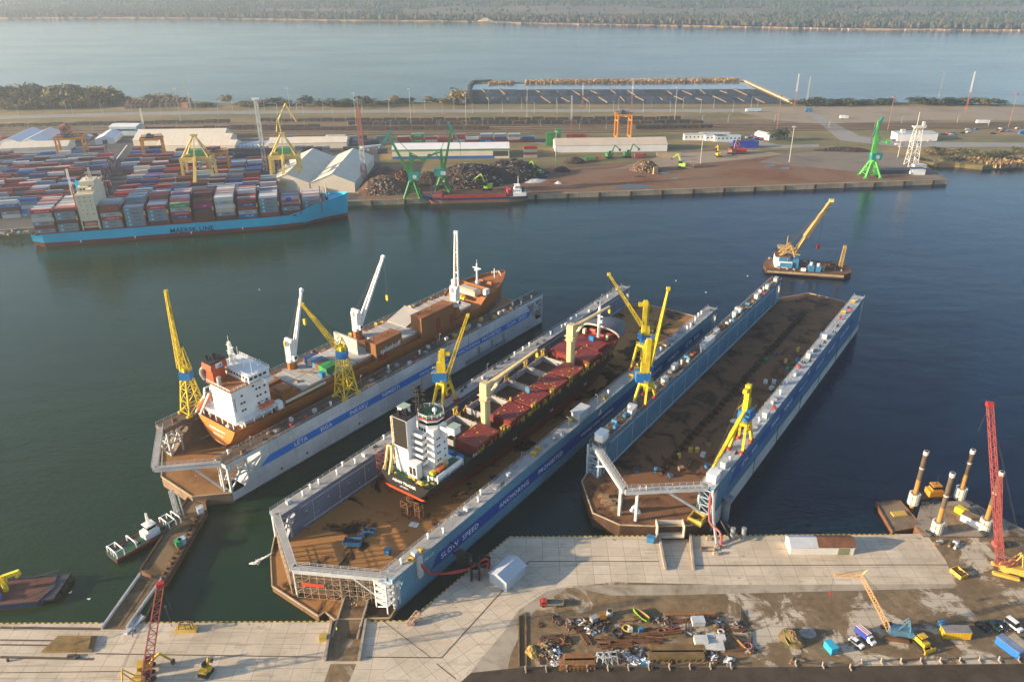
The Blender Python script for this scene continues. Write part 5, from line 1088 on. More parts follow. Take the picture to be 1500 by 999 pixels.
def portal_dock_crane(label, base, rz, cab_z, col_z, piv_z, tip, lattice_boom=True, cw=1.75, spread=(4.2,4.6), group='dock cranes', red_feet=True, col=yellow):
    root = T('dock_crane', label, 'crane', base, rz, group); I = into(base, rz); tp = I @ tip; zc, zt, zp = cab_z-base.z, col_z-base.z, piv_z-base.z
    zpo = zc-3.2; sx_, sy_ = spread; lg = MB()
    for a in (-1,1):
        for b_ in (-1,1): lg.beam((a*sx_*.55,b_*sy_*.95,.8),(a*sx_*.36,b_*sy_*.40,zpo),.8,.9,w2=.9,h2=1.05)
        lg.beam((a*sx_*.40,-sy_*.55,zpo*.72),(a*sx_*.40,sy_*.55,zpo*.72),.7,.8)
    lg.box(-sx_*.45,sx_*.45,-sy_*.5,sy_*.5,zpo-.6,zpo+.5); P('portal', lg, [col], root)
    for a in (-1,1):
        for b_ in (-1,1): P('bogie', MB().box(a*sx_*.55-.5,a*sx_*.55+.5,b_*sy_*.95-1.5,b_*sy_*.95+1.5,.0,.85), [red if red_feet else col], root)
    az = math.atan2(tp.y, tp.x); ca, sa = cos(az), sin(az); n = Vector((-sa,ca,0)); d = Vector((ca,sa,0))
    P('machine_house', MB().obox(-d*1.4+Vector((0,0,zc-.6)),5.6,4.0,3.8,az).tube((0,0,zpo+.5),(0,0,zc-2.5),1.7,n=12), [blue], root)
    P('operator_cab', MB().obox(d*1.9+n*1.9+Vector((0,0,zc+1.6)),1.8,1.6,2.2,az).obox(d*2.82+n*1.9+Vector((0,0,zc+1.8)),.06,1.3,1.4,az,1), [blue, glass], root)
    P('column', MB().obox(Vector((0,0,(zc+zt)/2)),cw,cw,zt-zc+2,az).obox(Vector((0,0,zt-.6))+d*.8,cw+2.6,cw*.8,1.6,az).obox(-d*1.6+Vector((0,0,zc+3.4)),1.6,cw*.9,4.2,az), [col], root)
    p0 = d*(cw*.7)+Vector((0,0,zp)); L_ = (tp-p0).length
    if lattice_boom: bm_ = MB().lattice(p0, tp, 2.0, .9, int(L_/1.7), .26, 1.4, .7, td=.15)
    else: bm_ = MB().beam(p0, p0.lerp(tp,.35), 1.0, 1.1, w2=1.3, h2=1.5).beam(p0.lerp(tp,.35), tp, 1.3, 1.5, w2=.65, h2=.7)
    P('boom', bm_, [col], root); P('boom_head', MB().obox(tp,1.3,1.2,1.1,az), [col], root)
    rp = MB()
    for s_ in (-.4,.4): rp.beam(n*s_+d*1.6+Vector((0,0,zt)), p0.lerp(tp,.93)+n*s_, .1)
    hk = max(6, min(14, tp.z-4)); rp.beam(tp,(tp.x,tp.y,tp.z-hk),.08); P('rope', rp, [dkgrey], root)
    P('house_railing', MB().rail([-d*4.4+n*2.1+Vector((0,0,zc+1.32)),d*1.2+n*2.1+Vector((0,0,zc+1.32))],1.1,.09,1.2), [col], root); P('house_railing', MB().rail([-d*4.4-n*2.1+Vector((0,0,zc+1.32)),d*1.2-n*2.1+Vector((0,0,zc+1.32))],1.1,.09,1.2), [col], root)
    P('portal_railing', MB().rail([(-sx_*.45,-sy_*.5,zpo+.5),(sx_*.45,-sy_*.5,zpo+.5),(sx_*.45,sy_*.5,zpo+.5),(-sx_*.45,sy_*.5,zpo+.5),(-sx_*.45,-sy_*.5,zpo+.5)],1.1,.09,1.2), [col], root)
    P('ladder', MB().lattice(-d*(cw*.5+.4)+Vector((0,0,zc+1)),-d*(cw*.5+.4)+Vector((0,0,zt-1)),.6,.6,8,.08), [col], root)
    return root
bC = dw(D2,-52.1,84.8,Z2+.06); portal_dock_crane('solid yellow crane on the left wall of the middle dock, boom raised to the right', bC, -rad(D2[2]), 26.0, 36, 25, plane_pt(685,462,bC))
bD = dw(D2,-2.5,158,Z2+.06); portal_dock_crane('rear one of two crossing yellow cranes, lattice boom leaning left', bD, -rad(D2[2]), 27.0, 43, 33, plane_pt(892,402,bD))
bF = dw(D3,-44.6,38,Z3+.06); portal_dock_crane('front one of two crossing yellow cranes, smooth upright boom, on the empty dock wall', bF, -rad(D3[2]), 29.3, 43.5, 33, plane_pt(979,423,bF), False)
bE = dw(D3,-2.6,29,Z3+.06); portal_dock_crane('yellow crane on the outer wall of the empty dock with its boom lowered', bE, -rad(D3[2]), 31, 41.5, 32, dw(D3,-4.0,4.5,19.9), False, red_feet=True)

# ================================================================== container ship across the harbour
MKA = rad(14); MKP = G(66,363,0)-Vector((cos(MKA),sin(MKA),0))*4
cs_blue = pm('hull_sky_blue', (.0,.43,.66), .5, .1, .05, streak=.12); cs_red = pm('hull_brown_red', (.17,.035,.03), .6, .2, .05, streak=.4)
cs = T('container_ship', 'long sky blue container ship loaded with containers, moored across the harbour', 'ship', MKP, MKA-math.pi/2)
# local: x to starboard (near side), y forward
cb = -17.6
cship = link('hull_frame', None, cs); 
bpy.data.objects.remove(cship)
st = [(-3,16.2,.8,9.0,.10,0),(4,17.2,-2,9.0,.06,0),(14,17.5,-2,9,.04,0),(30,17.6,-2,9,.02,0),(150,17.6,-2,9,.02,0),(162,17.4,-2,9.2,.06,0),(172,16.6,-2,11.6,.14,0),(180,14.8,-2,14.6,.25,.2),(188,11.8,-2,16.0,.4,.5),(196,7.8,-2,16.9,.6,.8),(202,4.0,-2,17.6,.85,1),(205,.5,-2,18.2,1,1.2)]
def sh_hull():
    hb, top = hull('hull', [(y,b,zb,zt,p,rk) for y,b,zb,zt,p,rk in st], [cs_red, cs_blue], [2.9], cs)
    hb.location.x = cb; return hb, top
hb, top = sh_hull()
dk = deckcap(top, 0, 6, .5, cs, redox, inset=.96); dk.location.x = cb
fd = deckcap(top, 6, len(st)-1, 1.3, hb, cs_blue, 'forecastle_deck', inset=.86)
text('lettering', 'MAERSK LINE', 4.6, cs, (.03,83,3.1), (0,1,0), (0,0,1), letter_k, sx=1.05, bold=.06)
text('lettering', 'VISTULA MAERSK', 1.3, cs, (-.6,5,6.6), (0,1,.02), (0,0,1), letter_k)
for y in (60,96,130,26): P('tug_mark', MB().box(-.02,.08,y,y+.8,1.6,3.4), [white], cs)
hm_ = pm('hatch_red', (.17,.03,.025), .6, .25, .1)
cc_ = MB().box(-34.6,-.6,0,168,8.4,9.6)
P('hatch_coaming', cc_, [hm_], cs)
BAYS = [(0.5,6,6),(14.6,6,7)]+[(42+14.55*k,*h) for k,h in enumerate(((6,6),(5,6),(5,6),(5,6),(3,6),(6,6),(5,6),(5,5),(2,3),(4,4)))]
for i,(y,_,_) in enumerate(BAYS):
    lb = MB()
    for s_ in (0,):
        yy = y+12.75
        for x in (-34.8,-28,-21,-14,-7,-.7): lb.beam((x,yy,9),(x,yy,19.5),.6)
        for z in (12,15,18,19.5): lb.beam((-34.8,yy,z),(-.7,yy,z),.5)
    P('lashing_bridge', lb, [hm_], cs); P('bridge_end', MB().box(-1.2,-.2,y+12.4,y+13.2,17,19.6), [yellow], cs)
P('accommodation', MB().box(-33.5,-1.2,29.2,40.2,15.6,33.4).box(-30,-5,30,40,9,15.6), [cream2 := pm('ship_cream',(.66,.58,.42),.5,.06,.2,streak=.1)], cs)
hsx = P('bridge_house', MB().box(-28,-8,30,40.6,33.4,36.6).box(-35,-.4,36.4,40.4,36.0,36.6).box(-35,-.4,40.2,40.45,36.6,37.8).box(-24,-11,31,40,36.6,39.6), [cream2], cs)
P('lower_frame', MB().beam((-1.4,29.6,9),(-1.4,29.6,15.6),.8).beam((-1.4,39.8,9),(-1.4,39.8,15.6),.8).beam((-1.4,29.6,11.6),(-1.4,39.8,11.6),.5).box(-4,-1,29.2,40.2,11.3,11.5), [cream2], cs); P('lifeboat', MB().tube((-2.2,32,13.2),(-2.2,38,13.2),1.3,n=10).ball((-2.2,32,13.2),1.3).ball((-2.2,38,13.2),1.3), [pm('lifeboat_pale_orange',(.6,.2,.1))], cs)
for z, ys in ((31.5,(31.4,34.2,34.9,38)),(28.7,(31.4,34.2,34.9,38)),(25.9,(31.6,34.8,38)),(23.1,(31.8,35,38)),(20.2,(34.4,37.6,38.6))):
    windows(cs, ('x',-1.2), [(a,z) for a in ys], (.5,.5))
windows(hsx, ('x',-8), [(32,35.2),(34,35.2),(36,35.2),(38,35.2)], (1.4,1.0))
P('funnel', MB().box(-27,-20,26.2,30,30,38).box(-26,-22,27,29.4,38,39.4,1), [cs_blue, black], cs)
P('radar_mast', MB().lattice((-18,37,39.6),(-18,37,47),1.6,.7,5,.3).beam((-20.5,37,44),(-15.5,37,44),.35).ball((-14,35,40.6),.9).ball((-22,34,40.4),.7), [cream2], cs)
P('pilot_crane', MB().lattice((-5,28.2,10),(-5,28.2,38),1.4,1.2,9,.3), [pinkred], cs)
P('foremast', MB().tube((cb,190,15),(cb,190,26),.6,.35,8).beam((cb-2,190,23),(cb+2,190,23),.3), [cream2], cs); P('windlass', MB().tube((cb-5,190,15.4),(cb-1.5,190,15.4),1,n=10).tube((cb+1.5,190,15.4),(cb+5,190,15.4),1,n=10).box(cb-9,cb+9,186.6,187.0,14.4,18.6), [redox], cs)
P('bow_emblem', MB().box(-8.2,-7.9,187,189,11.2,12.8), [white], hb) if False else None
CC = {'grey':(.22,.25,.27),'pale grey':(.36,.38,.39),'brown':(.23,.055,.035),'red':(.42,.028,.022),'white':(.60,.58,.54),'navy':(.02,.05,.18),'blue':(.01,.13,.40),'orange':(.52,.16,.04),'green':(.04,.26,.08),'cream':(.52,.47,.38),'mint':(.22,.42,.34),'magenta':(.40,.02,.15),'dark brown':(.11,.04,.035),'steel blue':(.16,.24,.30),'pink red':(.42,.16,.13),'black':(.05,.05,.06),'ochre':(.50,.28,.03)}
CMAT = {k: pm('container '+k, v, .55, .12, .15, streak=.25) for k, v in CC.items()}
def cont_mesh(l, col):
    mb = MB().box(-l/2+.08,l/2-.08,-1.16,1.16,.1,2.5)
    for a in (-1,1):
        mb.box(a*(l/2)-(.16 if a>0 else 0), a*(l/2)+(.16 if a<0 else 0), -1.22, 1.22, 0, .22).box(a*(l/2)-(.16 if a>0 else 0), a*(l/2)+(.16 if a<0 else 0), -1.22, 1.22, 2.4, 2.59)
        for b_ in (-1,1): mb.box(a*(l/2)-(.18 if a>0 else 0), a*(l/2)+(.18 if a<0 else 0), b_*1.22-(.14 if b_>0 else 0), b_*1.22+(.14 if b_<0 else 0), .22, 2.4)
    for b_ in (-1,1): mb.box(-l/2+.16,l/2-.16,b_*1.22-(.1 if b_>0 else 0),b_*1.22+(.1 if b_<0 else 0),0,.2).box(-l/2+.16,l/2-.16,b_*1.22-(.1 if b_>0 else 0),b_*1.22+(.1 if b_<0 else 0),2.42,2.59)
    n = int(l/1.0)
    for k in range(n):
        x = -l/2+.5+k*(l-1)/(n-1)
        for b_ in (-1,1): mb.box(x-.18,x+.18,b_*1.16-(.0 if b_>0 else .05),b_*1.16+(.05 if b_>0 else .0),.2,2.42)
    return mb.mesh('shipping_container', [CMAT[col]])
CM = {}
TXT = {}
def txtmesh(s, size, mat):
    k = (s, size, mat.name)
    if k not in TXT:
        ob = text('lettering', s, size, None, (0,0,0), (1,0,0), (0,0,1), mat, 'CENTER'); ob.data.resolution_u = 1
        bpy.context.view_layer.update(); me = bpy.data.meshes.new_from_object(ob.evaluated_get(bpy.context.evaluated_depsgraph_get())); bpy.data.objects.remove(ob)
        TXT[k] = me
    return TXT[k]
def container(M, col, label, group, l=12.19, txt=None, side=-1):
    key = (col, l)
    if key not in CM: CM[key] = cont_mesh(l, col)
    o = link('shipping_container', CM[key]); o.matrix_world = M; tag(o, label, 'container', group)
    if txt:
        s, tm = txt; e_ = link('lettering', txtmesh(s, 1.25, tm), o); e_.location = (.9, side*1.225, .85)
        e_.rotation_euler = (math.pi/2,0,0) if side < 0 else (math.pi/2,0,math.pi)
        if s == 'MAERSK':
            if 'star' not in CM: CM['star'] = MB().box(-.8,.8,-.02,0,-.8,.8).mat(1).prismy([(0,.55),(.18,.12),(.5,0),(.18,-.12),(0,-.55),(-.18,-.12),(-.5,0),(-.18,.12)],-.04,-.02).mesh('emblem',[pm('emblem_blue',(.10,.45,.65),.5),letter_w])
            st_ = link('emblem', CM['star'], o); st_.location = (-3.6, side*1.222, 1.25)
    return o
WT = {'grey':('MAERSK',letter_k),'pale grey':('MAERSK',letter_k),'steel blue':('MAERSK',letter_k),'red':('HAMBURG SÜD',letter_w),'magenta':('ONE',letter_w),'orange':('Hapag-Lloyd',pm('text_navy',(.03,.03,.12))),'navy':('CMA CGM',letter_w),'green':('EVERGREEN',letter_w),'blue':('CMA CGM',letter_w)}
nearcols = [['grey','brown','grey','cream','pale grey','red'],['grey','grey','dark brown','grey','steel blue','brown'],['grey','grey','red','pale grey','brown','brown'],['steel blue','steel blue','grey','steel blue','grey'],['dark brown','steel blue','steel blue','steel blue','red'],['brown','navy','red','pale grey','green'],['dark brown','dark brown','dark brown'],['dark brown','grey','cream','white','pale grey','white'],['blue','pale grey','brown','navy','brown'],['brown','steel blue','steel blue','grey','grey'],['dark brown','grey'],['grey','grey','grey','pale grey']]
rr = random.Random(21)
MM = Matrix.Translation(MKP) @ Matrix.Rotation(MKA-math.pi/2,4,'Z')
core = MB(); topcols = ['pale grey','grey','white','pink red','brown','white','steel blue','pale grey','brown','red','navy','white']
for bi,(y,hn,hb_) in enumerate(BAYS):
    nr = 13 if bi < 10 else 12 if bi == 10 else 8; x0 = -2.2 if bi < 10 else -3.4 if bi == 10 else -8.4
    base = 9.65
    for r_ in range(nr):
        x = x0-r_*2.53
        h = hn if r_ < (2 if bi in (5,6) else 3 if bi == 10 else 1) else min(hb_, hn+ (1 if r_ > 5 and rr.random() < .6 else 0) + (2 if bi in (5,6,10) else 0))
        if bi == 1: h = 6 if r_ < 1 else 6
        if bi == 2 and r_ > 2: h = 6 if r_ < 7 else 5
        h = max(1, min(h, 7))
        tiers = range(h) if r_ == 0 else range(h-1,h) if r_ not in (2,3) or bi not in (5,6) else range(max(0,h-3),h)
        if r_: core.box(x-1.15,x+1.15,y+.3,y+11.9,base,base+2.62*(h-1)-.02) if h > 1 else None
        for tr in tiers:
            col = nearcols[bi][tr] if r_ == 0 and tr < len(nearcols[bi]) else rr.choice(topcols)
            if bi == 6 and r_ >= 2: col = 'magenta' if (r_ == 2 and tr == h-2) else 'dark brown'
            M_ = MM @ Matrix.Translation((x, y+6.1, base+tr*2.62)) @ Matrix.Rotation(math.pi/2,4,'Z')
            bow = ORD(len(BAYS)-1-bi)
            lab = '%s container on blue ship, %s bay from bow, %s, %s tier' % (col, bow, 'near side' if r_ == 0 else '%s row' % ORD(r_), ORD(tr))
            container(M_, col, lab, 'containers on the blue container ship', 12.19, WT.get(col) if (r_ == 0 or (bi == 6 and col == 'magenta')) else None)
tag(P('stowed_core', core, [CMAT['dark brown']], cs), kind='stuff')
o = M1('blue_tarpaulin','bright blue covered load on red flat rack at the bow end of the container ship','cargo',MB().mat(1).box(-2.4,2.4,-6,6,0,.6).mat(0).ball((0,-1,1.4),2.2,10,5,.6),[pm('tarp_blue',(.02,.04,.5)),CMAT['red']]); o.matrix_world = MM @ Matrix.Translation((-7.5,y-14.55+6.1,9.65+2.62*3))

# ================================================================== small coaster at the far quay
cp, cq = G(617,300,0), G(773,296,0); ca = math.atan2(cq.y-cp.y, cq.x-cp.x); cl = (cq-cp).length
cst = T('coaster', 'small dark blue coaster with a red hold and white wheelhouse at the scrap quay', 'ship', cp, ca-math.pi/2)
# bow at left: local y runs from bow (0) to stern (cl)
nb = pm('coaster_navy', (.015,.04,.10), .5, .15, .1); cbot = pm('coaster_bottom', (.26,.13,.085), .65, .2, .08, streak=.5)
sta = [(cl,4.6,-.5,4.6,.35,0),(cl-5,5.6,-1.5,4.4,.2,0),(cl-14,5.8,-1.5,4.2,.08,0),(16,5.8,-1.5,4.4,.08,0),(9,5.2,-1.5,5.2,.2,0),(4,3.2,-1.5,5.9,.6,0),(1.2,1.4,-1.5,6.2,1,0),(0,.2,-1.5,6.4,1,0)]
hb, top = hull('hull', sta, [cbot, nb], [2.6], cst); hb.location.x = -5.8
dk = deckcap(top, 0, 7, .3, cst, grey); dk.location.x = -5.8
P('hold_coaming', MB().box(-10.4,-1.1,17,cl-17,4.2,6.4), [red], cst); P('hold_opening', MB().box(-9.9,-1.6,17.5,cl-17.5,6.405,6.43), [rustd], cst)
P('hatch_stack', MB().box(-10.4,-1.2,9,16.4,4.6,7.2), [pm('faded_red',(.42,.09,.08),.6)], cst)
P('red_gear', MB().obox((-5.8,cl-14.5,7.2),8,2.4,4,.1).beam((-9,cl-16,6),(-3,cl-13,10),.8), [red], cst)
wh = P('wheelhouse', MB().box(-10.6,-1.0,cl-11,cl-1,4.4,7.0).box(-9.8,-1.8,cl-10.4,cl-4.6,7.0,9.6).box(-9.2,-2.4,cl-9.8,cl-6,9.6,12).box(-9.6,-2,cl-10.2,cl-5.6,12,12.2), [white], cst)
windows(wh, ('x',-2.4), [(cl-9+k*1.1,11) for k in range(3)], (.8,.8)); windows(wh, ('x',-1.8), [(cl-9.4+k*1.5,8.4) for k in range(3)], (.7,.7))
P('mast', MB().tube((-5.8,cl-7,12.2),(-5.8,cl-7,19),.2).beam((-7.4,cl-7,16),(-4.2,cl-7,16),.2), [white], cst); P('foremast', MB().tube((-5.8,8,5),(-5.8,8,15.5),.35,.2), [grey], cst); P('funnel', MB().box(-7,-4.6,cl-4.4,cl-2,7,10.4), [dkgrey], cst)

# ================================================================== floating crane in the channel
fp = G(1180,396,0); fa = rad(-12)
fc = T('floating_crane', 'floating crane on a rusty pontoon with a blue and white house and raised yellow jib', 'floating crane', fp, fa)
P('pontoon', MB().prism([(-24,-9),(20,-11),(25,-6),(25,6),(20,11),(-22,11),(-25,0)],-1,2.6,0,1), [rustd, rusty], fc)
P('fender_strip', MB().box(-23.5,20,-11.5,-10.9,1.2,2.4), [pm('pale_fender',(.35,.26,.15),.8,.3,.2)], fc)
mhs = P('machine_house', MB().box(-19,-9,-5.5,5,2.6,6.2).box(-19,-12,-5,5,6.2,9.2), [white], fc)
P('blue_panel', MB().box(-16,-9.2,-5.56,-5.5,3,5.8).box(-17,-12.2,-5.06,-5,6.4,9), [lblue], mhs); P('house_roof', MB().box(-19.4,-11.6,-5.4,5.4,9.2,9.5), [rusty], mhs)
P('blue_house', MB().box(-8.8,-5.4,-4.4,4.4,2.6,8.2).box(0,3.2,-9,-6,2.6,6.4).box(4.2,7,-9.2,-6.2,2.6,6), [lblue], fc)
P('white_tanks', MB().tube((1.4,-8.2,6.4),(1.4,-8.2,8.2),.9,n=10).tube((5.6,-7.8,6),(5.6,-7.8,7.6),.9,n=10).box(-4,-1.4,-9.4,-7.6,2.6,4.2), [white], fc)
I = into(fp, fa); wt_ = plane_pt(1218,294,fp+Vector((0,4,0))); tp = I @ wt_
jp0 = Vector((-8.5,0,10)); n = Vector((0,1,0)); mid = jp0.lerp(tp,.32)
mb = MB()
for s_ in (-1,1): mb.beam(jp0+n*3*s_, mid+n*1.3*s_, 1.0, 1.4)
mb.beam(mid, jp0.lerp(tp,.9), 2.8, 2.6, w2=1.7, h2=1.8).beam(jp0.lerp(tp,.9), tp, 2.4, 2.2, w2=1.2, h2=1.4)
P('jib', mb, [fcy := pm('floating_crane_tan',(.40,.27,.09),.6,.2,.2,streak=.4,rust=.12), fcy], fc); P('jib_head', MB().obox(tp,2.6,2.2,1.6), [pm('pale_yellow',(.6,.48,.2))], fc)
P('a_frame', MB().beam((-17,-3,9),(-11,-2.6,16),.9).beam((-17,3,9),(-11,2.6,16),.9).beam((-8,-3.2,9),(-11,-2.6,16),.8).beam((-8,3.2,9),(-11,2.6,16),.8).beam((-17,-3,13),(-5,-3,10.5),.7).box(-18,-9,-3,3,13.6,14.4).tube((-13,0,14),(-13,0,21),.3).beam((-17,-3.2,9),(-8,-3.2,15),.5), [fcy], fc)
P('rope', MB().beam((-12,1,16),jp0.lerp(tp,.86)+n,.18).beam((-12,-1,16),jp0.lerp(tp,.86)-n,.18).beam(jp0.lerp(tp,.82),jp0.lerp(tp,.82)+Vector((0,0,-21)),.12), [rusty], fc)
P('hook_block', MB().obox(jp0.lerp(tp,.82)+Vector((0,0,-22.5)),1.6,1.2,3), [red], fc)
P('deck_load', MB().mound((13,2,2.6),7,6,1.8,14,5,.4,seed=8), [rustd], fc); P('spud_mast', MB().lattice((20,3,2.6),(20.6,3,15),1.8,1.4,7,.32).box(19.8,21.4,2.2,3.8,14.6,16), [fcy], fc)
mb = MB()
for k in range(30): mb.obox((rnd.uniform(-22,22),rnd.uniform(-9.5,9.5),3.0),rnd.uniform(.4,1.6),rnd.uniform(.4,1.4),rnd.uniform(.5,1.4),rnd.uniform(0,3))
tag(P('deck_gear', mb, [grey], fc), kind='stuff')

# ================================================================== tug, bridge pontoon, deck crane barge, jack-up barge
tp_ = G(218,790,0); ta = rad(52)
tug = T('workboat', 'green decked workboat with white rails moored beside the long pontoon bridge', 'boat', tp_, ta); tug.scale = (.78,.82,.85)
P('hull', MB().prism([(-16,-4),(12,-4.2),(15,-2),(15,2),(12,4.2),(-16,4)],-.8,1.7,0,1), [black, gdeck], tug)
P('wheelhouse', MB().box(-2,4.5,-2.4,2.4,1.7,4.4).box(-.4,3.4,-1.8,1.8,4.4,6.8).box(-.7,3.7,-2.1,2.1,6.8,7), [white], tug); P('window', MB().box(-.45,3.45,-1.85,1.85,5.3,6.3), [glass], tug)
for x in (-15.4,-7,8,13.4):
    mb = MB(); mb.path([(x,-3.7,1.7),(x,-3.7,4.1),(x,-3,4.7),(x,3,4.7),(x,3.7,4.1),(x,3.7,1.7)],.28,6)
    if x in (-15.4,8): mb.path([(x+3.2,-3.7,1.7),(x+3.2,-3.7,4.1),(x+3.2,-3,4.7),(x+3.2,3,4.7),(x+3.2,3.7,4.1),(x+3.2,3.7,1.7)],.28,6).tube((x,-3,4.7),(x+3.2,-3,4.7),.2).tube((x,3,4.7),(x+3.2,3,4.7),.2).beam((x,-1,1.7),(x,-1,4.7),.25).beam((x,1,1.7),(x,1,4.7),.25)
    P('rail_frame', mb, [white], tug)
P('mast', MB().lattice((1.4,0,7),(1.4,0,12),1.0,.5,4,.15).beam((1.4,-1.4,10),(1.4,1.4,10),.15), [white], tug); P('bulwark', MB().box(-16,12,-4.3,-4.0,1.2,2.3).box(-16,12,4.0,4.3,1.2,2.3), [redox], tug)
P('deck_gear', MB().tube((-5,-2,2.2),(-5,1,2.2),.7,n=10).obox((6.6,0,2.3),1.6,2.6,1.1).obox((-10,2.4,2.1),2,.8,.8,.3), [dkgrey], tug)
# long pontoon bridge to the left dock
def quad_deck(name, label, pix, z, th, mats, cat='bridge', extra=None):
    q = [G(u,v,z) for u,v in pix]; c = sum((p for p in q), Vector())/len(q); c.z = 0
    root = T(name, label, cat, c); P('deck', MB().prism([(p.x-c.x,p.y-c.y) for p in q],z-th,z,0,1), [conc if len(mats) < 2 else mats[1], mats[0]], root)
    return root, [p-c for p in q]
root, q = quad_deck('pontoon_bridge','long brown pontoon bridge reaching out to the left dock',[(206,835),(277,728),(301,733),(303,748),(243,852),(232,849)],2.0,2.2,[pier_m,rusty])
mb = MB()
for a, b in ((q[0],q[1]),(q[3],q[4])): mb.beam(a+Vector((0,0,.3)), b+Vector((0,0,.3)), .6, .6)
P('edge_beam', mb, [rustd], root); mb = MB()
for k in range(15):
    f = (k+.5)/15; c = q[3].lerp(q[4],f)+Vector((-1.8,0,.5)); mb.obox(c, rnd.uniform(.5,1.4), rnd.uniform(.5,1.6), rnd.uniform(.5,1.4), rnd.uniform(0,3))
tag(P('deck_gear', mb, [rusty], root), kind='stuff')
for (u,v,nm,lb,m_) in ((263,800,'cabin','small green cabin on the pontoon bridge',pm('cabin_green',(.03,.30,.13))),(268,797,'cabin','small pale blue cabin next to the green one on the pontoon bridge',pm('cabin_sky',(.30,.48,.62))),(294,751,'cabin','white cabin at the outer end of the pontoon bridge',white)):
    M1(nm, lb, 'cabin', MB().box(-1,1,-1,1,.1,2.4).box(-1.1,1.1,-1.1,1.1,2.4,2.55).box(-.9,.9,-.9,.9,0,.1).box(-.4,.4,-1.04,-1,.2,2.1), [m_], G(u,v,2.0), rad(35))
M1('sign_pole','pair of pale pylons at the outer end of the pontoon bridge','pylon',MB().lattice((0,0,0),(-1,1,10),1.2,1.0,5,.25).beam((2,0,0),(1.4,.5,9),.4),[lgrey],G(261,756,2.0))
ro, q = quad_deck('bridge_span','muddy bridge span joining the quay to the long pontoon bridge',[(150,921),(206,842),(237,850),(186,921)],2.75,.7,[pier_m,rusty])
for a, b, in ((q[0],q[1]),(q[3],q[2])): P('side_rail', MB().beam(a+Vector((0,0,.4)), b+Vector((0,0,.4)), .35, 1.0).rail([a,b],1.2,.12,3), [lgrey], ro)
ro, q = quad_deck('link_span','short brown link span between the pontoon bridge and the left dock',[(277,730),(283,719),(308,724),(301,735)],2.6,.6,[pier_m,rusty])
hose('hose','grey hose looping from the left dock to the pontoon bridge',[dw(D1,-3,-.5,4.4),dw(D1,-5,-4.5,1.6),dw(D1,-8,-7,1.2),dw(D1,-10.5,-7.5,3.2)],.3,lgrey)
# barge with yellow crane
bp_ = G(38,872,0); ba = rad(8)
bg2 = T('crane_barge', 'rusty deck barge with a folded yellow deck crane at the left edge', 'barge', bp_, ba); bg2.scale = (.72,.72,.8)
P('hull', MB().prism([(-30,-7.5),(8,-7.5),(12,0),(10,8),(-30,8)],-.8,1.9,0,1), [navy_ := pm('barge_navy',(.03,.05,.10),.6,.2,.2,rust=.3), pm('barge_deck_red',(.13,.05,.035),.85,.4,.2,rust=.3)], bg2)
P('bulwark', MB().box(-30,8,-7.7,-7.4,1.9,2.8).beam((8.4,-7.5,2.4),(12.2,0,2.4),.4,1.2).beam((12.2,0,2.4),(10.2,8,2.4),.4,1.2).box(-30,10,7.9,8.2,1.9,2.8), [navy_], bg2)
P('bow_ramp', MB().prism([(9,-7),(14,-7),(16,8),(11,8)],1.5,2.6).beam((2,6.6,3.5),(12,7.4,5),.3).beam((2,-6.6,3.2),(13,-2,5),.3), [dkgrey], bg2)
P('deck_crane', MB().tube((-8,2,1.9),(-8,2,6),1.1,n=10).obox((-8,2,7),2.6,2.2,2.6).beam((-8,2,8.2),(-1,3,9.6),1.4,1.5).beam((-1,3,8.6),(-3,3,7.2),1.2,.9), [yellow], bg2); P('blue_box', MB().box(-10,-7.6,-4.6,-2.4,1.9,4), [blue], bg2); P('deck_house', MB().box(-24,-14,-5,5,1.9,5), [white], bg2)
P('tyre_fender', MB().tube((14.5,-6,1.2),(15,-3.4,1.2),1,n=10).tube((15.2,-2,1.2),(15.8,2,1.2),1,n=10).tube((16,3,1.2),(16.4,7,1.2),1,n=10), [black], bg2)
# jack-up barge
jc = G(1395,760,0); jz = 3.0
ju = T('jackup_barge', 'jack-up barge with four tall tubular legs beside the quay', 'barge', (jc.x,jc.y,0))
o0 = [G(u,v,jz)-Vector((jc.x,jc.y,0)) for u,v in ((1350,735),(1420,733),(1500,775),(1500,786),(1353,785),(1340,770))]
P('hull', MB().prism([(p.x,p.y) for p in o0][::-1],-.8,jz,0,1), [rusty, mud_mat('barge_deck',(.10,.07,.05),(.26,.22,.17),.5,.12,False,.1)], ju)
for (u,v) in ((1368,736),(1418,738),(1360,782),(1440,783)): p = G(u,v,jz)-Vector((jc.x,jc.y,0)); P('bollard', MB().obox((p.x,p.y,jz+.4),2.4,1.4,.8,rnd.uniform(0,3)), [dkgrey], ju)
P('plank_deck', MB().prism([tuple((G(u,v,jz)-jc).xy) for u,v in ((1380,742),(1400,740),(1424,775),(1390,778))],jz+.004,jz+.1), [wood], ju)
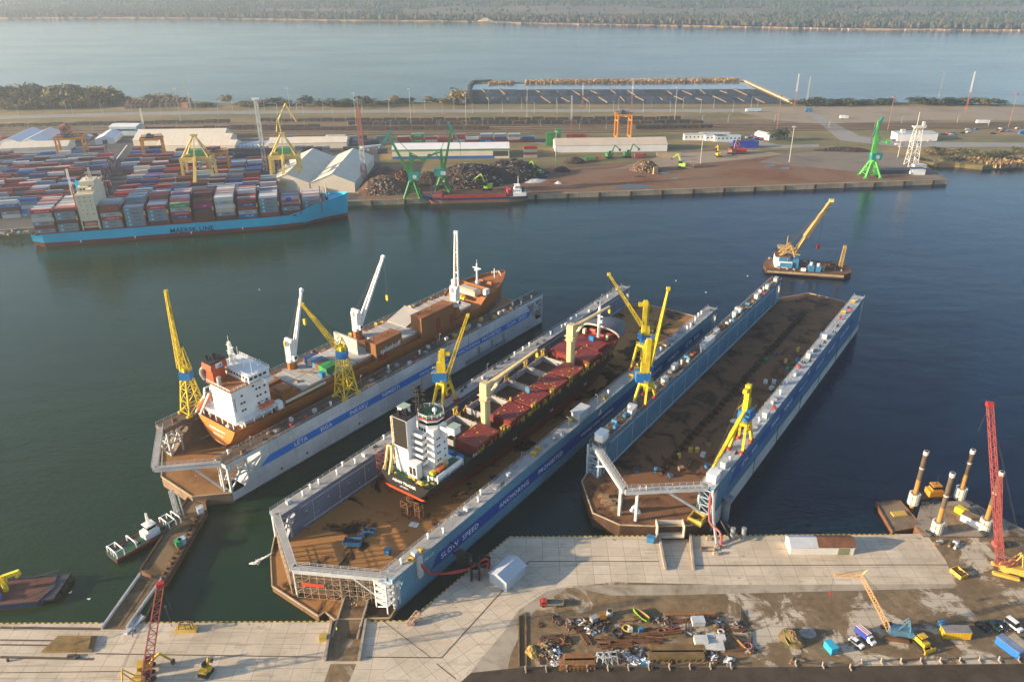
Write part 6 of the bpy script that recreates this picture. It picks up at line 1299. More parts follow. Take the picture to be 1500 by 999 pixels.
for (b_, t_, zt_) in (((1337,737),(1358,668),24.5),((1371,779),(1391,698),26.5),((1405,729),(1423,666),23),((1441,775),(1465,697),26)):
    p = G(*b_,jz)-Vector((jc.x,jc.y,0)); rp = [Vector((p.x,p.y,0)),]
    lg = P('leg', MB().tube((p.x,p.y,-2),(p.x,p.y,13),.78,n=14), [pm('leg_ochre',(.38,.19,.05),.6,.2,.2,rust=.25)], ju)
    P('leg_top', MB().tube((p.x,p.y,13),(p.x,p.y,zt_-1.4),.79,n=14), [pm('leg_dark',(.10,.075,.05),.7,.3,.3,rust=.2)], lg); P('leg_cap', MB().tube((p.x,p.y,zt_-1.4),(p.x,p.y,zt_),.86,n=14).mat(1).tube((p.x,p.y,zt_),(p.x,p.y,zt_+.03),.6,n=12), [pm('pinkish_white',(.62,.5,.46)), black], lg)
    cl_ = MB()
    for a in range(8):
        c_, s_ = cos(a*math.pi/4+.39)*1.55, sin(a*math.pi/4+.39)*1.55; cl_.obox((p.x+c_,p.y+s_,jz+2.2),.5,1.0,4.4,a*math.pi/4+.39)
    cl_.tube((p.x,p.y,jz+1.2),(p.x,p.y,jz+1.7),1.8,n=12).tube((p.x,p.y,jz+3.6),(p.x,p.y,jz+4.1),1.8,n=12); P('leg_band', MB().tube((p.x,p.y,17.5),(p.x,p.y,18.0),.83,n=14), [pm('pinkish_white',(.62,.5,.46))], lg); P('jack_house', cl_, [pm('jack_white',(.55,.52,.46),.6,.15,.5,rust=.2)], ju)
p = G(1427,768,jz); M1('site_cabin','white cabin with a brown roof on the jack-up barge','cabin',MB().box(-1.6,1.6,-4,4,0,2.6).mat(1).box(-1.8,1.8,-4.2,4.2,2.6,2.8).mat(2).box(-1.64,-1.6,-3,-2,.2,2.1),[white,wood,dkgrey],p,rad(38))
p = G(1408,752,jz); M1('generator','yellow generator box on the jack-up barge','generator',MB().box(-1.2,1.2,-2,2,.15,2.0).box(-1,1,-1.8,1.8,2,2.15).box(-1.1,1.1,-1.9,1.9,0,.15),[yellow],p,rad(30))
hp = G(1312,760,0); root, q = quad_deck('work_pontoon','pale timber decked pontoon alongside the jack-up barge',[(1283,736),(1318,733),(1352,771),(1308,779)],1.6,2.2,[pm('planked_deck',(.20,.145,.095),.9,.3,.4,streak=.3),rusty],'pontoon')
P('edge_beam', MB().path([p+Vector((0,0,.1)) for p in q+q[:1]],.22,6), [rusty], root); P('hatch', MB().obox(((q[0]+q[2])/2)+Vector((0,0,.25)),5,2.4,.5,.1), [oldyellow], root)
wp = G(1364,728,0); wb_ = T('tugboat','small black and orange tug lying behind the jack-up barge','boat',wp,rad(5))
P('hull', MB().prism([(-6,-2.4),(6,-2.6),(12,-1),(13,0),(12,1),(6,2.6),(-6,2.4)],-.6,1.3), [black], wb_); P('wheelhouse', MB().box(-2,3,-1.7,1.7,1.3,3.6).box(-1,2.2,-1.4,1.4,3.6,5.6), [pm('tug_orange',(.55,.24,.03))], wb_); P('window', MB().box(-1.05,2.25,-1.45,1.45,4.4,5.2), [glass], wb_); P('mast', MB().tube((.6,0,5.6),(.6,0,9),.12).tube((8,0,1.3),(8,0,4),.12), [black], wb_)
# ================================================================== near quay: sheds, machines, cars, people, yard
def Q(u, v, z=QZ): return G(u, v, z)
def gable(l, w_, he, hr, m, axis='x', over=.3):
    """shed along x: gable roof ridge along x"""
    mb = MB(); mb.add([(-l/2,-w_/2,0),(l/2,-w_/2,0),(l/2,w_/2,0),(-l/2,w_/2,0),(-l/2,-w_/2,he),(l/2,-w_/2,he),(l/2,w_/2,he),(-l/2,w_/2,he),(-l/2,0,hr),(l/2,0,hr)],
        [(0,1,5,4),(2,3,7,6),(1,2,6,9,5),(3,0,4,8,7)]); return mb
def gable_roof(l, w_, he, hr, over=.35, t=.16, ribs=0):
    mb = MB(); sl_ = (hr-he)/(w_/2); e = he-sl_*over
    for s_ in (-1,1):
        yo = s_*(w_/2+over)
        P_ = [(-l/2-over,0,hr+.02),(l/2+over,0,hr+.02),(l/2+over,yo,e+.02),(-l/2-over,yo,e+.02)]
        mb.add(P_+[(x,y,z+t) for x,y,z in P_], [(0,1,2,3),(4,5,6,7),(0,1,5,4),(1,2,6,5),(2,3,7,6),(3,0,4,7)])
        for k in range(ribs):
            x = -l/2+l*(k+.5)/ribs; mb.beam((x,0,hr+t+.02),(x,yo,e+t+.02),.16,.14)
    return mb
def shed(name, label, c, l, w_, he, hr, rz, wall, roof, cat='shed', ribs=0, door=True, group=None, doors=None):
    t_ = T(name, label, cat, c, rz, group); P('wall', gable(l,w_,he,hr,None), [wall], t_); P('roof', gable_roof(l,w_,he,hr,ribs=ribs), [roof], t_)
    if door: P('door', MB().box(-l/2-.04,-l/2-.003,-min(w_*.22,2.4),min(w_*.22,2.4),0,min(he*.85,4.5)), [doors or dkgrey], t_)
    return t_
zinc = pm('zinc_sheet', (.42,.44,.47), .45, .1, .3, streak=.2); sheetw = pm('sheet_white', (.60,.58,.54), .55, .1, .2, streak=.4, rust=.06)
p = (Q(1160,814)+Q(1244,814))/2
t_ = shed('storage_shed','long pale shed whose roof is half white and half rusty, on the right quay', (p.x+.6,p.y+3.4,QZ), 20, 5.6, 3.0, 4.5, rad(-1), sheetw, zinc, ribs=0, doors=white)
P('rusty_roof', MB().add([(-1.5,0,4.72),(10.4,0,4.72),(10.4,-3.17,3.02),(-1.5,-3.17,3.02)],[(0,1,2,3)]).add([(-1.5,0,4.72),(10.4,0,4.72),(10.4,3.17,3.02),(-1.5,3.17,3.02)],[(0,1,2,3)]), [pm('roof_rust',(.16,.07,.035),.8,.35,.3,rust=.3,rcol=(.32,.22,.15))], t_)
P('door', MB().box(5,8.6,-2.86,-2.803,0,2.6), [pm('shed_green',(.20,.21,.12),.8,.2,.5,rust=.2)], t_)
p = Q(742,852); shed('site_shed','small grey sheet metal shed at the corner of the quay', (p.x+.3,p.y+1.6,QZ), 9.4, 6.6, 3.6, 5.0, rad(52), pm('shed_grey',(.38,.42,.47),.5,.08,.3), pm('shed_roof_grey',(.45,.48,.52),.45,.08,.3), door=False)
p = Q(761,845); M1('waste_bin','black waste bin standing against the small grey shed','bin',MB().prism([(-.6,-.5),(.6,-.5),(.6,.5),(-.6,.5)],.1,1.4).box(-.68,.68,-.58,.58,1.4,1.55).tube((-.5,-.4,.1),(-.5,.4,.1),.12).tube((.5,-.4,.1),(.5,.4,.1),.12),[black],p,.6)
def big_box(name, label, u, v, l, w_, h, m, rz, roofm=None, cat='container'):
    t_ = T(name, label, cat, Q(u,v), rz); mb = MB().box(-l/2,l/2,-w_/2,w_/2,.15,h)
    n = int(l/.8)
    for k in range(n):
        x = -l/2+.4+k*(l-.8)/max(1,n-1)
        for s_ in (-1,1): mb.box(x-.1,x+.1,s_*w_/2-(.05 if s_<0 else 0),s_*w_/2+(.05 if s_>0 else 0),.3,h-.15)
    mb.box(-l/2+.2,l/2-.2,-w_/2+.2,w_/2-.2,0,.15); P('body', mb, [m], t_); P('roof', MB().box(-l/2-.06,l/2+.06,-w_/2-.06,w_/2+.06,h,h+.12), [roofm or m], t_)
    P('door', MB().box(l/2+.003,l/2+.05,-w_/2+.1,-.03,.25,h-.1).box(l/2+.003,l/2+.05,.03,w_/2-.1,.25,h-.1), [roofm or m], t_); return t_
byell = pm('container_yellow', (.62,.38,.012), .55, .15, .3, streak=.3, rust=.08)
big_box('site_container','yellow container with a grey roof standing alone in the parking area',1398,931,7.4,2.8,2.6,byell,rad(-3),pm('grey_roof',(.22,.21,.20),.8,.2,.3))
p = Q(1379,917); M1('water_tank','small blue tank frame behind the yellow container','tank',MB().box(-.9,.9,-.7,.7,.2,1.8).box(-1,1,-.8,.8,.0,.2).tube((0,0,1.8),(0,0,2.1),.3),[lblue],p,.2)
big_box('site_container','upright bright cyan container near the fence',1216,952,3.3,2.1,2.2,pm('cyan_paint',(.03,.34,.50),.5,.1,.3),rad(108))
big_box('trailer_box','blue box trailer with a worn roof at the right edge',1477,952,6.6,2.4,2.6,pm('trailer_blue',(.02,.14,.42),.5,.1,.3),rad(116),pm('worn_blue_roof',(.16,.22,.34),.7,.25,.5,rust=.3),'trailer')
big_box('trailer_box','cream box trailer beside the blue one at the right edge',1494,952,6.6,2.4,2.6,cream,rad(116),pm('worn_cream_roof',(.35,.30,.22),.7,.25,.5,rust=.3),'trailer')
big_box('tool_cabinet','small bright blue cabinet at the quay edge left of the pale ramp',953,793,2.4,1.8,2.0,lblue,rad(-20),cat='cabinet')
# vehicles
def car(label, c, rz, col, cat='car', van=False, name='parked_car'):
    t_ = T(name, label, cat, c, rz, 'vehicles parked by the fence'); t_.scale = (.92,.95,.95); L_, W_ = (5.2,2.0) if van else (4.5,1.8)
    H1, H2 = (1.05,2.25) if van else (.85,1.45)
    b = MB(); prof = [(-L_/2,.35),(L_/2,.35),(L_/2,H1*.8),(L_/2-.15,H1),(L_/2-1.1,H1),(-L_/2+.05,H1),(-L_/2,H1*.9)]
    b.prismy([(x,z) for x,z in prof], -W_/2, W_/2); P('body', b, [col], t_)
    cb_ = MB(); x0, x1 = (-L_/2+.1, L_/2-1.2) if van else (-L_/2+.5, L_/2-1.3)
    V = [(x0,-W_/2+.06,H1),(x1,-W_/2+.06,H1),(x1,W_/2-.06,H1),(x0,W_/2-.06,H1),(x0+(.1 if van else .55),-W_/2+.22,H2),(x1-(.6 if van else .75),-W_/2+.22,H2),(x1-(.6 if van else .75),W_/2-.22,H2),(x0+(.1 if van else .55),W_/2-.22,H2)]
    cb_.add(V, [(0,1,5,4),(1,2,6,5),(2,3,7,6),(3,0,4,7)]); P('window', cb_, [glass], t_); P('roof', MB().box(V[4][0]-.05,V[5][0]+.05,-W_/2+.2,W_/2-.2,H2-.02,H2+.05), [col], t_)
    for x in (-L_/2+.85, L_/2-.9):
        for s_ in (-1,1): P('wheel', MB().tube((x,s_*(W_/2-.2),.33),(x,s_*(W_/2+.02),.33),.33,n=12), [black], t_)
    for s_ in (-1,1): P('headlight', MB().box(L_/2-.02,L_/2+.03,s_*.62-.2,s_*.62+.2,.6,.78), [white], t_)
    return t_
carblk = pm('car_black',(.012,.014,.018),.25,.05); cargr = pm('car_green',(.015,.05,.045),.25,.05); carnv = pm('car_navy',(.015,.025,.05),.25,.05); carw = pm('car_white',(.78,.78,.77),.3,.04)
car('black car, leftmost in the row of parked cars', Q(1439,920), rad(-62), carblk); car('dark green car second in the row of parked cars', Q(1455,918), rad(-62), cargr); car('dark navy car between the green car and the white van', Q(1466,918), rad(-62), carnv)
car('white van at the right end of the row of parked cars', Q(1484,918), rad(-66), carw, 'van', True, 'parked_van'); car('white car parked left of the striped van', Q(1254,943), rad(-58), carw)
t_ = T('box_van','white cab van with a blue, white and red striped box','van',Q(1268,936),rad(-62)); t_.scale = (.8,.85,.85)
P('box', MB().box(-4.2,1.0,-1.15,1.15,.75,3.0), [pm('van_blue',(.03,.05,.30),.5)], t_); P('roof_stripe', MB().box(-4.2,1.0,-1.0,1.0,3.004,3.03,0).box(-4.2,1,-.55,-.2,3.034,3.04,1).box(-4.2,1,.2,.55,3.034,3.04,1), [white, red], t_)
P('cab', MB().prismy([(1.05,.5),(3.4,.5),(3.4,1.3),(2.5,1.5),(1.9,2.4),(1.05,2.5)],-1,1), [carw], t_); P('windscreen', MB().add([(2.52,-.9,1.52),(2.52,.9,1.52),(1.94,.85,2.38),(1.94,-.85,2.38)],[(0,1,2,3)]), [glass], t_)
for x in (-2.9,2.5):
    for s_ in (-1,1): P('wheel', MB().tube((x,s_*.8,.42),(x,s_*1.08,.42),.42,n=12), [black], t_)
t_ = T('flatbed_truck','red cab flatbed truck standing on the muddy yard','truck',Q(808,886),rad(180)); t_.scale = (.78,.78,.78)
P('cab', MB().prismy([(2.0,.6),(4.4,.6),(4.45,1.6),(4.0,2.5),(3.2,2.75),(2.0,2.75)],-1.15,1.15), [red], t_); P('windscreen', MB().add([(4.46,-1,1.65),(4.46,1,1.65),(4.06,.95,2.45),(4.06,-.95,2.45)],[(0,1,2,3)]).box(2.5,3.7,-1.17,1.17,1.7,2.4), [glass], t_)
P('load_bed', MB().box(-4.4,1.8,-1.25,1.25,.9,1.1).box(-4.4,1.8,-1.3,-1.2,1.1,1.7).box(-4.4,1.8,1.2,1.3,1.1,1.7).box(-4.45,-4.35,-1.2,1.2,1.1,1.7).box(1.7,1.8,-1.2,1.2,1.1,2.2), [pm('bed_grey',(.20,.19,.15),.8,.25,.4)], t_)
P('chassis', MB().box(-4.2,4.2,-.5,.5,.5,.9), [dkgrey], t_)
for x in (-3.2,-2.0,3.2):
    for s_ in (-1,1): P('wheel', MB().tube((x,s_*.85,.5),(x,s_*1.2,.5),.5,n=12), [black], t_)
dgy = pm('digger_yellow',(.55,.35,.025),.55,.2,.4,rust=.12)
def tracks(t_, l, w_, gauge, m=black):
    for s_ in (-1,1): P('track', MB().prismy([(-l/2,.5),(-l/2+.45,.05),(l/2-.45,.05),(l/2,.5),(l/2-.4,1.0),(-l/2+.4,1.0)],s_*gauge/2-w_/2,s_*gauge/2+w_/2), [m], t_)
def excavator(label, c, rz, col, size=1.0, boom=None, cat='excavator', name='excavator', reach=None):
    t_ = T(name, label, cat, c, rz); s_ = size; tracks(t_, 4.0*s_, .6*s_, 2.4*s_)
    P('house', MB().box(-1.9*s_,1.3*s_,-1.3*s_,1.3*s_,1.1*s_,2.3*s_).box(-1.9*s_,-.5*s_,-1.2*s_,1.2*s_,2.3*s_,2.7*s_).tube((0,0,.9*s_),(0,0,1.1*s_),.8*s_), [col], t_); P('cab', MB().box(0,1.5*s_,.35*s_,1.3*s_,2.3*s_,3.4*s_), [glass], t_)
    a, b, c_ = boom or ((.8,-.2,1.8),(3.6,-.2,4.6),(6.0,-.2,1.2)); a, b, c_ = Vector(a)*s_, Vector(b)*s_, Vector(c_)*s_
    P('boom', MB().beam(a, a.lerp(b,.5)+Vector((0,0,.5*s_)), .5*s_, .6*s_).beam(a.lerp(b,.5)+Vector((0,0,.5*s_)), b, .45*s_, .5*s_), [col], t_); P('stick', MB().beam(b, c_, .35*s_, .4*s_), [col], t_)
    P('bucket', MB().prismy([(c_.x-.5*s_,c_.z+.3*s_),(c_.x+.4*s_,c_.z+.3*s_),(c_.x+.5*s_,c_.z-.5*s_),(c_.x-.3*s_,c_.z-.9*s_)],c_.y-.5*s_,c_.y+.5*s_), [dkgrey], t_); return t_
excavator('yellow excavator at the foot of the left red lattice crane', Q(216,982), rad(20), dgy, 1.1)
t_ = excavator('yellow backhoe digger with its arm folded up on the left quay', Q(303,986), rad(75), dgy, .9, ((1.0,0,1.6),(1.8,0,4.6),(2.8,0,2.6)), 'digger', 'backhoe'); P('wheel', MB().tube((-1.2,-1.3,.9),(-1.2,1.3,.9),.9,n=12), [black], t_)
t_ = T('wheel_dozer','yellow tracked loader parked beside the blue crane','loader',Q(1350,946),rad(-70)); tracks(t_, 4.2, .7, 2.6)
P('body', MB().box(-2.2,1.6,-1.0,1.0,1.0,2.2).box(-1.4,.4,-1.1,1.1,2.2,3.4).box(-2.4,-2.0,-1.2,1.2,.9,2.0), [dgy], t_); P('blade', MB().prismy([(2.6,.2),(3.0,.3),(2.9,1.3),(2.6,1.6)],-1.9,1.9).beam((1.4,-1.2,.9),(2.6,-1.2,.8),.3).beam((1.4,1.2,.9),(2.6,1.2,.8),.3), [dgy], t_); P('cab_window', MB().box(-1.42,.42,-1.12,1.12,2.6,3.2), [glass], t_)
# lattice crawler cranes
def crawler(label, c, rz, body, lat, tip, jib=None, size=1.0, aframe=True, bm_w=1.7, mats2=None, cat='crawler crane'):
    t_ = T('crawler_crane', label, cat, c, rz, 'lattice crawler cranes'); s_ = size; tracks(t_, 8*s_, 1.1*s_, 5*s_, mats2 or dkgrey)
    P('house', MB().box(-5*s_,2.2*s_,-1.7*s_,1.7*s_,1.4*s_,3.6*s_).box(-5.4*s_,-3.6*s_,-1.9*s_,1.9*s_,1.4*s_,3.2*s_).tube((0,0,.8*s_),(0,0,1.4*s_),1.6*s_,n=12), [body], t_); P('cab', MB().box(1.2*s_,3.2*s_,-1.9*s_,-.6*s_,1.6*s_,3.8*s_), [glass], t_)
    I = into(c, rz); tp = I @ tip; az = math.atan2(tp.y,tp.x); d = Vector((cos(az),sin(az),0)); p0 = d*1.8*s_+Vector((0,0,1.9*s_)); L_ = (tp-p0).length
    P('boom', MB().lattice(p0, tp, bm_w, bm_w*.8, int(L_/1.8), .17, bm_w, bm_w*.7, td=.085), [lat], t_)
    ap = -d*3.2*s_+Vector((0,0,8*s_)); n = Vector((-d.y,d.x,0))
    P('gantry', MB().beam(-d*4*s_+n*1.2*s_+Vector((0,0,3.6*s_)),ap+n*.5,.3).beam(-d*4*s_-n*1.2*s_+Vector((0,0,3.6*s_)),ap-n*.5,.3).beam(-d*.5*s_+n*1.2*s_+Vector((0,0,3.6*s_)),ap+n*.5,.25).beam(-d*.5*s_-n*1.2*s_+Vector((0,0,3.6*s_)),ap-n*.5,.25), [body], t_)
    rp = MB()
    for q in (-.5,.5): rp.beam(ap+n*q, tp+n*q, .07)
    if jib is not None:
        jt = I @ jib; P('fly_jib', MB().lattice(tp, jt, 1.0, .4, int((jt-tp).length/1.4), .16, td=.1), [lat], t_); up = tp+Vector((0,0,2.6))-d*1.2
        P('jib_mast', MB().beam(tp+n*.4,up,.18).beam(tp-n*.4,up,.18), [lat], t_); rp.beam(up,jt,.06).beam(jt,(jt.x,jt.y,max(1,jt.z-6)),.06); P('hook_block', MB().obox((jt.x,jt.y,max(1,jt.z-6.6)),.5,.4,1.2), [red], t_)
    else: rp.beam(tp,(tp.x+d.x,tp.y+d.y,tp.z-9),.06); P('boom_head', MB().obox(tp,1.8,1.4,1.2,az), [red], t_)
    P('rope', rp, [dkgrey], t_); return t_
c = Q(1310,930); crawler('blue crawler crane with a cream lattice boom and hooked tip by the fence', c, rad(168), pm('machine_blue',(.07,.16,.24),.5,.2,.4,rust=.2), pm('boom_cream',(.66,.42,.20),.5,.1), plane_pt(1262,843,c+Vector((0,3,0))), plane_pt(1222,842,c+Vector((0,3,0))), .85, bm_w=1.25, mats2=rusty)
c = Q(1472,838); crawler('yellow crawler crane with a tall red lattice boom at the right edge', c, rad(155), oldyellow, pinkred, plane_pt(1450,592,c+Vector((0,2,0))), None, .95, bm_w=1.8, mats2=oldyellow)
c = Q(1440,842)
M1('crane_mast','red lattice derrick strut lying across the yellow crawler crane','derrick',MB().lattice((0,0,0),(14,2.5,1.2),1.6,1.0,9,.2),[pinkred],Q(1466,842)+Vector((0,0,4.4)))
M1('crane_boom','faded red lattice boom standing behind the main boom of the right crane','lattice boom',MB().lattice((0,0,1.5),tuple(plane_pt(1465,698,Q(1461,800))-Q(1461,800)),1.2,1.0,16,.14,td=.08).box(-1.3,1.3,-1.3,1.3,0,1.5),[pinkred],Q(1461,800))
c = Q(205,1006); crawler('crawler crane with a red lattice boom at the bottom left corner', c, rad(80), oldyellow, pinkred, plane_pt(235,856,c+Vector((0,4,0))), None, .9, bm_w=2.2)
# quay gear on the left
def frame_base(name, label, u, v, rz=0):
    t_ = T(name, label, 'lifting gear', Q(u,v), rz); P('base', MB().box(-3,3,-.9,.9,0,.9).box(-3,3,-1,-.9,0,1.3).box(-3,3,.9,1,0,1.3), [oldyellow], t_); P('hoop', MB().path([(-2,-.6,.9),(-1.6,-.6,2.9),(1.4,-.6,2.9),(1.8,-.6,.9)],.14).path([(-2,.6,.9),(-1.6,.6,2.9),(1.4,.6,2.9),(1.8,.6,.9)],.14).tube((-1.6,-.6,2.9),(-1.6,.6,2.9),.1).tube((1.4,-.6,2.9),(1.4,.6,2.9),.1).tube((0,-.6,.9),(0,-.6,2.9),.1), [rusty], t_)
frame_base('lifting_gear','rusty hooped frame on a yellow base at the left quay edge',274,923)
M1('mud_heap','flat square heap of ochre mud with a rod standing in it','mud heap',MB().prism([(-7,-3),(7,-3),(5.6,2.6),(-5.2,2.6)],0,.5).prism([(-5.8,-2.3),(5.8,-2.3),(4.6,2),(-4.4,2)],.5,1.0).beam((1,-1,1),(1.8,1.6,2.6),.15),[pm('ochre_mud',(.22,.14,.05),.95,.3,.4,bump=.4)],Q(106,943))
M1('anchor_gear','dark mooring gear lying on the left quay','mooring gear',MB().obox((0,0,.3),2.4,.6,.6,.2).obox((1.6,-.3,.25),1.2,.9,.5,.6).tube((-1,0,.5),(1,0,.5),.25),[dkgrey],Q(106,961))
M1('bollard','small dark bollard block on the left quay','bollard',MB().tube((0,0,0),(0,0,.6),.35).ball((0,0,.7),.45,8,4,.5),[dkgrey],Q(12,968))
M1('brick_stack','brown boxed stack of bricks beside the middle dock ramp','brick stack',MB().box(-1.0,1.0,-.9,.9,.12,1.6).box(-1.1,1.1,-1,1,0,.12),[oldyellow],Q(474,936),.1)
M1('gangway_ladder','pale aluminium gangway lying from the quay towards the long bridge','gangway',MB().beam((-1,-3,.3),(1.6,3.4,.4),1.2,.5).rail([(-1.6,-3,.4),(1,3.4,.5)],.9,.08,1.5),[lgrey],Q(196,917))
M1('steel_trestle','pale steel trestle at the quay edge right of the middle dock','trestle',MB().lattice((-1.5,-1,0),(1.2,1.4,2.2),1.6,1.6,4,.18).box(-2,0,-1.6,0,0,1.2),[pm('trestle_rust',(.40,.28,.2),.7,.3,.5,rust=.3)],Q(608,911))
M1('open_crate','open rusty yellow crate on the muddy ground at the right','crate',skip_bin(3,4,1.3),[oldyellow,rusty],Q(1404,841),.35)
M1('pit_cover','wooden framed pit cover on the quay right of the pale ramp','frame',MB().box(-2.2,2.2,-1,-.8,0,.5).box(-2.2,2.2,.8,1,0,.5).box(-2.2,-2,-.8,.8,0,.5).box(2,2.2,-.8,.8,0,.5),[wood],Q(1037,805))
for i,(u,v) in enumerate(((1038,790),(1048,812),(1050,803))): M1('concrete_block','small pale concrete block beside the pale ramp, %s of three'%ORD(i),'block',MB().box(-.8,.8,-.6,.6,0,.9).box(-.5,.5,-.3,.3,.9,1.1),[conc],Q(u,v),group='concrete blocks by the pale ramp')
for i,(u,v) in enumerate(((1376,795),(1390,799),(1400,796),(1372,797),(1399,802),(1475,799))): M1('mooring_block','heap of pale gear on the quay beside the jack-up barge, %s from the left'%ORD(i),'gear',MB().obox((0,0,.4),1.8,.7,.8,i).obox((.8,.5,.3),1.0,1.0,.6,i*2),[wood if i%2 else lgrey],Q(u,v),group='gear by the jack-up barge')
t_ = T('lamp_mast','tall thin mast with a box base at the left quay edge','mast',Q(252,917)); P('pole', MB().tube((0,0,0),(-.6,.3,7.2),.09).box(-.9,-.3,.1,.5,7.0,7.6), [dkgrey], t_)
# people on the quay
skin = pm('skin', (.42,.26,.18), .6, .05); hairm = pm('dark_hair',(.03,.02,.015),.8)
def person(label, c, rz, jacket, trousers, helmet, step=.25, arm=.25):
    """one skinned body; helmet, jacket are children"""
    t_ = T('person', label, 'person', c, rz)
    J = {'p':(0,0,.95),'c':(0,.02,1.32),'n':(0,.02,1.5),'h':(0,.05,1.64),'ht':(0,.05,1.76),'lh':(-.1,0,.92),'lk':(-.11,step*.6,.5),'la':(-.11,step*.4-.06,.08),'lt':(-.11,step*.4+.12,.04),'rh':(.1,0,.92),'rk':(.11,-step*.2,.5),'ra':(.11,-step*.8,.1),'rt':(.11,-step*.8+.16,.04),'ls':(-.19,.02,1.42),'le':(-.26,-.02,1.15),'lw':(-.27,arm,.95),'lx':(-.27,arm+.06,.86),'rs':(.19,.02,1.42),'re':(.26,.02,1.15),'rw':(.27,.12+arm*.5,.95),'rx':(.27,.18+arm*.5,.88)}
    K = list(J); Ed = [('p','c'),('c','n'),('n','h'),('h','ht'),('p','lh'),('lh','lk'),('lk','la'),('la','lt'),('p','rh'),('rh','rk'),('rk','ra'),('ra','rt'),('c','ls'),('ls','le'),('le','lw'),('lw','lx'),('c','rs'),('rs','re'),('re','rw'),('rw','rx')]
    Rr = {'p':.15,'c':.17,'n':.06,'h':.095,'ht':.08,'lh':.1,'lk':.065,'la':.05,'lt':.045,'rh':.1,'rk':.065,'ra':.05,'rt':.045,'ls':.075,'le':.05,'lw':.038,'lx':.04,'rs':.075,'re':.05,'rw':.038,'rx':.04}
    me = bpy.data.meshes.new('body'); me.from_pydata([J[k] for k in K], [(K.index(a), K.index(b)) for a, b in Ed], [])
    ob = link('body', me); md = ob.modifiers.new('skin','SKIN'); md.use_smooth_shade = True; ob.modifiers.new('sub','SUBSURF').render_levels = 1; ob.modifiers['sub'].levels = 1
    for i, k in enumerate(K): me.skin_vertices[0].data[i].radius = (Rr[k]*(1.15 if k in 'pc' else 1), Rr[k]); me.skin_vertices[0].data[i].use_root = (k == 'p')
    bpy.context.view_layer.update(); m2 = bpy.data.meshes.new_from_object(ob.evaluated_get(bpy.context.evaluated_depsgraph_get())); bpy.data.objects.remove(ob)
    m2.materials.clear()
    for m_ in (skin, jacket, trousers, black): m2.materials.append(m_)
    for p_ in m2.polygons:
        z, x = p_.center.z, abs(p_.center.x); p_.material_index = 0 if z > 1.5 or (z < .92 and x > .2) else 1 if z > .93 or x > .2 else 2 if z > .13 else 3
    link('body', m2, t_)
    P('helmet', MB().ball((0,.05,1.74),.125,10,6,.9).tube((0,.07,1.72),(0,.07,1.735),.16,n=10), [helmet], t_); return t_
hiv = pm('hi_vis',(.55,.62,.05),.6,.05); hor = pm('hi_vis_orange',(.68,.2,.03),.6,.05); drk = pm('work_navy',(.03,.035,.06),.8,.1); tan_ = pm('work_tan',(.30,.24,.16),.8,.1)
for (u,v,z,l_,a,j,h) in ((195,933,QZ,'person in a pale jacket walking on the left quay',.4,tan_,white),(199,927,QZ,'person in dark clothes behind the walker in a pale jacket',.6,drk,white),(21,922,QZ,'person in a yellow hi-vis vest alone on the far left quay',1.2,hiv,white),
   (494,925,QZ+.3,'person in a hi-vis vest standing at the left side of the middle ramp',2.2,hiv,hiv),(528,922,QZ+.3,'person in blue standing at the right side of the middle ramp',-.8,blue,white),(516,891,2.55,'person leading the group walking up the middle dock ramp',.2,drk,white),(520,889,2.6,'person in the middle of the group on the middle dock ramp',.2,drk,white),(523,891,2.55,'person at the right of the group on the middle dock ramp',.1,hor,hiv)):
    person(l_, G(u,v,z), a, j, drk, h)
p = dw(D3,-19.6,-14.9,Z3+.06)
person('person in white overalls on the right dock gangway, left of two', p, .5, white, white, white); person('person in white overalls on the right dock gangway, right of two', p+Vector((2.0,.1,0)), 1.5, white, white, white)
p = dw(D1,-17,-3,zd1); person('person in a bright red suit on the left dock pontoon', p, .5, red, red, white)
# earth heap and boat at it
hp = Q(1160,935); M1('soil_heap','round heap of soil with rubble on the muddy slabs','soil heap',MB().mound((0,0,0),3.7,3.6,3.0,24,9,.12,seed=5),[pm('soil',(.15,.105,.05),.95,.3,.3,bump=.5)],hp)
def boat(label, c, rz, m_in, m_out, l=7, w_=2.6, tilt=0):
    t_ = T('old_boat', label, 'boat', c, rz); n = 8; V = []
    for i in range(n+1):
        f = i/n; b = w_/2*(math.sin(math.pi*min(1,.30+f*.7))**.7 if f < 1 else .02); y = -l/2+l*f; V += [(-b,y,1.2+.3*f*f),(-b*.6,y,.35),(0,y,.1),(b*.6,y,.35),(b,y,1.2+.3*f*f)]
    F = [(i*5+j,(i+1)*5+j,(i+1)*5+j+1,i*5+j+1) for i in range(n) for j in range(4)]+[(0,1,2,3,4)]; P('hull', MB().add(V,F), [m_out], t_)
    P('inside', MB().add([(x*.9,y*.96,z+.06) for x,y,z in V],F), [m_in], t_); P('gunwale', MB().path([V[i*5] for i in range(n+1)]+[V[i*5+4] for i in range(n,-1,-1)],.09,5), [m_out], t_)
    P('thwart', MB().box(-w_*.42,w_*.42,-.3,.1,.7,.8).box(-w_*.4,w_*.4,-2.2,-1.8,.7,.8), [wood], t_); return t_
boat('old boat hull with a green rim leaning against the soil heap', Q(1153,937), rad(5), rustd, pm('boat_lime',(.26,.34,.06),.6,.2), 5.0, 1.9)
boat('small boat with a bright green side and orange inside in the scrap yard', Q(938,903), rad(40), pm('boat_orange',(.36,.18,.07),.8,.2), pm('boat_green',(.20,.40,.03),.6,.15), 5.6, 2.0)
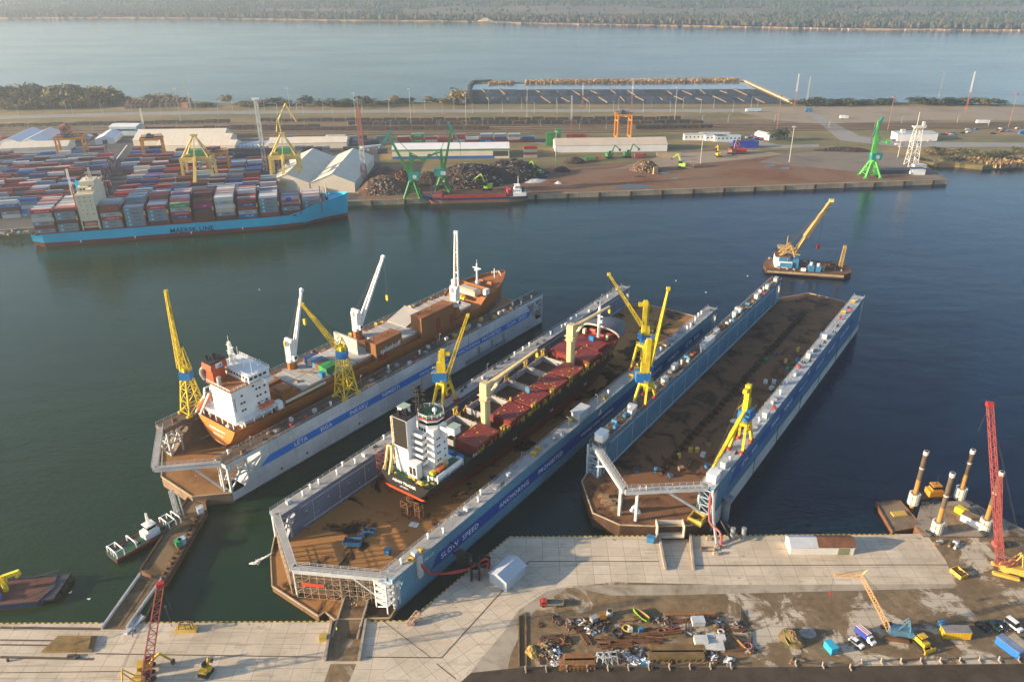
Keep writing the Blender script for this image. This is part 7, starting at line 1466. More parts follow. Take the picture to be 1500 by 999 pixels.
# scrap yard contents: every piece a thing
yr_ = random.Random(33); yw = pm('yard_white',(.52,.51,.47),.6,.15,.4,rust=.1); sb_ = pm('scrap_brown',(.13,.07,.04),.85,.4,.3)
def yard(u, v, kind, label, rz=None, **k):
    rz = yr_.uniform(0,3.1) if rz is None else rz; c = Q(u,v,QZ+.02)
    if kind == 'pipe': L_ = k.get('l',8); mb = MB().tube((-L_/2,0,.35),(L_/2,0,.35),k.get('r',.32),n=10).box(-L_/3,-L_/3+.3,-.5,.5,0,.1).box(L_/3,L_/3+.3,-.5,.5,0,.1); m_ = [k.get('m',rusty)]; cat = 'pipe'
    elif kind == 'beams':
        L_ = k.get('l',8); mb = MB(); m_ = [k.get('m',rusty)]; cat = 'beam stack'
        for q in range(k.get('n',5)): mb.obox((yr_.uniform(-.5,.5),(q%3)*.55-.55,.2+.34*(q//3)),L_*yr_.uniform(.7,1),.4,.32,yr_.uniform(-.06,.06))
    elif kind == 'crates': 
        mb = MB(); m_ = [k.get('m',lgrey)]; cat = 'crate'; s_ = k.get('s',2.6)*.74; mb.box(-s_*.7,s_*.7,-s_*.5,s_*.5,.15,k.get('h',1.7)*.8).box(-s_*.74,s_*.74,-s_*.54,s_*.54,k.get('h',1.7)*.8,k.get('h',1.7)*.8+.1).box(-s_*.6,-s_*.4,-s_*.5,s_*.5,0,.15).box(s_*.4,s_*.6,-s_*.5,s_*.5,0,.15)
    elif kind == 'plates':
        mb = MB(); m_ = [k.get('m',rusty)]; cat = 'plate stack'; L_ = k.get('l',10)
        for q in range(4): mb.box(-L_/2+q*.2,L_/2-yr_.uniform(0,.6),-1.6+q*.15,1.6-q*.1,.02+q*.3,.27+q*.3)
        for q in range(9): mb.box(-L_/2+.6+q*L_/9,-L_/2+.9+q*L_/9,-1.75,-1.6,.1,1.0)
    elif kind == 'tyre': mb = MB(); n=14; cat='tyre'; m_=[k.get('m',black)]; r_=k.get('r',1.0); mb.path([(r_*cos(2*math.pi*q/n),r_*sin(2*math.pi*q/n),.3) for q in range(n+1)],.3,6)
    elif kind == 'drum': mb = MB().tube((0,0,0),(0,0,1.6),.9,n=12).mat(1).tube((0,0,1.6),(0,0,1.62),.75,n=12).mat(0).tube((0,0,.7),(0,0,.85),.95,n=12); m_=[k.get('m',grey),black]; cat='drum'
    elif kind == 'frame': mb = MB().beam((-1.4,-1,0),(-1,-.8,2.6),.25).beam((1.4,-1,0),(1,-.8,2.6),.25).beam((-1.4,1,0),(-1,.8,2.6),.25).beam((1.4,1,0),(1,.8,2.6),.25).beam((-1,-.8,2.6),(1,-.8,2.6),.25).beam((-1,.8,2.6),(1,.8,2.6),.25).beam((-1,-.8,2.6),(-1,.8,2.6),.25).beam((1.4,-1,.3),(-1,.8,2.4),.2); m_=[k.get('m',rusty)]; cat='frame'
    else:
        mb = MB(); m_ = [k.get('m',rusty), k.get('m2',grey)]; cat = 'scrap heap'; s_ = k.get('s',2.4)
        for q in range(k.get('n',26)):
            a = yr_.uniform(0,6.3); d = yr_.uniform(0,1)**.6*s_; mb.mat(q%2); mb.obox((d*cos(a),d*sin(a)*.7,max(.15,(1-d/s_)*s_*.5*yr_.uniform(.4,1.1))),yr_.uniform(.4,1.9),yr_.uniform(.15,.7),yr_.uniform(.1,.5),yr_.uniform(0,3),rx=yr_.uniform(-.6,.6))
    return M1({'crates':'crate','beams':'beam_stack','plates':'plate_stack','frame':'steel_trestle','heap':'scrap_heap'}.get(kind,kind), label, cat, mb, m_, c, rz, 'pieces in the scrap yard')
rp_ = pm('rust_orange',(.26,.12,.045),.85,.35,.4)
for a in ((848,966,'plates','orange rusty slotted plates stacked by the fence, left stack',.02,dict(l=9,m=rp_)),(845,974,'plates','lower orange rusty slotted plates right against the fence',.03,dict(l=10,m=rp_)),(993,954,'plates','wide stack of brown timber mats in the scrap yard',.0,dict(l=16,m=pm('timber_mat',(.17,.11,.045),.9,.3,.3))),(990,962,'plates','second stack of brown timber mats nearer the fence',.0,dict(l=16,m=pm('timber_mat',(.17,.11,.045)))),
   (1010,900,'pipe','long rusty pipe along the back of the scrap yard',.02,dict(l=15,r=.4,m=rp_)),(1000,910,'beams','long rusty beams under the back pipe',.05,dict(l=14,n=4)),(920,938,'beams','long dark beams across the middle of the scrap yard',-.05,dict(l=18,n=5)),(968,928,'beams','dark rusty girders on the right of the middle yard',.12,dict(l=16,n=5)),(900,946,'beams','narrow dark beams in front of the long dark ones',-.04,dict(l=12,n=3)),(852,927,'beams','two dark girders slanting down to the right',-1.1,dict(l=10,n=3)),
   (987,922,'pipe','short red pipe lying in the middle of the yard',.35,dict(l=4,r=.22,m=red)),(1087,945,'pipe','orange steel tube slanting at the right end of the yard',-1.1,dict(l=7,r=.35,m=rp_)),(1060,952,'beams','long dark beams at the right of the timber mats',.0,dict(l=13,n=4)),
   (1022,913,'crates','grey slatted crate at the right rear of the yard',.05,dict(s=3.4,h=2.0)),(1026,942,'crates','large white box at the right of the yard, left one',.0,dict(s=3.4,h=2.2,m=yw)),(1045,947,'crates','large white flat box beside the left white box',-.05,dict(s=5,h=1.3,m=yw)),(1055,938,'crates','small white box behind the large white flat box',.0,dict(s=2.4,h=1.8,m=yw)),(1040,935,'crates','pale blue white box at the back of the white group',.1,dict(s=2,h=1.6,m=lgrey)),
   (923,925,'crates','small white cabinet in the middle of the yard',.1,dict(s=1.2,h=1.7,m=yw)),(938,925,'crates','small blue and white cabinet right of the white one',.2,dict(s=1.2,h=1.6,m=lblue)),(883,906,'crates','orange box at the back of the yard',.1,dict(s=1.8,h=1.1,m=orange)),(870,910,'crates','tall dark grey machine box at the back left of the yard',.5,dict(s=2,h=2.2,m=grey)),(893,900,'drum','open grey drum at the back of the yard',0,dict(m=lgrey)),
   (905,928,'tyre','large black tyre in the middle of the yard',0,dict(r=1.5)),(918,921,'tyre','yellowish ring beside the black tyre',0,dict(r=1.2,m=oldyellow)),(1056,926,'tyre','white ring at the right of the yard',0,dict(r=.8,m=yw)),(970,926,'tyre','rusty ring right of the blue cabinet',0,dict(r=1.1,m=rusty)),(1096,947,'tyre','pale ring at the right end of the yard',0,dict(r=1.1,m=pinkred)),
   (838,925,'frame','rusty four legged frame at the left of the yard',.2,{}),(880,969,'frame','pale grey frame by the fence, left of three',.0,dict(m=lgrey)),(889,969,'frame','pale grey frame by the fence, middle of three',.0,dict(m=lgrey)),(897,968,'frame','pale grey frame by the fence, right of three',.0,dict(m=lgrey)),
   (800,952,'heap','pile of pale branches and sticks at the left of the yard',None,dict(s=3.4,n=50,m=pm('branches',(.30,.22,.13),.9,.3),m2=wood)),(812,956,'heap','pile of white and dark scrap beside the branches',None,dict(s=2.6,n=34,m=white,m2=dkgrey)),(815,968,'heap','white scrap bits at the left end of the fence',None,dict(s=1.8,n=24,m=white,m2=grey)),(853,914,'heap','heap of pale timber offcuts at the back left',None,dict(s=2.2,n=22,m=white,m2=wood)),(835,912,'heap','brown scrap pieces at the back left corner',None,dict(s=1.8)),(862,925,'heap','pale chairs and offcuts left of the middle',None,dict(s=2.0,n=20,m=white,m2=wood)),
   (940,957,'heap','dark machinery scrap in front of the middle',None,dict(s=2.6,n=30,m=dkgrey,m2=grey)),(925,966,'heap','grey scrap tubes near the fence',None,dict(s=2.2,m=grey,m2=white)),(946,969,'heap','blue scrap pile near the fence',None,dict(s=1.4,n=18,m=lblue,m2=white)),(912,958,'heap','pale rubble in front of the dark beams',None,dict(s=2.6,n=26,m=lgrey,m2=wood)),(1050,910,'heap','mixed scrap right of the grey slatted crate',None,dict(s=2.2)),(1080,916,'heap','loose scrap at the right rear corner',None,dict(s=2.4)),(1047,966,'heap','pale scrap by the fence under the white boxes',None,dict(s=1.8,m=white,m2=rusty)),(1069,968,'heap','twisted white scrap by the fence at the right',None,dict(s=1.8,n=18,m=white,m2=grey)),(975,910,'heap','rusty fittings behind the middle girders',None,dict(s=2.0)),(826,938,'heap','reddish rusty scrap left of the slanting girders',None,dict(s=2.2,m=rp_,m2=rustd)),(880,918,'heap','dark scrap between the orange box and slanting girders',None,dict(s=2.2,m=rustd,m2=dkgrey)),(1100,952,'heap','broken pieces at the far right end of the yard',None,dict(s=1.6))):
    yard(a[0],a[1],a[2],a[3],a[4],**a[5])
px_ = [G(u,v,QZ).xy for u,v in ((790,900),(1095,895),(1105,972),(785,975))]
for k in range(70):
    u, v = yr_.uniform(790,1100), yr_.uniform(902,972); kind = yr_.choice(('heap','heap','heap','beams','pipe'))
    if kind == 'heap': yard(u,v,'heap','small rusty scrap heap lying loose in the scrap yard',None,s=yr_.uniform(.7,1.6),n=yr_.randint(7,14),m=yr_.choice((rusty,rustd,dkgrey,sb_)),m2=yr_.choice((rusty,wood,grey,rustd)))
    elif kind == 'beams': yard(u,v,'beams','small loose bundle of dark steel lying in the scrap yard',yr_.choice((0,.1,-.1,.4,1.3)),l=yr_.uniform(3,7),n=yr_.randint(2,4))
    else: yard(u,v,'pipe','thin loose rusty pipe lying in the scrap yard',yr_.choice((0,.05,-.1,.4,1.3)),l=yr_.uniform(3,8),r=yr_.uniform(.1,.22),m=yr_.choice((rusty,rp_,dkgrey)))
# sunken trench at the left of the yard, fences, rubble
M1('trench_edge','timber edged brown trench at the left of the scrap yard','trench',MB().add([(*(G(u,v,QZ).xy-Q(765,940).xy),.05) for u,v in ((760,902),(769,897),(770,975),(761,975))],[(0,1,2,3)]).mat(1).beam(Q(759.5,902)-Q(765,940),Q(760,976)-Q(765,940),.4,.8).beam(Q(770,897)-Q(765,940),Q(771,976)-Q(765,940),.3,.6),[pm('trench_brown',(.13,.08,.03),.9,.2),wood],Q(765,940))
M1('straw_heap','heap of yellow straw beside the timber edged trench','straw heap',MB().mound((0,0,0),1.9,2.6,1.6,16,6,.3,seed=12),[pm('straw',(.34,.23,.07),.95,.3,.6,bump=.6)],Q(779,955))
def fence(label, pts, gap):
    c = Q(*pts[0]); t_ = T('fence', label, 'fence', c); mb = MB(); n_ = 0
    for a, b in zip(pts, pts[1:]):
        p, q = Q(*a)-c, Q(*b)-c; k = max(1,int((q-p).length/gap))
        for z in (.5,1.0): mb.beam(p+Vector((0,0,z)),q+Vector((0,0,z)),.07)
        for i in range(k): r_ = p.lerp(q,i/k); P('post', MB().obox((r_.x,r_.y,.75),.35,.35,1.5,.3).obox((r_.x,r_.y-.5,.25),.3,1.2,.25), [conc], t_)
    P('wire', mb, [dkgrey], t_)
fence('low post and wire fence between the scrap yard and the dark road',[(770,981),(1100,975)],5.2); fence('low post and wire fence between the parked vehicles and the dark road',[(1165,972),(1245,978),(1262,970),(1520,966)],5.2)
M1('rubble_pile','grey rubble spill beside the round soil heap','rubble',MB().mound((0,0,0),2.6,2.6,.5,16,6,.4,seed=14),[pm('rubble_grey',(.32,.29,.26),.9,.3,.8,bump=.5)],Q(1183,926))
M1('wood_pile','pale broken timber at the corner of the fence','timber',MB().obox((0,0,.2),4,.3,.3,.4).obox((1,.4,.3),3,.3,.3,-.3).obox((-.6,.8,.4),2,.5,.4,1.0).obox((-1,-.6,.2),1.4,.8,.4,.2),[wood],Q(1165,968))
M1('scrap_bucket','rusty orange machine bucket behind the blue crane','bucket',MB().mound((0,0,0),1.4,1.2,1.6,10,5,.3,seed=2).obox((0,.8,1.2),.6,1.6,.4,.4),[rp_],Q(1331,918))
# ================================================================== terminal and port land across the harbour
def L3(u, v): return G(u, v, LZ)
tent = pm('tent_cream', (.68,.60,.47), .6, .06, .1, streak=.1); tentw = pm('tent_white', (.70,.69,.68), .6, .05, .1)
QA = MKA
def hall(name, label, u0, v0, u1, v1, depth, he, hr, wall, roof, ribs=0, along=True, rz=None, cat='warehouse', door=True):
    """front base line through two photo points, hall reaching back by depth"""
    p, q = L3(u0,v0), L3(u1,v1); d = q-p; a = math.atan2(d.y,d.x) if rz is None else rz; l = d.length; c = (p+q)/2+Vector((-sin(a),cos(a),0))*depth/2
    if along: return shed(name, label, c, l, depth, he, hr, a, wall, roof, cat, ribs, door)
    return shed(name, label, c, depth, l, he, hr, a+math.pi/2, wall, roof, cat, ribs, door)
hall('warehouse','cream arched hall nearest the sea, longest of the left group',3,226,100,222,24,5,8.5,tent,tent,14)
for (fu,bu,lab_) in (((31,209.5),(66,192.5),'white gabled hall at the far left with a sunlit end wall'),((61,209.5),(92,193),'white gabled hall behind a stack of red containers at the left')):
    e0, e1 = G(*fu,LZ+6), G(*bu,LZ+6); dax = (e1-e0).normalized(); nx_ = Vector((dax.y,-dax.x,0)); cc2 = (e0+e1)/2-nx_*11.5; cc2.z = LZ; print(lab_, (e1-e0).length)
    shed('warehouse', lab_, cc2, (e1-e0).length, 23, 6, 10.5, math.atan2(dax.y,dax.x), tentw, tentw, 'warehouse', 0, False)
hall('warehouse','small white gabled hall between the left and middle groups',143,211,166,212,36,5,8,tentw,tentw,0,False,rz=rad(12))
hall('warehouse','long cream hall at the back of the middle group',200,207,330,205,22,5.5,9.5,tent,tent,18); hall('warehouse','long cream hall second from the back of the middle group',196,214,338,213,22,5.5,9.5,tent,tent,18); hall('warehouse','front cream hall of the middle group, partly hidden by an orange gantry',230,222,345,222,20,5.5,9,tent,tent,14)
hall('warehouse','cream hall behind the twin hall, with many ribs',394,219,508,217,22,5.5,9,tent,tent,14)
zz = rad(52)
e0, e1 = G(520,268,LZ+8), G(548,229,LZ+8); dax = (e1-e0).normalized(); ln = (e1-e0).length; nx_ = Vector((dax.y,-dax.x,0)); wid = 36
print('twin', ln, math.degrees(math.atan2(dax.y,dax.x)))
for k_, nm_ in ((0,'right'),(1,'left')):
    cc2 = (e0+e1)/2-nx_*(wid*(k_+.5)); cc2.z = LZ
    shed('warehouse', nm_+' bay of the big twin grey and cream hall near the quay', cc2, ln, wid-.9, 8, 15, math.atan2(dax.y,dax.x), tent, tent, 'warehouse', 16, False)
hall('warehouse','tan roofed white hall with ribbed roof at the scrap quay',813,224,977,222,24,6.5,11,tentw,pm('tan_roof',(.50,.42,.33),.6,.08,.1),13)
t_ = hall('warehouse','long hall with white roof, green fascia, cream wall and blue base',575,234,746,232,26,9,12,tent,tentw,0)
for zl, zh, m_, nm in ((0,2.6,pm('base_blue',(.02,.12,.36),.5,.2,.1),'base_strip'),(7.2,8.9,pm('fascia_green',(.12,.26,.10),.6,.15,.1),'fascia')):
    l = (L3(746,232)-L3(575,234)).length; P(nm, MB().box(-l/2,l/2-(14 if zl == 0 else 0),-13.12,-13.005,zl,zh), [m_], t_)
P('loading_bay', MB().box(84-.0 if False else l/2-15,l/2-1,-13.08,-13.003,2.0,6.8), [dkgrey], t_)
t_ = hall('bus_depot','pale blue hall with a long window band behind the car park',162,199,201,199,20,9,10.5,pm('pale_blue_wall',(.33,.45,.52),.6),tentw,0,cat='depot'); P('window_band', MB().box(-14,14,-10.1,-10.004,5,6.6), [glass], t_)
# gantries
def rtg(label, u, v, rz, w_=23, h=19, d=12):
    t_ = T('yard_gantry', label, 'gantry crane', L3(u,v), rz, 'orange yard gantries'); lg = MB()
    for x in (-w_/2,w_/2):
        for y in (-d/2,d/2): P('leg', MB().beam((x,y,1.2),(x*.98,y*.9,h),1.3,1.5), [orange], t_)
        lg.beam((x,-d/2,1.6),(x,d/2,1.6),1.4,1.2).beam((x,-d/2*.9,h*.75),(x,d/2*.9,h*.75),.8,.8)
    P('sill_beam', lg, [orange], t_); P('girder', MB().beam((-w_/2-1,-d*.4,h),(w_/2+1,-d*.4,h),1.6,1.9).beam((-w_/2-1,d*.4,h),(w_/2+1,d*.4,h),1.6,1.9), [orange], t_)
    P('trolley', MB().box(-4,2,-d*.45,d*.45,h+1,h+2.2).box(-3,0,-2.5,2.5,h+2.2,h+4).rail([(-w_/2,-d*.45,h+1),(w_/2,-d*.45,h+1)],1.2,.3,3).rail([(-w_/2,d*.45,h+1),(w_/2,d*.45,h+1)],1.2,.3,3), [dkgrey], t_); P('cab', MB().box(2,4.4,-1.2,1.2,h-2.6,h-.2), [white], t_)
    wb_ = MB()
    for x in (-w_/2,w_/2):
        for y in (-d/2-1,d/2+1): wb_.tube((x-.5,y,.7),(x+.5,y,.7),.7,n=10)
    P('wheel_set', wb_, [black], t_)
rtg('orange yard gantry at the left, in front of the cream hall',112,243,rad(14),22,25); rtg('orange yard gantry standing in the middle container rows',230,244,rad(16),17,25); rtg('orange yard gantry half hidden behind the left yellow quay crane',324,268,rad(16),17,25); rtg('orange yard gantry on the rail sidings behind the tan roofed hall',912,203,rad(6),14,24,13)
qy = pm('quay_crane_yellow', (.58,.43,.12), .55, .12, .15, streak=.2)
def sts(label, u, v, u1, arm):
    p, q = L3(u,v), L3(u1,v); w_ = (q-p).length; a = QA*.5; t_ = T('quay_crane', label, 'quay crane', (p+q)/2, a); h = 25
    for x in (-w_/2,w_/2):
        for y in (-7,7): P('leg', MB().beam((x,y,.6),(x*.92,y,h),1.9,1.9), [qy], t_)
    P('portal_beam', MB().beam((-w_/2*.95-1,-7,h),(w_/2*.95+1,-7,h),1.8,3).beam((-w_/2*.95-1,7,h),(w_/2*.95+1,7,h),1.8,3).beam((-w_/2*.93,-7,h),(-w_/2*.93,7,h),1.8,2.4).beam((w_/2*.93,-7,h),(w_/2*.93,7,h),1.8,2.4).beam((-w_/2,-7,2),(-w_/2,7,2),1.6,1.6).beam((w_/2,-7,2),(w_/2,7,2),1.6,1.6), [qy], t_)
    P('cabin_house', MB().box(-w_*.2,w_*.2,-1,6,h+1.5,h+6), [pm('house_green',(.05,.25,.10),.5)], t_); top = Vector((0,1,h+17)); af_ = MB()
    for x in (-w_*.42,w_*.42): af_.beam((x,-6,h+1.5),top+Vector((-.8 if x<0 else .8,0,0)),1.0).beam((x*.9,6,h+1.5),top+Vector((-.8 if x<0 else .8,0,0)),.8)
    P('a_frame', af_.box(-2.4,2.4,0,2.4,h+16.6,h+18), [qy], t_)
    P('boom', MB().beam((0,-7,h+2),(0,-20,h-16),2.4,1.8).beam((0,1,h+17),(0,-13,h-4),.7).box(-1.9,1.9,-21.5,-18,h-19,h-15), [qy], t_); P('cab', MB().box(2,4.4,-9,-6.4,h-6,h-3), [grey], t_)
    if arm: P('back_arm', MB().beam(top,top+Vector((-2,6,10)),1.0).beam(top+Vector((-2,6,10)),top+Vector((4,13,21)),1.1).beam(top+Vector((4,13,21)),top+Vector((10,18,6)),.8).beam(top+Vector((-3,8,11)),top+Vector((-6,14,-1)),.8), [qy], t_)
sts('yellow quay crane with a green house, left of two above the container ship',276,276,318,False); sts('yellow quay crane with a green house and folded back arm, right of two',402,273,443,True)
def harbour_crane(label, u, v, sz, col, cabcol, tipdir, jib=(1,1), tall=38, tipz=48):
    """level luffing crane: pyramid portal, turret, column with counterweight arm, jib and fly jib"""
    t_ = T('harbour_crane', label, 'harbour crane', L3(u,v), 0, 'green harbour cranes'); lg = MB(); f = 6.2
    for a in (-1,1):
        for b in (-1,1): P('leg', MB().beam((a*f,b*f,.8),(a*1.7,b*1.7,13),1.4,1.4).box(a*f-1.4,a*f+1.4,b*f-.7,b*f+.7,0,1.0), [col], t_)
    for z, e in ((3,5.4),(8,3.6)):
        R_ = [(-e,-e,z),(e,-e,z),(e,e,z),(-e,e,z)]
        for i in range(4): lg.beam(R_[i],R_[(i+1)%4],.5)
    for i in range(4):
        R0 = [(-5.4,-5.4,3),(5.4,-5.4,3),(5.4,5.4,3),(-5.4,5.4,3)]; R1 = [(-3.6,-3.6,8),(3.6,-3.6,8),(3.6,3.6,8),(-3.6,3.6,8)]; lg.beam(R0[i],R1[(i+1)%4],.35).beam(R0[(i+1)%4],R1[i],.35)
    lg.tube((0,0,12.4),(0,0,14.4),2.6,n=14); P('portal_brace', lg, [col], t_)
    s = tipdir; P('cabin_house', MB().box(-2.4 if s<0 else -6,6 if s<0 else 2.4,-2.6,2.6,14.4,20), [cabcol], t_); P('house_window', MB().box(-1,3,-2.66,-2.61,15.6,18.4) if s>0 else MB().box(1,4,-2.66,-2.61,15.6,18.4), [pm('pale_window',(.4,.5,.5),.3)], t_)
    P('column', MB().beam((0,0,14.4),(0,0,tall),2.6,2.6,w2=1.7,h2=1.8).box(-1.6,1.6,-1.4,1.4,27,29).beam((0,0,27),(-s*5,0,32),.6), [col], t_)
    P('counter_arm', MB().beam((0,0,tall-2),(-s*9,0,tall-5),1.2,1.0).beam((0,0,tall),(-s*8,0,tall-4.5),.5).tube((-s*9.4,-1.5,tall-5.4),(-s*9.4,1.5,tall-5.4),1.7,n=12), [col], t_)
    k = Vector((s*jib[0],0,tipz)); P('jib', MB().beam((s*1.4,0,18),k,2.3,2.0,w2=1.3,h2=1.3).beam((0,0,tall),k+Vector((-s*1.0,0,1.6)),.35), [col], t_)
    P('fly_jib', MB().beam(k+Vector((-s*3,0,3.0)),k+Vector((s*jib[1],0,-13)),1.6,1.8,w2=.6,h2=.6), [teal], t_); P('rope', MB().beam(k+Vector((s*jib[1],0,-13)),k+Vector((s*jib[1],0,-22)),.2), [dkgrey], t_)
harbour_crane('green harbour crane with its jib to the left, above the scrap piles',605,290,1,green,teal,-1,(16,9),35,49); harbour_crane('green harbour crane with its jib to the right, beside the coaster bow',649,284,1,green,teal,1,(9,6),35,52); harbour_crane('bright lime harbour crane with teal house alone on the right quay',1274,259,1,lime,teal,-1,(1.5,3),34,46)
def lmast(name, label, u, v, h, w0, w1, mats, bays=10, t=.4, cat='lattice mast', extra=None):
    t_ = T(name, label, cat, L3(u,v)); n = len(mats)
    for i in range(n):
        z0, z1 = h*i/n, h*(i+1)/n; P('section', MB().lattice((0,0,z0),(0,0,z1),w0+(w1-w0)*i/n,w0+(w1-w0)*(i+1)/n,max(2,bays//n),t), [mats[i]], t_)
    if extra: P('head', extra, [mats[-1]], t_)
mw = pm('mast_white',(.62,.60,.56),.6,.08); mr = pm('mast_red',(.38,.13,.09),.6,.1)
lmast('radio_mast','red and white lattice mast between the twin hall and scrap piles',534,267,60,4.2,2.2,[mr,mw,mr,mr],20,.45,extra=MB().tube((0,0,60),(0,0,64),.25))
lmast('light_mast','tall grey lattice light mast among the container stacks',392,270,68,2.6,2.2,[grey,lgrey],20,.4,extra=MB().box(-3,3,-.8,.8,67,69))
lmast('white_tower','white lattice tower with a platform at the right end of the far quay',1334,243,33,8.5,5.2,[mw],6,.5,'tower',MB().box(-4.5,4.5,-3.5,3.5,33,34).rail([(-4.5,-3.5,34),(4.5,-3.5,34)],1.6,.3,2).box(2.5,4.5,-1,1,34,38).tube((-2,0,34),(-2,0,46),.25))
M1('tower_hut','pale hut at the foot of the white lattice tower','hut',MB().box(-5,5,-3,3,0,4.6).box(-5.3,5.3,-3.3,3.3,4.6,4.9).box(-9,-5,-2,2,0,2.6),[lgrey],L3(1345,249)); M1('white_cabin','white cabin on the quay edge near the white tower','cabin',MB().box(-5.5,5.5,-2.4,2.4,.2,4).box(-5.8,5.8,-2.7,2.7,4,4.3).box(-5,-4,-2,2,0,.2),[white],L3(1343,256))
M1('steel_bars','black stack of long steel bars near the lime crane','steel stack',MB().box(-21,21,-5,-1.6,0,3.4).box(-21,21,-1.2,2,0,3.6).box(-20,21,2.4,5.4,0,3.2).box(-21,-20,-5,5,3.6,3.8),[dkgrey],L3(1317,253),rad(4))
t_ = T('white_hall','white long flat roofed hall left of the white lattice tower','hall',L3(1338,205)); P('wall', MB().box(-20,20,-7,7,0,7), [tentw], t_); P('roof', MB().box(-20.4,20.4,-7.4,7.4,7,7.4), [lgrey], t_); P('roof_box', MB().box(-14,-10,-1,2,7.4,10), [white], t_)
# lamps, masts, catenary
def pole(label, u, v, h, group, m=lgrey, arms=1, r=.22, name='lamp_post'):
    t_ = T(name, label, 'lamp post' if name == 'lamp_post' else 'mast', L3(u,v), 0, group); P('pole', MB().tube((0,0,0),(0,0,h),r,r*.6,6), [m], t_)
    hd = MB()
    if arms: hd.beam((0,0,h),(arms*1.6,0,h+.5),.16).box(arms*1.6-.4,arms*1.6+.4,-.25,.25,h+.3,h+.6)
    else: hd.box(-1.6,1.6,-.9,.9,h-.2,h+.6).box(-.8,.8,-.6,.6,h+.6,h+1.0)
    P('lamp_head', hd, [m], t_)
lampm = pm('lamp_pale',(.40,.38,.34),.6,.05)
k = 0
for row,(va,vb,n,x0,x1) in enumerate(((171,165,27,8,1130),(165,159,24,-20,1120))):
    for i in range(n):
        f = (i+.5)/n; u = x0+(x1-x0)*f+rnd.uniform(-6,6); pole('pale lamp post on the %s side of the far road, %s from the left'%(('near','far')[row], ORD(i) if i < 20 else 'number %d'%(i+1)), u, va+(vb-va)*f, 13, 'lamp posts along the far road', lampm, 1 if row else -1, .2); k += 1
for i,(u,v) in enumerate(((265,179),(427,179),(683,187),(522,188),(988,178),(602,180),(772,177),(1300,192),(1138,189),(1477,187))):
    lab = 'tall thin flood light mast over the railway, %s from the left'%ORD(sorted((265,427,683,522,988,602,772,1300,1138,1477)).index(u))
    pole(lab, u, v, 36 if i < 7 else 34, 'flood light masts over the railway', mr if i > 6 else lampm, 0, .28, 'flood_mast')
for i,(u,v,h) in enumerate(((1156,238,31),(1026,240,27),(814,246,31),(1315,231,24),(1316,228,8))): pole('pale flood light mast on the scrap quay, %s from the left'%ORD((2,1,0,3,4)[i]), u, v, h, 'flood light masts on the scrap quay', lampm, 0, .45, 'flood_mast')
for i,(u,v,h,m_) in enumerate(((279,160,34,lampm),(1163,160,40,mr),(1181,155,34,lampm),(1414,166,46,mr),(1373,153,38,grey),(836,211,46,mr),(214,203,30,mr),(2,205,34,mr),(118,330,40,mr),(925,161,36,mr),(853,159,30,mr))):
    lmast('radio_mast','slender lattice mast far across the harbour, %s from the left'%ORD(sorted([279,1163,1181,1414,1373,836,214,2,118,925,853]).index(u)),u,v,h,1.6,.9,[m_,mw if m_ is mr else m_],10,.17)
for i in range(24):
    u = 30+i*62+rnd.uniform(-18,18); v = 192-.008*u+rnd.choice((-4,0,5)); pole('short pale signal post beside the railway sidings, %s from the left'%(ORD(i) if i < 20 else 'number %d'%(i+1)),u,v,7.5,'signal posts by the sidings',lampm,0 if False else 1,.2)
# trains
wag = None
def train(label, u0, u1, v0, v1, col):
    global wag
    p, q = L3(u0,v0), L3(u1,v1); a = math.atan2((q-p).y,(q-p).x); L_ = (q-p).length; t_ = T('freight_train', label, 'train', p, a, 'freight trains on the sidings')
    ms_ = [MB().box(-6.4,6.4,-1.4,1.4,1.0,h).box(-5,-3,-1,1,.2,1).box(3,5,-1,1,.2,1).box(-7,7,-.2,.2,.9,1.1).box(-6,6,-1.1,1.1,h,h+.3,1).mesh('wagon',[c_, black]) for h, c_ in ((3.3,col),(2.8,rustd),(3.6,col))]
    for k in range(min(95,int(L_/14))):
        o = link('wagon', rnd.choice(ms_), t_); o.location = (7+k*14,0,.3)
wd = pm('wagon_dark',(.035,.032,.033),.8,.3,.2); wb2 = pm('wagon_brown',(.07,.045,.035),.8,.3,.2)
for lab,a in (('longest dark freight train on the back siding',(380,1000,179,176,wd)),('dark freight train on the left part of the back siding',(-40,350,187.5,180,wb2)),('dark freight train on the second siding behind the green fascia hall',(510,1045,184,181.5,wd)),('brown freight train on the second siding at the left',(200,480,192.5,187,wb2)),('dark freight train on the third siding in the middle',(375,720,191.5,190,wb2)),('dark freight train on the third siding right of the orange gantry',(930,1060,190,188,wd))): train(lab,*a)
# ruins, trees, bushes
brick = pm('ruin_brick', (.28,.18,.12), .9, .3, .1, rust=.2)
for lab,u,v,l,w_,h in (('left brick ruin without a roof on the far shore',205,157,30,24,7),('right brick ruin without a roof on the far shore',258,155,34,26,8)):
    t_ = T('brick_ruin',lab,'ruin',L3(u,v),rad(12)); mb = MB().box(-l/2,l/2,-w_/2,-w_/2+1,0,h*.7).box(-l/2,l/2,w_/2-1,w_/2,0,h).box(-l/2,-l/2+1,-w_/2+1,w_/2-1,0,h*.9).box(l/2-1,l/2,-w_/2+1,w_/2-1,0,h)
    for k in range(6): mb.box(-l/2+2+k*l/6,-l/2+2.8+k*l/6,-w_/2+1,w_/2-1,h*.78,h*.78+.8)
    P('wall', mb, [brick], t_); P('rubble', MB().mound((0,0,0),l*.4,w_*.35,2,14,5,.5,seed=u), [brick], t_); wn = MB()
    for k in range(5): P('opening', MB().box(-l/2+3+k*5.4,-l/2+5.4+k*5.4,-w_/2-.06,-w_/2-.003,1,h*.5), [dkgrey], t_)
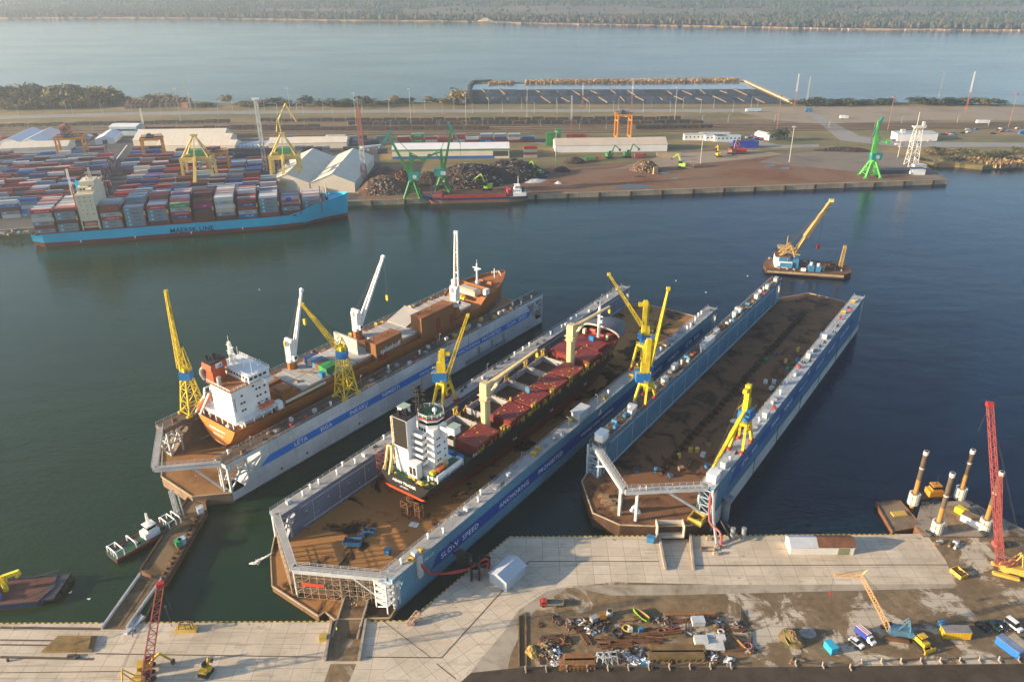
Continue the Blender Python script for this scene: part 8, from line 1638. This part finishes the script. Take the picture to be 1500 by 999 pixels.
M1('brick_hut','small reddish brick hut right of the ruins','hut',MB().box(-4,4,-3,3,0,5).box(-4.3,4.3,-3.3,3.3,5,5.4),[pm('hut_brick',(.36,.17,.10),.9)],L3(272,158))
def foliage(seed, w_, h, n, shape=1.0, z0=.15):
    r_ = np.random.RandomState(seed); mb = MB(); lob = [(r_.uniform(-.45,.45)*w_,r_.uniform(-.45,.45)*w_,h*r_.uniform(.35,.78),r_.uniform(.28,.48)*w_) for _ in range(9)]+[(0,0,h*.7,w_*.5)]
    for i in range(n):
        c = lob[r_.randint(len(lob))]; d = r_.normal(size=3); d /= np.linalg.norm(d); rr_ = c[3]*(r_.uniform(.55,1.08)); p = np.array([c[0]+d[0]*rr_, c[1]+d[1]*rr_, max(h*z0, c[2]+d[2]*rr_*.8)])
        a = r_.normal(size=3); a /= np.linalg.norm(a); b = np.cross(a,d); b /= max(1e-6,np.linalg.norm(b)); s_ = r_.uniform(.5,1.15)*max(.5,w_*.085)
        mb.mat(int(r_.choice([0,0,1,1,2]))).add([p-a*s_-b*s_*.6,p+a*s_-b*s_*.5,p+a*s_*.8+b*s_*.7,p-a*s_*.7+b*s_*.6],[(0,1,2,3)])
    return mb
leafs = {'olive':[flat('leaf_olive',(.085,.095,.026),.8),flat('leaf_ochre',(.17,.135,.04),.8),flat('leaf_dkgreen',(.04,.05,.018),.8)],'gold':[flat('leaf_gold',(.28,.18,.05),.8),flat('leaf_ochre',(.17,.135,.04)),flat('leaf_tan',(.26,.17,.07),.8)],'dark':[flat('leaf_dkgreen',(.04,.05,.018)),flat('leaf_deep',(.022,.032,.014),.8),flat('leaf_olive',(.085,.095,.026))]}
bark = pm('bark',(.09,.065,.045),.9,.3,.5); CRW = {}
def tree(label, u, v, w_, h, kind, seed, name='tree', group='trees at the left end of the far shore', z=LZ):
    t_ = T(name, label, 'tree' if name == 'tree' else 'bush', G(u,v,z), rnd.uniform(0,6), group)
    key = (kind,name,seed%4)
    if key not in CRW: CRW[key] = foliage(seed%4+ (10 if name == 'tree' else 30), 10, 10, 900 if name == 'tree' else 420, z0=.18 if name=='tree' else .02).mesh('crown', leafs[kind])
    o = link('crown', CRW[key], t_); o.scale = (w_/10,w_/10,h/10)
    tr = MB().tube((0,0,-.3),(0,0,h*.5),max(.12,h*.028),max(.06,h*.014),7)
    for a in range(3): tr.tube((0,0,h*(.25+.07*a)),(w_*.22*cos(a*2.1),w_*.22*sin(a*2.1),h*.62),h*.012,h*.005,5)
    P('trunk', tr, [bark], t_)
tl_ = [(-4,158,30,26,'olive'),(14,157,30,25,'olive'),(30,156,26,21,'gold'),(40,155,30,25,'olive'),(54,155,24,22,'dark'),(62,157,18,17,'gold'),(72,157,20,14,'gold'),(88,155,28,23,'olive'),(102,155,28,25,'olive'),(116,155,24,23,'olive'),(127,158,15,16,'gold'),(136,155,22,21,'olive'),(150,154,24,21,'gold'),(160,154,22,19,'olive'),(170,154,16,13,'dark'),(8,161,16,13,'gold'),(48,160,16,14,'dark'),(108,159,16,13,'olive')]
for i,(u,v,w_,h,kd) in enumerate(tl_): tree('%s tree in the far left shore clump, %s from the left'%({'olive':'olive green','gold':'golden','dark':'dark green'}[kd],ORD(sum(1 for q in tl_ if q[0] < u))),u,v,w_,h,kd,i)
bl = [(185,153,16,9,'gold'),(330,151,14,10,'gold'),(400,153,26,8,'dark'),(415,155,20,6,'olive'),(449,155,24,10,'dark'),(487,156,22,9,'dark'),(505,153,14,7,'olive'),(512,156,14,7,'dark'),(532,157,20,13,'dark'),(541,153,12,7,'dark'),(577,151,12,9,'gold'),(588,152,16,6,'dark'),(598,152,16,6,'dark'),(625,150,12,7,'gold'),(641,151,16,6,'dark'),(670,152,26,16,'gold'),(656,153,20,8,'gold'),(225,149,18,9,'gold'),(240,150,22,10,'gold'),(300,157,16,5,'dark'),(360,156,24,6,'olive'),(380,156,20,5,'gold'),(470,154,14,5,'olive'),(560,153,16,4,'gold'),(1140,207,13,12,'dark')]
for i,(u,v,w_,h,kd) in enumerate(bl): tree('%s bush on the far shore, %s from the left'%({'olive':'olive','gold':'golden brown','dark':'dark green'}[kd],ORD(sum(1 for q in bl if q[0] < u)) if sum(1 for q in bl if q[0] < u) < 20 else 'number %d'%(sum(1 for q in bl if q[0] < u)+1)),u,v,w_,h,kd,i,'bush','bushes on the far shore')
b2 = [(1168+i*11.5+rnd.uniform(-3,3),155.5-rnd.uniform(0,2)-(i>9)*1,18*rnd.uniform(.7,1.2),rnd.uniform(5,9),'dark' if rnd.random()<.75 else 'olive') for i in range(26)]
b2 = [b for b in b2 if not (1300 < b[0] < 1340)]
for i,(u,v,w_,h,kd) in enumerate(b2): tree('%s bush on the far right shore, %s from the left'%({'olive':'olive','dark':'dark green'}[kd], ORD(i) if i < 20 else 'number %d'%(i+1)),u,v,w_,h,kd,i,'bush','bushes on the far right shore')
b3 = [(1352+i*7.2+rnd.uniform(-5,5),226+rnd.uniform(-5,11),rnd.uniform(7,13),rnd.uniform(2,4.2),rnd.choice(('dark','olive','olive','gold'))) for i in range(34)]
for i,(u,v,w_,h,kd) in enumerate(sorted(b3)): tree('%s bush on the overgrown bank right of the far quay, %s from the left'%({'olive':'olive','dark':'dark','gold':'golden'}[kd], ORD(i) if i < 20 else 'number %d'%(i+1)),u,v,w_,h,kd,i,'bush','bushes on the overgrown bank')
# scrap piles
def scrap(label, u, v, rx, ry, h, n, mats, seed, sz=1.6, rot=0):
    r_ = random.Random(seed); mb = MB().mound((0,0,0),rx,ry,h,30,9,.18,flat=.25,seed=seed); mb.m = [0]*len(mb.f)
    for i in range(n):
        a, d = r_.uniform(0,6.283), r_.random()**.55; x, y = rx*d*cos(a), ry*d*sin(a); z = h*max(0,(1-max(0,(d-.25)/.75)**1.3))
        mb.mat(r_.randrange(1,len(mats))).obox((x,y,z+r_.uniform(-.3,.5)),r_.uniform(.5,2.6)*sz*.6,r_.uniform(.3,1.0)*sz*.6,r_.uniform(.2,.8)*sz*.6,r_.uniform(0,3.1),rx=r_.uniform(-.8,.8))
    return M1('scrap_pile', label, 'scrap pile', mb, mats, L3(u,v), rot, 'scrap piles on the far quay')
sd_ = pm('scrap_dark',(.035,.028,.025),.85,.4,.2,bump=.5); sp = pm('scrap_pale',(.42,.38,.34),.7,.2,.4); sb = pm('scrap_brown',(.13,.07,.04),.85,.4,.3)
scrap('huge dark scrap pile behind the coaster, left half',685,266,34,26,13,1500,[sd_,dkgrey,sb,rusty,sd_,sd_,sp,sb],1,2.0,.1); scrap('huge dark scrap pile behind the coaster, right half',745,258,34,24,12,1400,[sd_,dkgrey,sd_,rusty,sd_,sb,sp],2,2.0,.1)
scrap('mixed scrap pile with pale pieces at the left by the quay',563,280,20,14,11,900,[sb,sp,sd_,rusty,grey,sb],3,1.7); scrap('brown scrap pile behind the left green crane',590,266,17,13,9,600,[sb,rusty,rustd,sb,rp_],4,1.6); scrap('dark scrap pile between the two green cranes',628,268,14,12,8,500,[sd_,sb,dkgrey,rusty],5,1.6)
M1('ore_heap','smooth dark brown heap at the left end of the scrap quay','heap',MB().mound((0,0,0),16,12,8,24,8,.06,seed=6),[pm('ore_brown',(.10,.055,.035),.95,.3,.2)],L3(562,258))
scrap('round pile of pale timber logs alone on the brown quay',945,250,13,9,8,420,[sb,pm('log_pale',(.34,.24,.17),.9,.2,.4),sb,wood],7,2.2); M1('concrete_slab','upright yellowish slab leaning on the pile of pale logs','slab',MB().obox((0,0,3),4.6,1,6,.5).obox((0,.6,.4),5,1.2,.8,.5),[pm('slab_yellow',(.50,.36,.18),.8)],L3(960,255))
scrap('small dark scrap heap in front of the tan roofed hall',842,239,9,6,5,160,[sd_,dkgrey,sb],8,1.5); scrap('dark scrap heap at the foot of the left flood mast',823,251,7,5,3.5,120,[sd_,dkgrey,rustd],9,1.4); scrap('long dark bank of scrap at the back of the right quay',1230,221,26,5,3,300,[sd_,dkgrey,rustd],10,1.6); scrap('dark scrap bank beside the long one on the right quay',1252,222,14,5,3,160,[sd_,rustd,sb],11,1.6)
M1('gravel_heap','pale grey gravel heap near the stern of the coaster','gravel heap',MB().mound((0,0,0),14,5,2,20,6,.2,seed=15),[lgrey],L3(784,266)); M1('gravel_heap','small brown heap right of the pale gravel heap','heap',MB().mound((0,0,0),6,3,2,16,5,.2,seed=16),[sb],L3(804,267)); M1('gravel_heap','small pale heap on the brown quay by the water','heap',MB().mound((0,0,0),3.4,2.4,2,14,5,.3,seed=17),[lgrey],L3(818,269))
for i,(u,v,l,w_) in enumerate(((930,274,15,3.4),(975,254,5,1.6),(938,259,5,1.6),(990,262,4,1.5),(1150,247,5,2),(1128,243,6,2))):
    r_ = random.Random(i); ST('puddle', MB().sheet([(L3(u,v).x+l*cos(a)*r_.uniform(.8,1.1),L3(u,v).y+w_*2*sin(a)*r_.uniform(.7,1.1)) for a in [k*.45 for k in range(14)]],LZ+.14),[pm('puddle',(.03,.03,.035),.05,.1)])
def mini_exc(label,u,v,rz,col,s): excavator(label, L3(u,v), rz, col, s, ((.8,-.2,1.8),(2.6,-.2,6.5),(5.5,-.2,4.0)))
lx = pm('digger_lime',(.30,.52,.06),.5,.1); lg_ = pm('digger_green',(.04,.22,.05),.5,.1)
mini_exc('green material handler by the long grass in front of the tan hall, left one',893,232,rad(20),lg_,1.8); mini_exc('green material handler reaching over a red truck',919,231,rad(10),lg_,1.9); mini_exc('lime material handler beside a flood light mast on the brown quay',999,246,rad(150),lx,1.8); mini_exc('lime material handler by the coaster hold',714,279,rad(170),lx,2.0); mini_exc('lime material handler at the right edge of the dark scrap pile',787,258,rad(165),lx,1.9)
t_ = mini_exc('orange excavator among red machines on the right of the brown quay',1072,226,rad(40),pm('digger_rust',(.25,.09,.04),.6),2.0); mini_exc('yellow excavator at the left of the red machines',1052,230,rad(100),yellow,1.5)
M1('red_hopper','red hopper machine in front of the blue container row','hopper',MB().prism([(-4,-3),(4,-3),(3,3),(-3,3)],1,5).beam((-3,0,5),(-6,2,9),.8).box(-5,-3,-2,2,0,3),[red],L3(1086,225)); M1('red_truck','red dump truck beside the green material handler','truck',MB().box(-5,3,-1.8,1.8,1.2,4.4).box(3.2,5.6,-1.5,1.5,.9,4).box(-4,5,-1,1,.5,1.2),[pm('truck_red',(.36,.06,.05),.6)],L3(937,232),.1)
M1('green_lorry','green bodied lorry with a red cab near the small scrap heap','lorry',MB().box(-6,3,-1.5,1.5,1,3.6,0).box(3.3,6,-1.4,1.4,.8,4,1).box(-5,5,-1,1,.4,.9,1),[lg_,red],L3(867,236),.03); M1('barrier_wall','brown panel barrier at the right end of the grass strip','barrier',MB().box(-11,11,-.6,.6,0,4.4).box(-11.4,11.4,-.9,.9,0,.5),[pm('barrier_tan',(.36,.27,.18),.9,.2,.3)],L3(979,231)); M1('concrete_box','tan concrete block shelter at the foot of the right flood mast','shelter',MB().box(-5,5,-2,2,0,5).box(-5.4,5.4,-2.4,2.4,5,5.4),[pm('barrier_tan',(.36,.27,.18))],L3(1007,246))
bcn = pm('container_blue_bright',(.012,.035,.30),.5,.1)
for i in range(5): M1('blue_container','bright blue container in the row behind the red machines, %s from the left'%ORD(i),'container',MB().box(-3.4,3.4,-2.5,2.5,.1,6).box(-3.5,3.5,-2.6,2.6,6,6.3).box(-2.6,-1.8,-1,1,6.3,7.2),[bcn],L3(1078+i*6.6,216.5),0,'bright blue containers')
for i,(u,v,l,m_) in enumerate(((1017,205,22,white),(1044,206,16,white),(1054,207,12,white),(1066,207,24,pm('cabin_blue_white',(.45,.55,.60),.6)),(1046,203,30,white))):
    t_ = T('office_cabin','white site office row right of the tan roofed hall, %s from the left'%ORD(i),'office',L3(u,v),0,'site offices'); P('wall', MB().box(-l/2,l/2,-3,3,0,5.4), [m_], t_); P('roof', MB().box(-l/2-.3,l/2+.3,-3.3,3.3,5.4,5.8), [lgrey], t_)
    for k in range(int(l/4)): P('window', MB().box(-l/2+1.4+k*4,-l/2+3+k*4,-3.06,-3.004,2.6,4), [glass], t_)
t_ = shed('farm_shed','white gabled shed by the small dark tree on the right grassland',L3(1122,204)+Vector((0,4,0)),20,9,4,6,rad(-62),white,lgrey); M1('small_hut','small pale hut next to the white gabled shed','hut',MB().box(-4,4,-3,3,0,4).box(-4.3,4.3,-3.3,3.3,4,4.4),[lgrey],L3(1134,203))
def lorry(label,u,v,rz,box,cab,l=14): 
    t_ = T('lorry',label,'lorry',L3(u,v),rz,'lorries across the harbour'); P('trailer', MB().box(-l/2,l/2-3,-1.4,1.4,1.1,4.2), [box], t_); P('cab', MB().box(l/2-2.6,l/2,-1.3,1.3,.7,3.8), [cab], t_); wl = MB()
    for x in (-l/2+1,-l/2+2.4,l/2-1.2): wl.tube((x,-1.4,.55),(x,1.4,.55),.55,n=8)
    P('wheel_set', wl, [black], t_)
lorry('pale blue tanker lorry with a white cab on the far road',1103,164.5,math.pi,pm('tank_blue',(.35,.50,.58),.4),white,18); lorry('white lorry behind the cream halls',492,204,math.pi,lgrey,white,20); lorry('blue van on the junction of the far road',1184,164,0,lblue,lblue,8); lorry('white lorry on the sidings at the right',1236,175,0,white,white,9); lorry('white lorry at the far right car park',1439,182,0,white,white,14); lorry('red lorry behind the tan roofed hall',845,203,0,redox,red,22)
r5 = random.Random(5)
for i in range(60):
    if i < 22: u, v, w_ = r5.uniform(118,165), r5.uniform(197,205), 'in the car park left of the cream halls'
    elif i < 38: u, v, w_ = r5.uniform(1376,1500), r5.uniform(189,199), 'in the vehicle yard at the far right'
    elif i < 48: u, v, w_ = r5.uniform(1086,1125), r5.uniform(200,206), 'among the site offices'
    else: u, v, w_ = r5.uniform(1296,1365), r5.uniform(203,213), 'near the white flat roofed hall'
    cn, cc_ = r5.choice((('dark',(.03,.03,.035)),('white',(.6,.6,.58)),('red',(.35,.05,.04)),('blue',(.05,.12,.3)),('silver',(.35,.36,.37))))
    key = 'car'+cn
    if key not in CM: CM[key] = MB().prismy([(-2.2,.35),(2.2,.35),(2.2,.8),(1.2,.95),(.6,1.45),(-1.3,1.45),(-2,.95),(-2.2,.9)],-.9,.9).mesh('parked_car',[pm('distant car '+cn,cc_,.35,.05)])
    o = link('parked_car', CM[key]); o.location = L3(u,v); o.rotation_euler.z = r5.choice((0,.3,1.5)); o.scale = (1.25,)*3; tag(o,'%s car %s'%(cn,w_),'car','%s cars %s'%(cn,w_))
# pipes and rolls in the yard, truck line behind
for i in range(11):
    p = L3(343+i*5.6,217-.25*i); M1('pipe','large pale pipe in the row behind the middle halls, %s from the left'%ORD(i),'pipe',MB().tube((-13,0,2.2),(13,0,2.2),2.1,n=12).box(-9,-8,-1.6,1.6,0,.8).box(8,9,-1.6,1.6,0,.8),[pipe_m if i > 3 else pm('pipe_green_grey',(.32,.38,.34),.5)],p,rad(58),'large pale pipes')
M1('wind_blade','white turbine blade lying behind the twin hall','blade',MB().tube((-11,0,3),(8,0,4),1.8,.9,10).tube((-11,0,3),(-13,0,2.8),1.8,1.3,10).box(-6,-5,-1,1,0,1.6).box(5,6,-.8,.8,0,3),[white],L3(548,220),rad(25))
for i in range(16): M1('steel_rack','dark steel rack in the yard beside the pipes, %s from the left'%ORD(i),'rack',MB().box(-5,5,-2,2,0,2.6).box(-5,5,-1.8,1.8,3,5.2).box(-5,-4.6,-2,2,2.6,3).box(4.6,5,-2,2,2.6,3),[pm('rack_dark',(.06,.065,.08),.7,.3,.3)],L3(343+(i%8)*8.4,226+(i//8)*7),rad(12),'dark steel racks')
for i in range(12): M1('steel_rack','dark rack behind the twin hall, %s of twelve'%ORD(i),'rack',MB().box(-5,5,-2,2,0,2.6).box(-5,5,-1.8,1.8,3,4.8).box(-5,-4.6,-2,2,2.6,3).box(4.6,5,-2,2,2.6,3),[pm('rack_dark',(.06,.065,.08)) if i%3 else pm('rack_pale',(.28,.29,.30),.7)],L3((440,452,464,476,500,512,524,536,548,520,560,530)[i],(221,222,223,222,212,210,211,214,212,206,225,205)[i]),rad(12),'dark steel racks')
# yard containers: the large near ones one by one, the rest as one mass
def stack_at(x, y): return MM @ Matrix.Rotation(math.pi/2,4,'Z') @ Vector((0,0,0))
UA = Vector((cos(MKA),sin(MKA),0)); UN = Vector((-sin(MKA),cos(MKA),0))
ycols = ['grey','pale grey','grey','brown','brown','dark brown','red','white','dark brown','navy','blue','green','cream','mint','orange','black','steel blue','brown']
def wpick(r_): return r_.choice(ycols)
ind = 0; bulk = MB(); bm_ = [CMAT[k] for k in ycols]; r6 = random.Random(9)
def bulk_box(c, ang, l, z, ci):
    d = Vector((cos(ang),sin(ang),0)); n = Vector((-d.y,d.x,0)); bulk.mat(ci)
    a = [c-d*l/2-n*1.22,c+d*l/2-n*1.22,c+d*l/2+n*1.22,c-d*l/2+n*1.22]
    bulk.add([(p.x,p.y,z+.04) for p in a]+[(p.x,p.y,z+2.56) for p in a],[(4,5,6,7),(0,1,5,4),(1,2,6,5),(2,3,7,6),(3,0,4,7)])
def proj(p):
    d = p-Vector((0,0,CH)); zc = d.dot(fw); return 750+CF*d.dot(r2)/zc, 499.5-CF*d.dot(u2)/zc
forb = [(0,118,196,231),(140,210,186,222),(196,345,196,226),(424,560,200,290),(340,560,190,238)]
rows = 0
for blk in range(12):
    y0 = 66+blk*15.5
    for i in range(-16, 21):
        x = i*12.9+6
        if blk > 8 and rnd.random() < .2: continue
        for rr_ in range(4):
            c = MKP+UA*x+UN*(y0+rr_*2.75); u, v = proj(Vector((c.x,c.y,LZ+5)))
            road_l = 152+ (300-v)*.12*1.6
            if u < -30 or u > 408 or v < 222 or v > 345: continue
            if road_l-4 < u < road_l+30: continue
            if any(a < u < b and c_ < v < d_ for a,b,c_,d_ in forb): continue
            hmax = r6.choice((2,3,4,4,5)) if rr_ == 0 else r6.choice((3,4,4,5,5))
            if r6.random() < .06: continue
            for tr in range(hmax):
                if tr < hmax-1 and rr_ and r6.random() < .35 and False: continue
                ci = r6.choice((0,1,2,3,4,5,5,6,7,8,9,10,0,1,3,4,5,6,7,16,r6.randrange(18))); z = LZ+.03+tr*2.6; twenty = r6.random() < .12
                vis = blk <= 1 and u < 150 and rr_ == 0
                if vis and ind < 62 and not twenty:
                    M_ = Matrix.Translation((c.x,c.y,z)) @ Matrix.Rotation(MKA,4,'Z')
                    container(M_, ycols[ci], '%s container in the yard left of the ship, %s row, %s stack, %s tier'%(ycols[ci],('front','second')[blk],ORD(i+16) ,ORD(tr)), 'containers in the yard behind the ship', 12.19, WT.get(ycols[ci])); ind += 1
                else: bulk_box(c, MKA, 12.19, z, ci)
# rows behind the hall with the green fascia, and single stacks
row2 = [(580,'grey brown'),(601,'green green'),(622,'brown cream'),(644,'white brown'),(665,'grey brown'),(688,'white brown'),(709,'red blue'),(730,'navy brown'),(751,'cream brown'),(770,'dark brown|navy')]
for k in range(10):
    u = 590+k*20.4; p = L3(u,211); cs2 = [('brown','brown'),('green','brown','green'),('cream','brown'),('brown','red'),('pale grey','brown','red'),('brown','white'),('blue','brown','grey'),('brown','navy','grey'),('brown','cream','grey'),('dark brown','navy')][k]
    for tr, col in enumerate(cs2):
        M_ = Matrix.Translation((p.x,p.y+8,LZ+.03+tr*2.6)) @ Matrix.Rotation(rad(7),4,'Z'); container(M_, col, '%s container behind the green fascia hall, %s stack from the left, %s tier'%(col,ORD(k),ORD(tr)), 'containers behind the green fascia hall', 12.19, WT.get(col) if col in ('green','blue') else None)
        ci = ycols.index(col) if col in ycols else 3; bulk_box(Vector((p.x,p.y+11.2,0)), rad(7), 12.19, LZ+.03+tr*2.6, (ci+tr*3+1)%len(ycols)); bulk_box(Vector((p.x,p.y+14,0)), rad(7), 12.19, LZ+.03+tr*2.6, (ci+2)%len(ycols))
p = L3(777,231)
for tr, col in enumerate(('cream','brown','mint','red')): container(Matrix.Translation((p.x,p.y,LZ+.03+tr*2.6)) @ Matrix.Rotation(rad(5),4,'Z'), col, '%s container in the single stack right of the green fascia hall, %s tier'%(col,ORD(tr)), 'single container stack')
for j,(u,v,h) in enumerate(((96,206,6),(103,205,5))):
    for tr in range(h): bulk_box(L3(u,v), rad(100), 12.19, LZ+tr*2.6, ycols.index('orange' if tr%2 else 'brown'))
for u,v in ((20,203),(8,204),(560,203),(420,203),(410,206),(520,219),(512,219),(1500,196)): bulk_box(L3(u,v), rad(12), 12.19, LZ, r6.randrange(len(ycols)))
ST('container_stacks', bulk, bm_, 'stuff')
print('yard individuals', ind)
p = L3(806,213); M1('green_silo','pair of bright green silos behind the tan roofed hall','silo',MB().box(-4,4,-4,4,0,12).box(5,10,-3,3,0,16).box(-4.3,4.3,-4.3,4.3,12,12.5),[green],p)
M1('road_line','pale painted line across the terminal yard','road marking',MB().beam(L3(152,258)-L3(170,235)+Vector((0,0,.1)),L3(186,213)-L3(170,235)+Vector((0,0,.1)),1.2,.08),[white],L3(170,235))
for i,(u,v) in enumerate(((4,343),(16,344),(28,343),(40,341),(22,338))): M1('quay_gear','loose gear on the quay left of the container ship, %s piece'%ORD(i),'gear',MB().obox((0,0,.7),4,2,1.4,i).obox((2,1,.5),2,1.4,1,i*2),[wood if i%2 else grey],L3(u,v))
# far gulls and buoy
for i,(u,v) in enumerate(((131,878),(104,868),(1095,405),(1034,429),(990,412),(745,205),(380,425))): 
    M1('gull','white gull resting on the water','gull',MB().ball((0,0,.25),.35,6,4,.6).ball((.35,0,.5),.16,6,4).add([(-.2,-.3,.35),(-.7,-.15,.4),(-.7,.15,.4),(-.2,.3,.35)],[(0,1,2,3)]),[white],G(u,v,0),i,'gulls on the water')
# ================================================================== writing becomes plain mesh
bpy.context.view_layer.update(); dg = bpy.context.evaluated_depsgraph_get()
for o in [o for o in bpy.data.objects if o.type == 'FONT']:
    me = bpy.data.meshes.new_from_object(o.evaluated_get(dg)); n = o.name; par, ml = o.parent, o.matrix_local.copy(); bpy.data.objects.remove(o)
    e_ = link('lettering', me, par); e_.matrix_local = ml
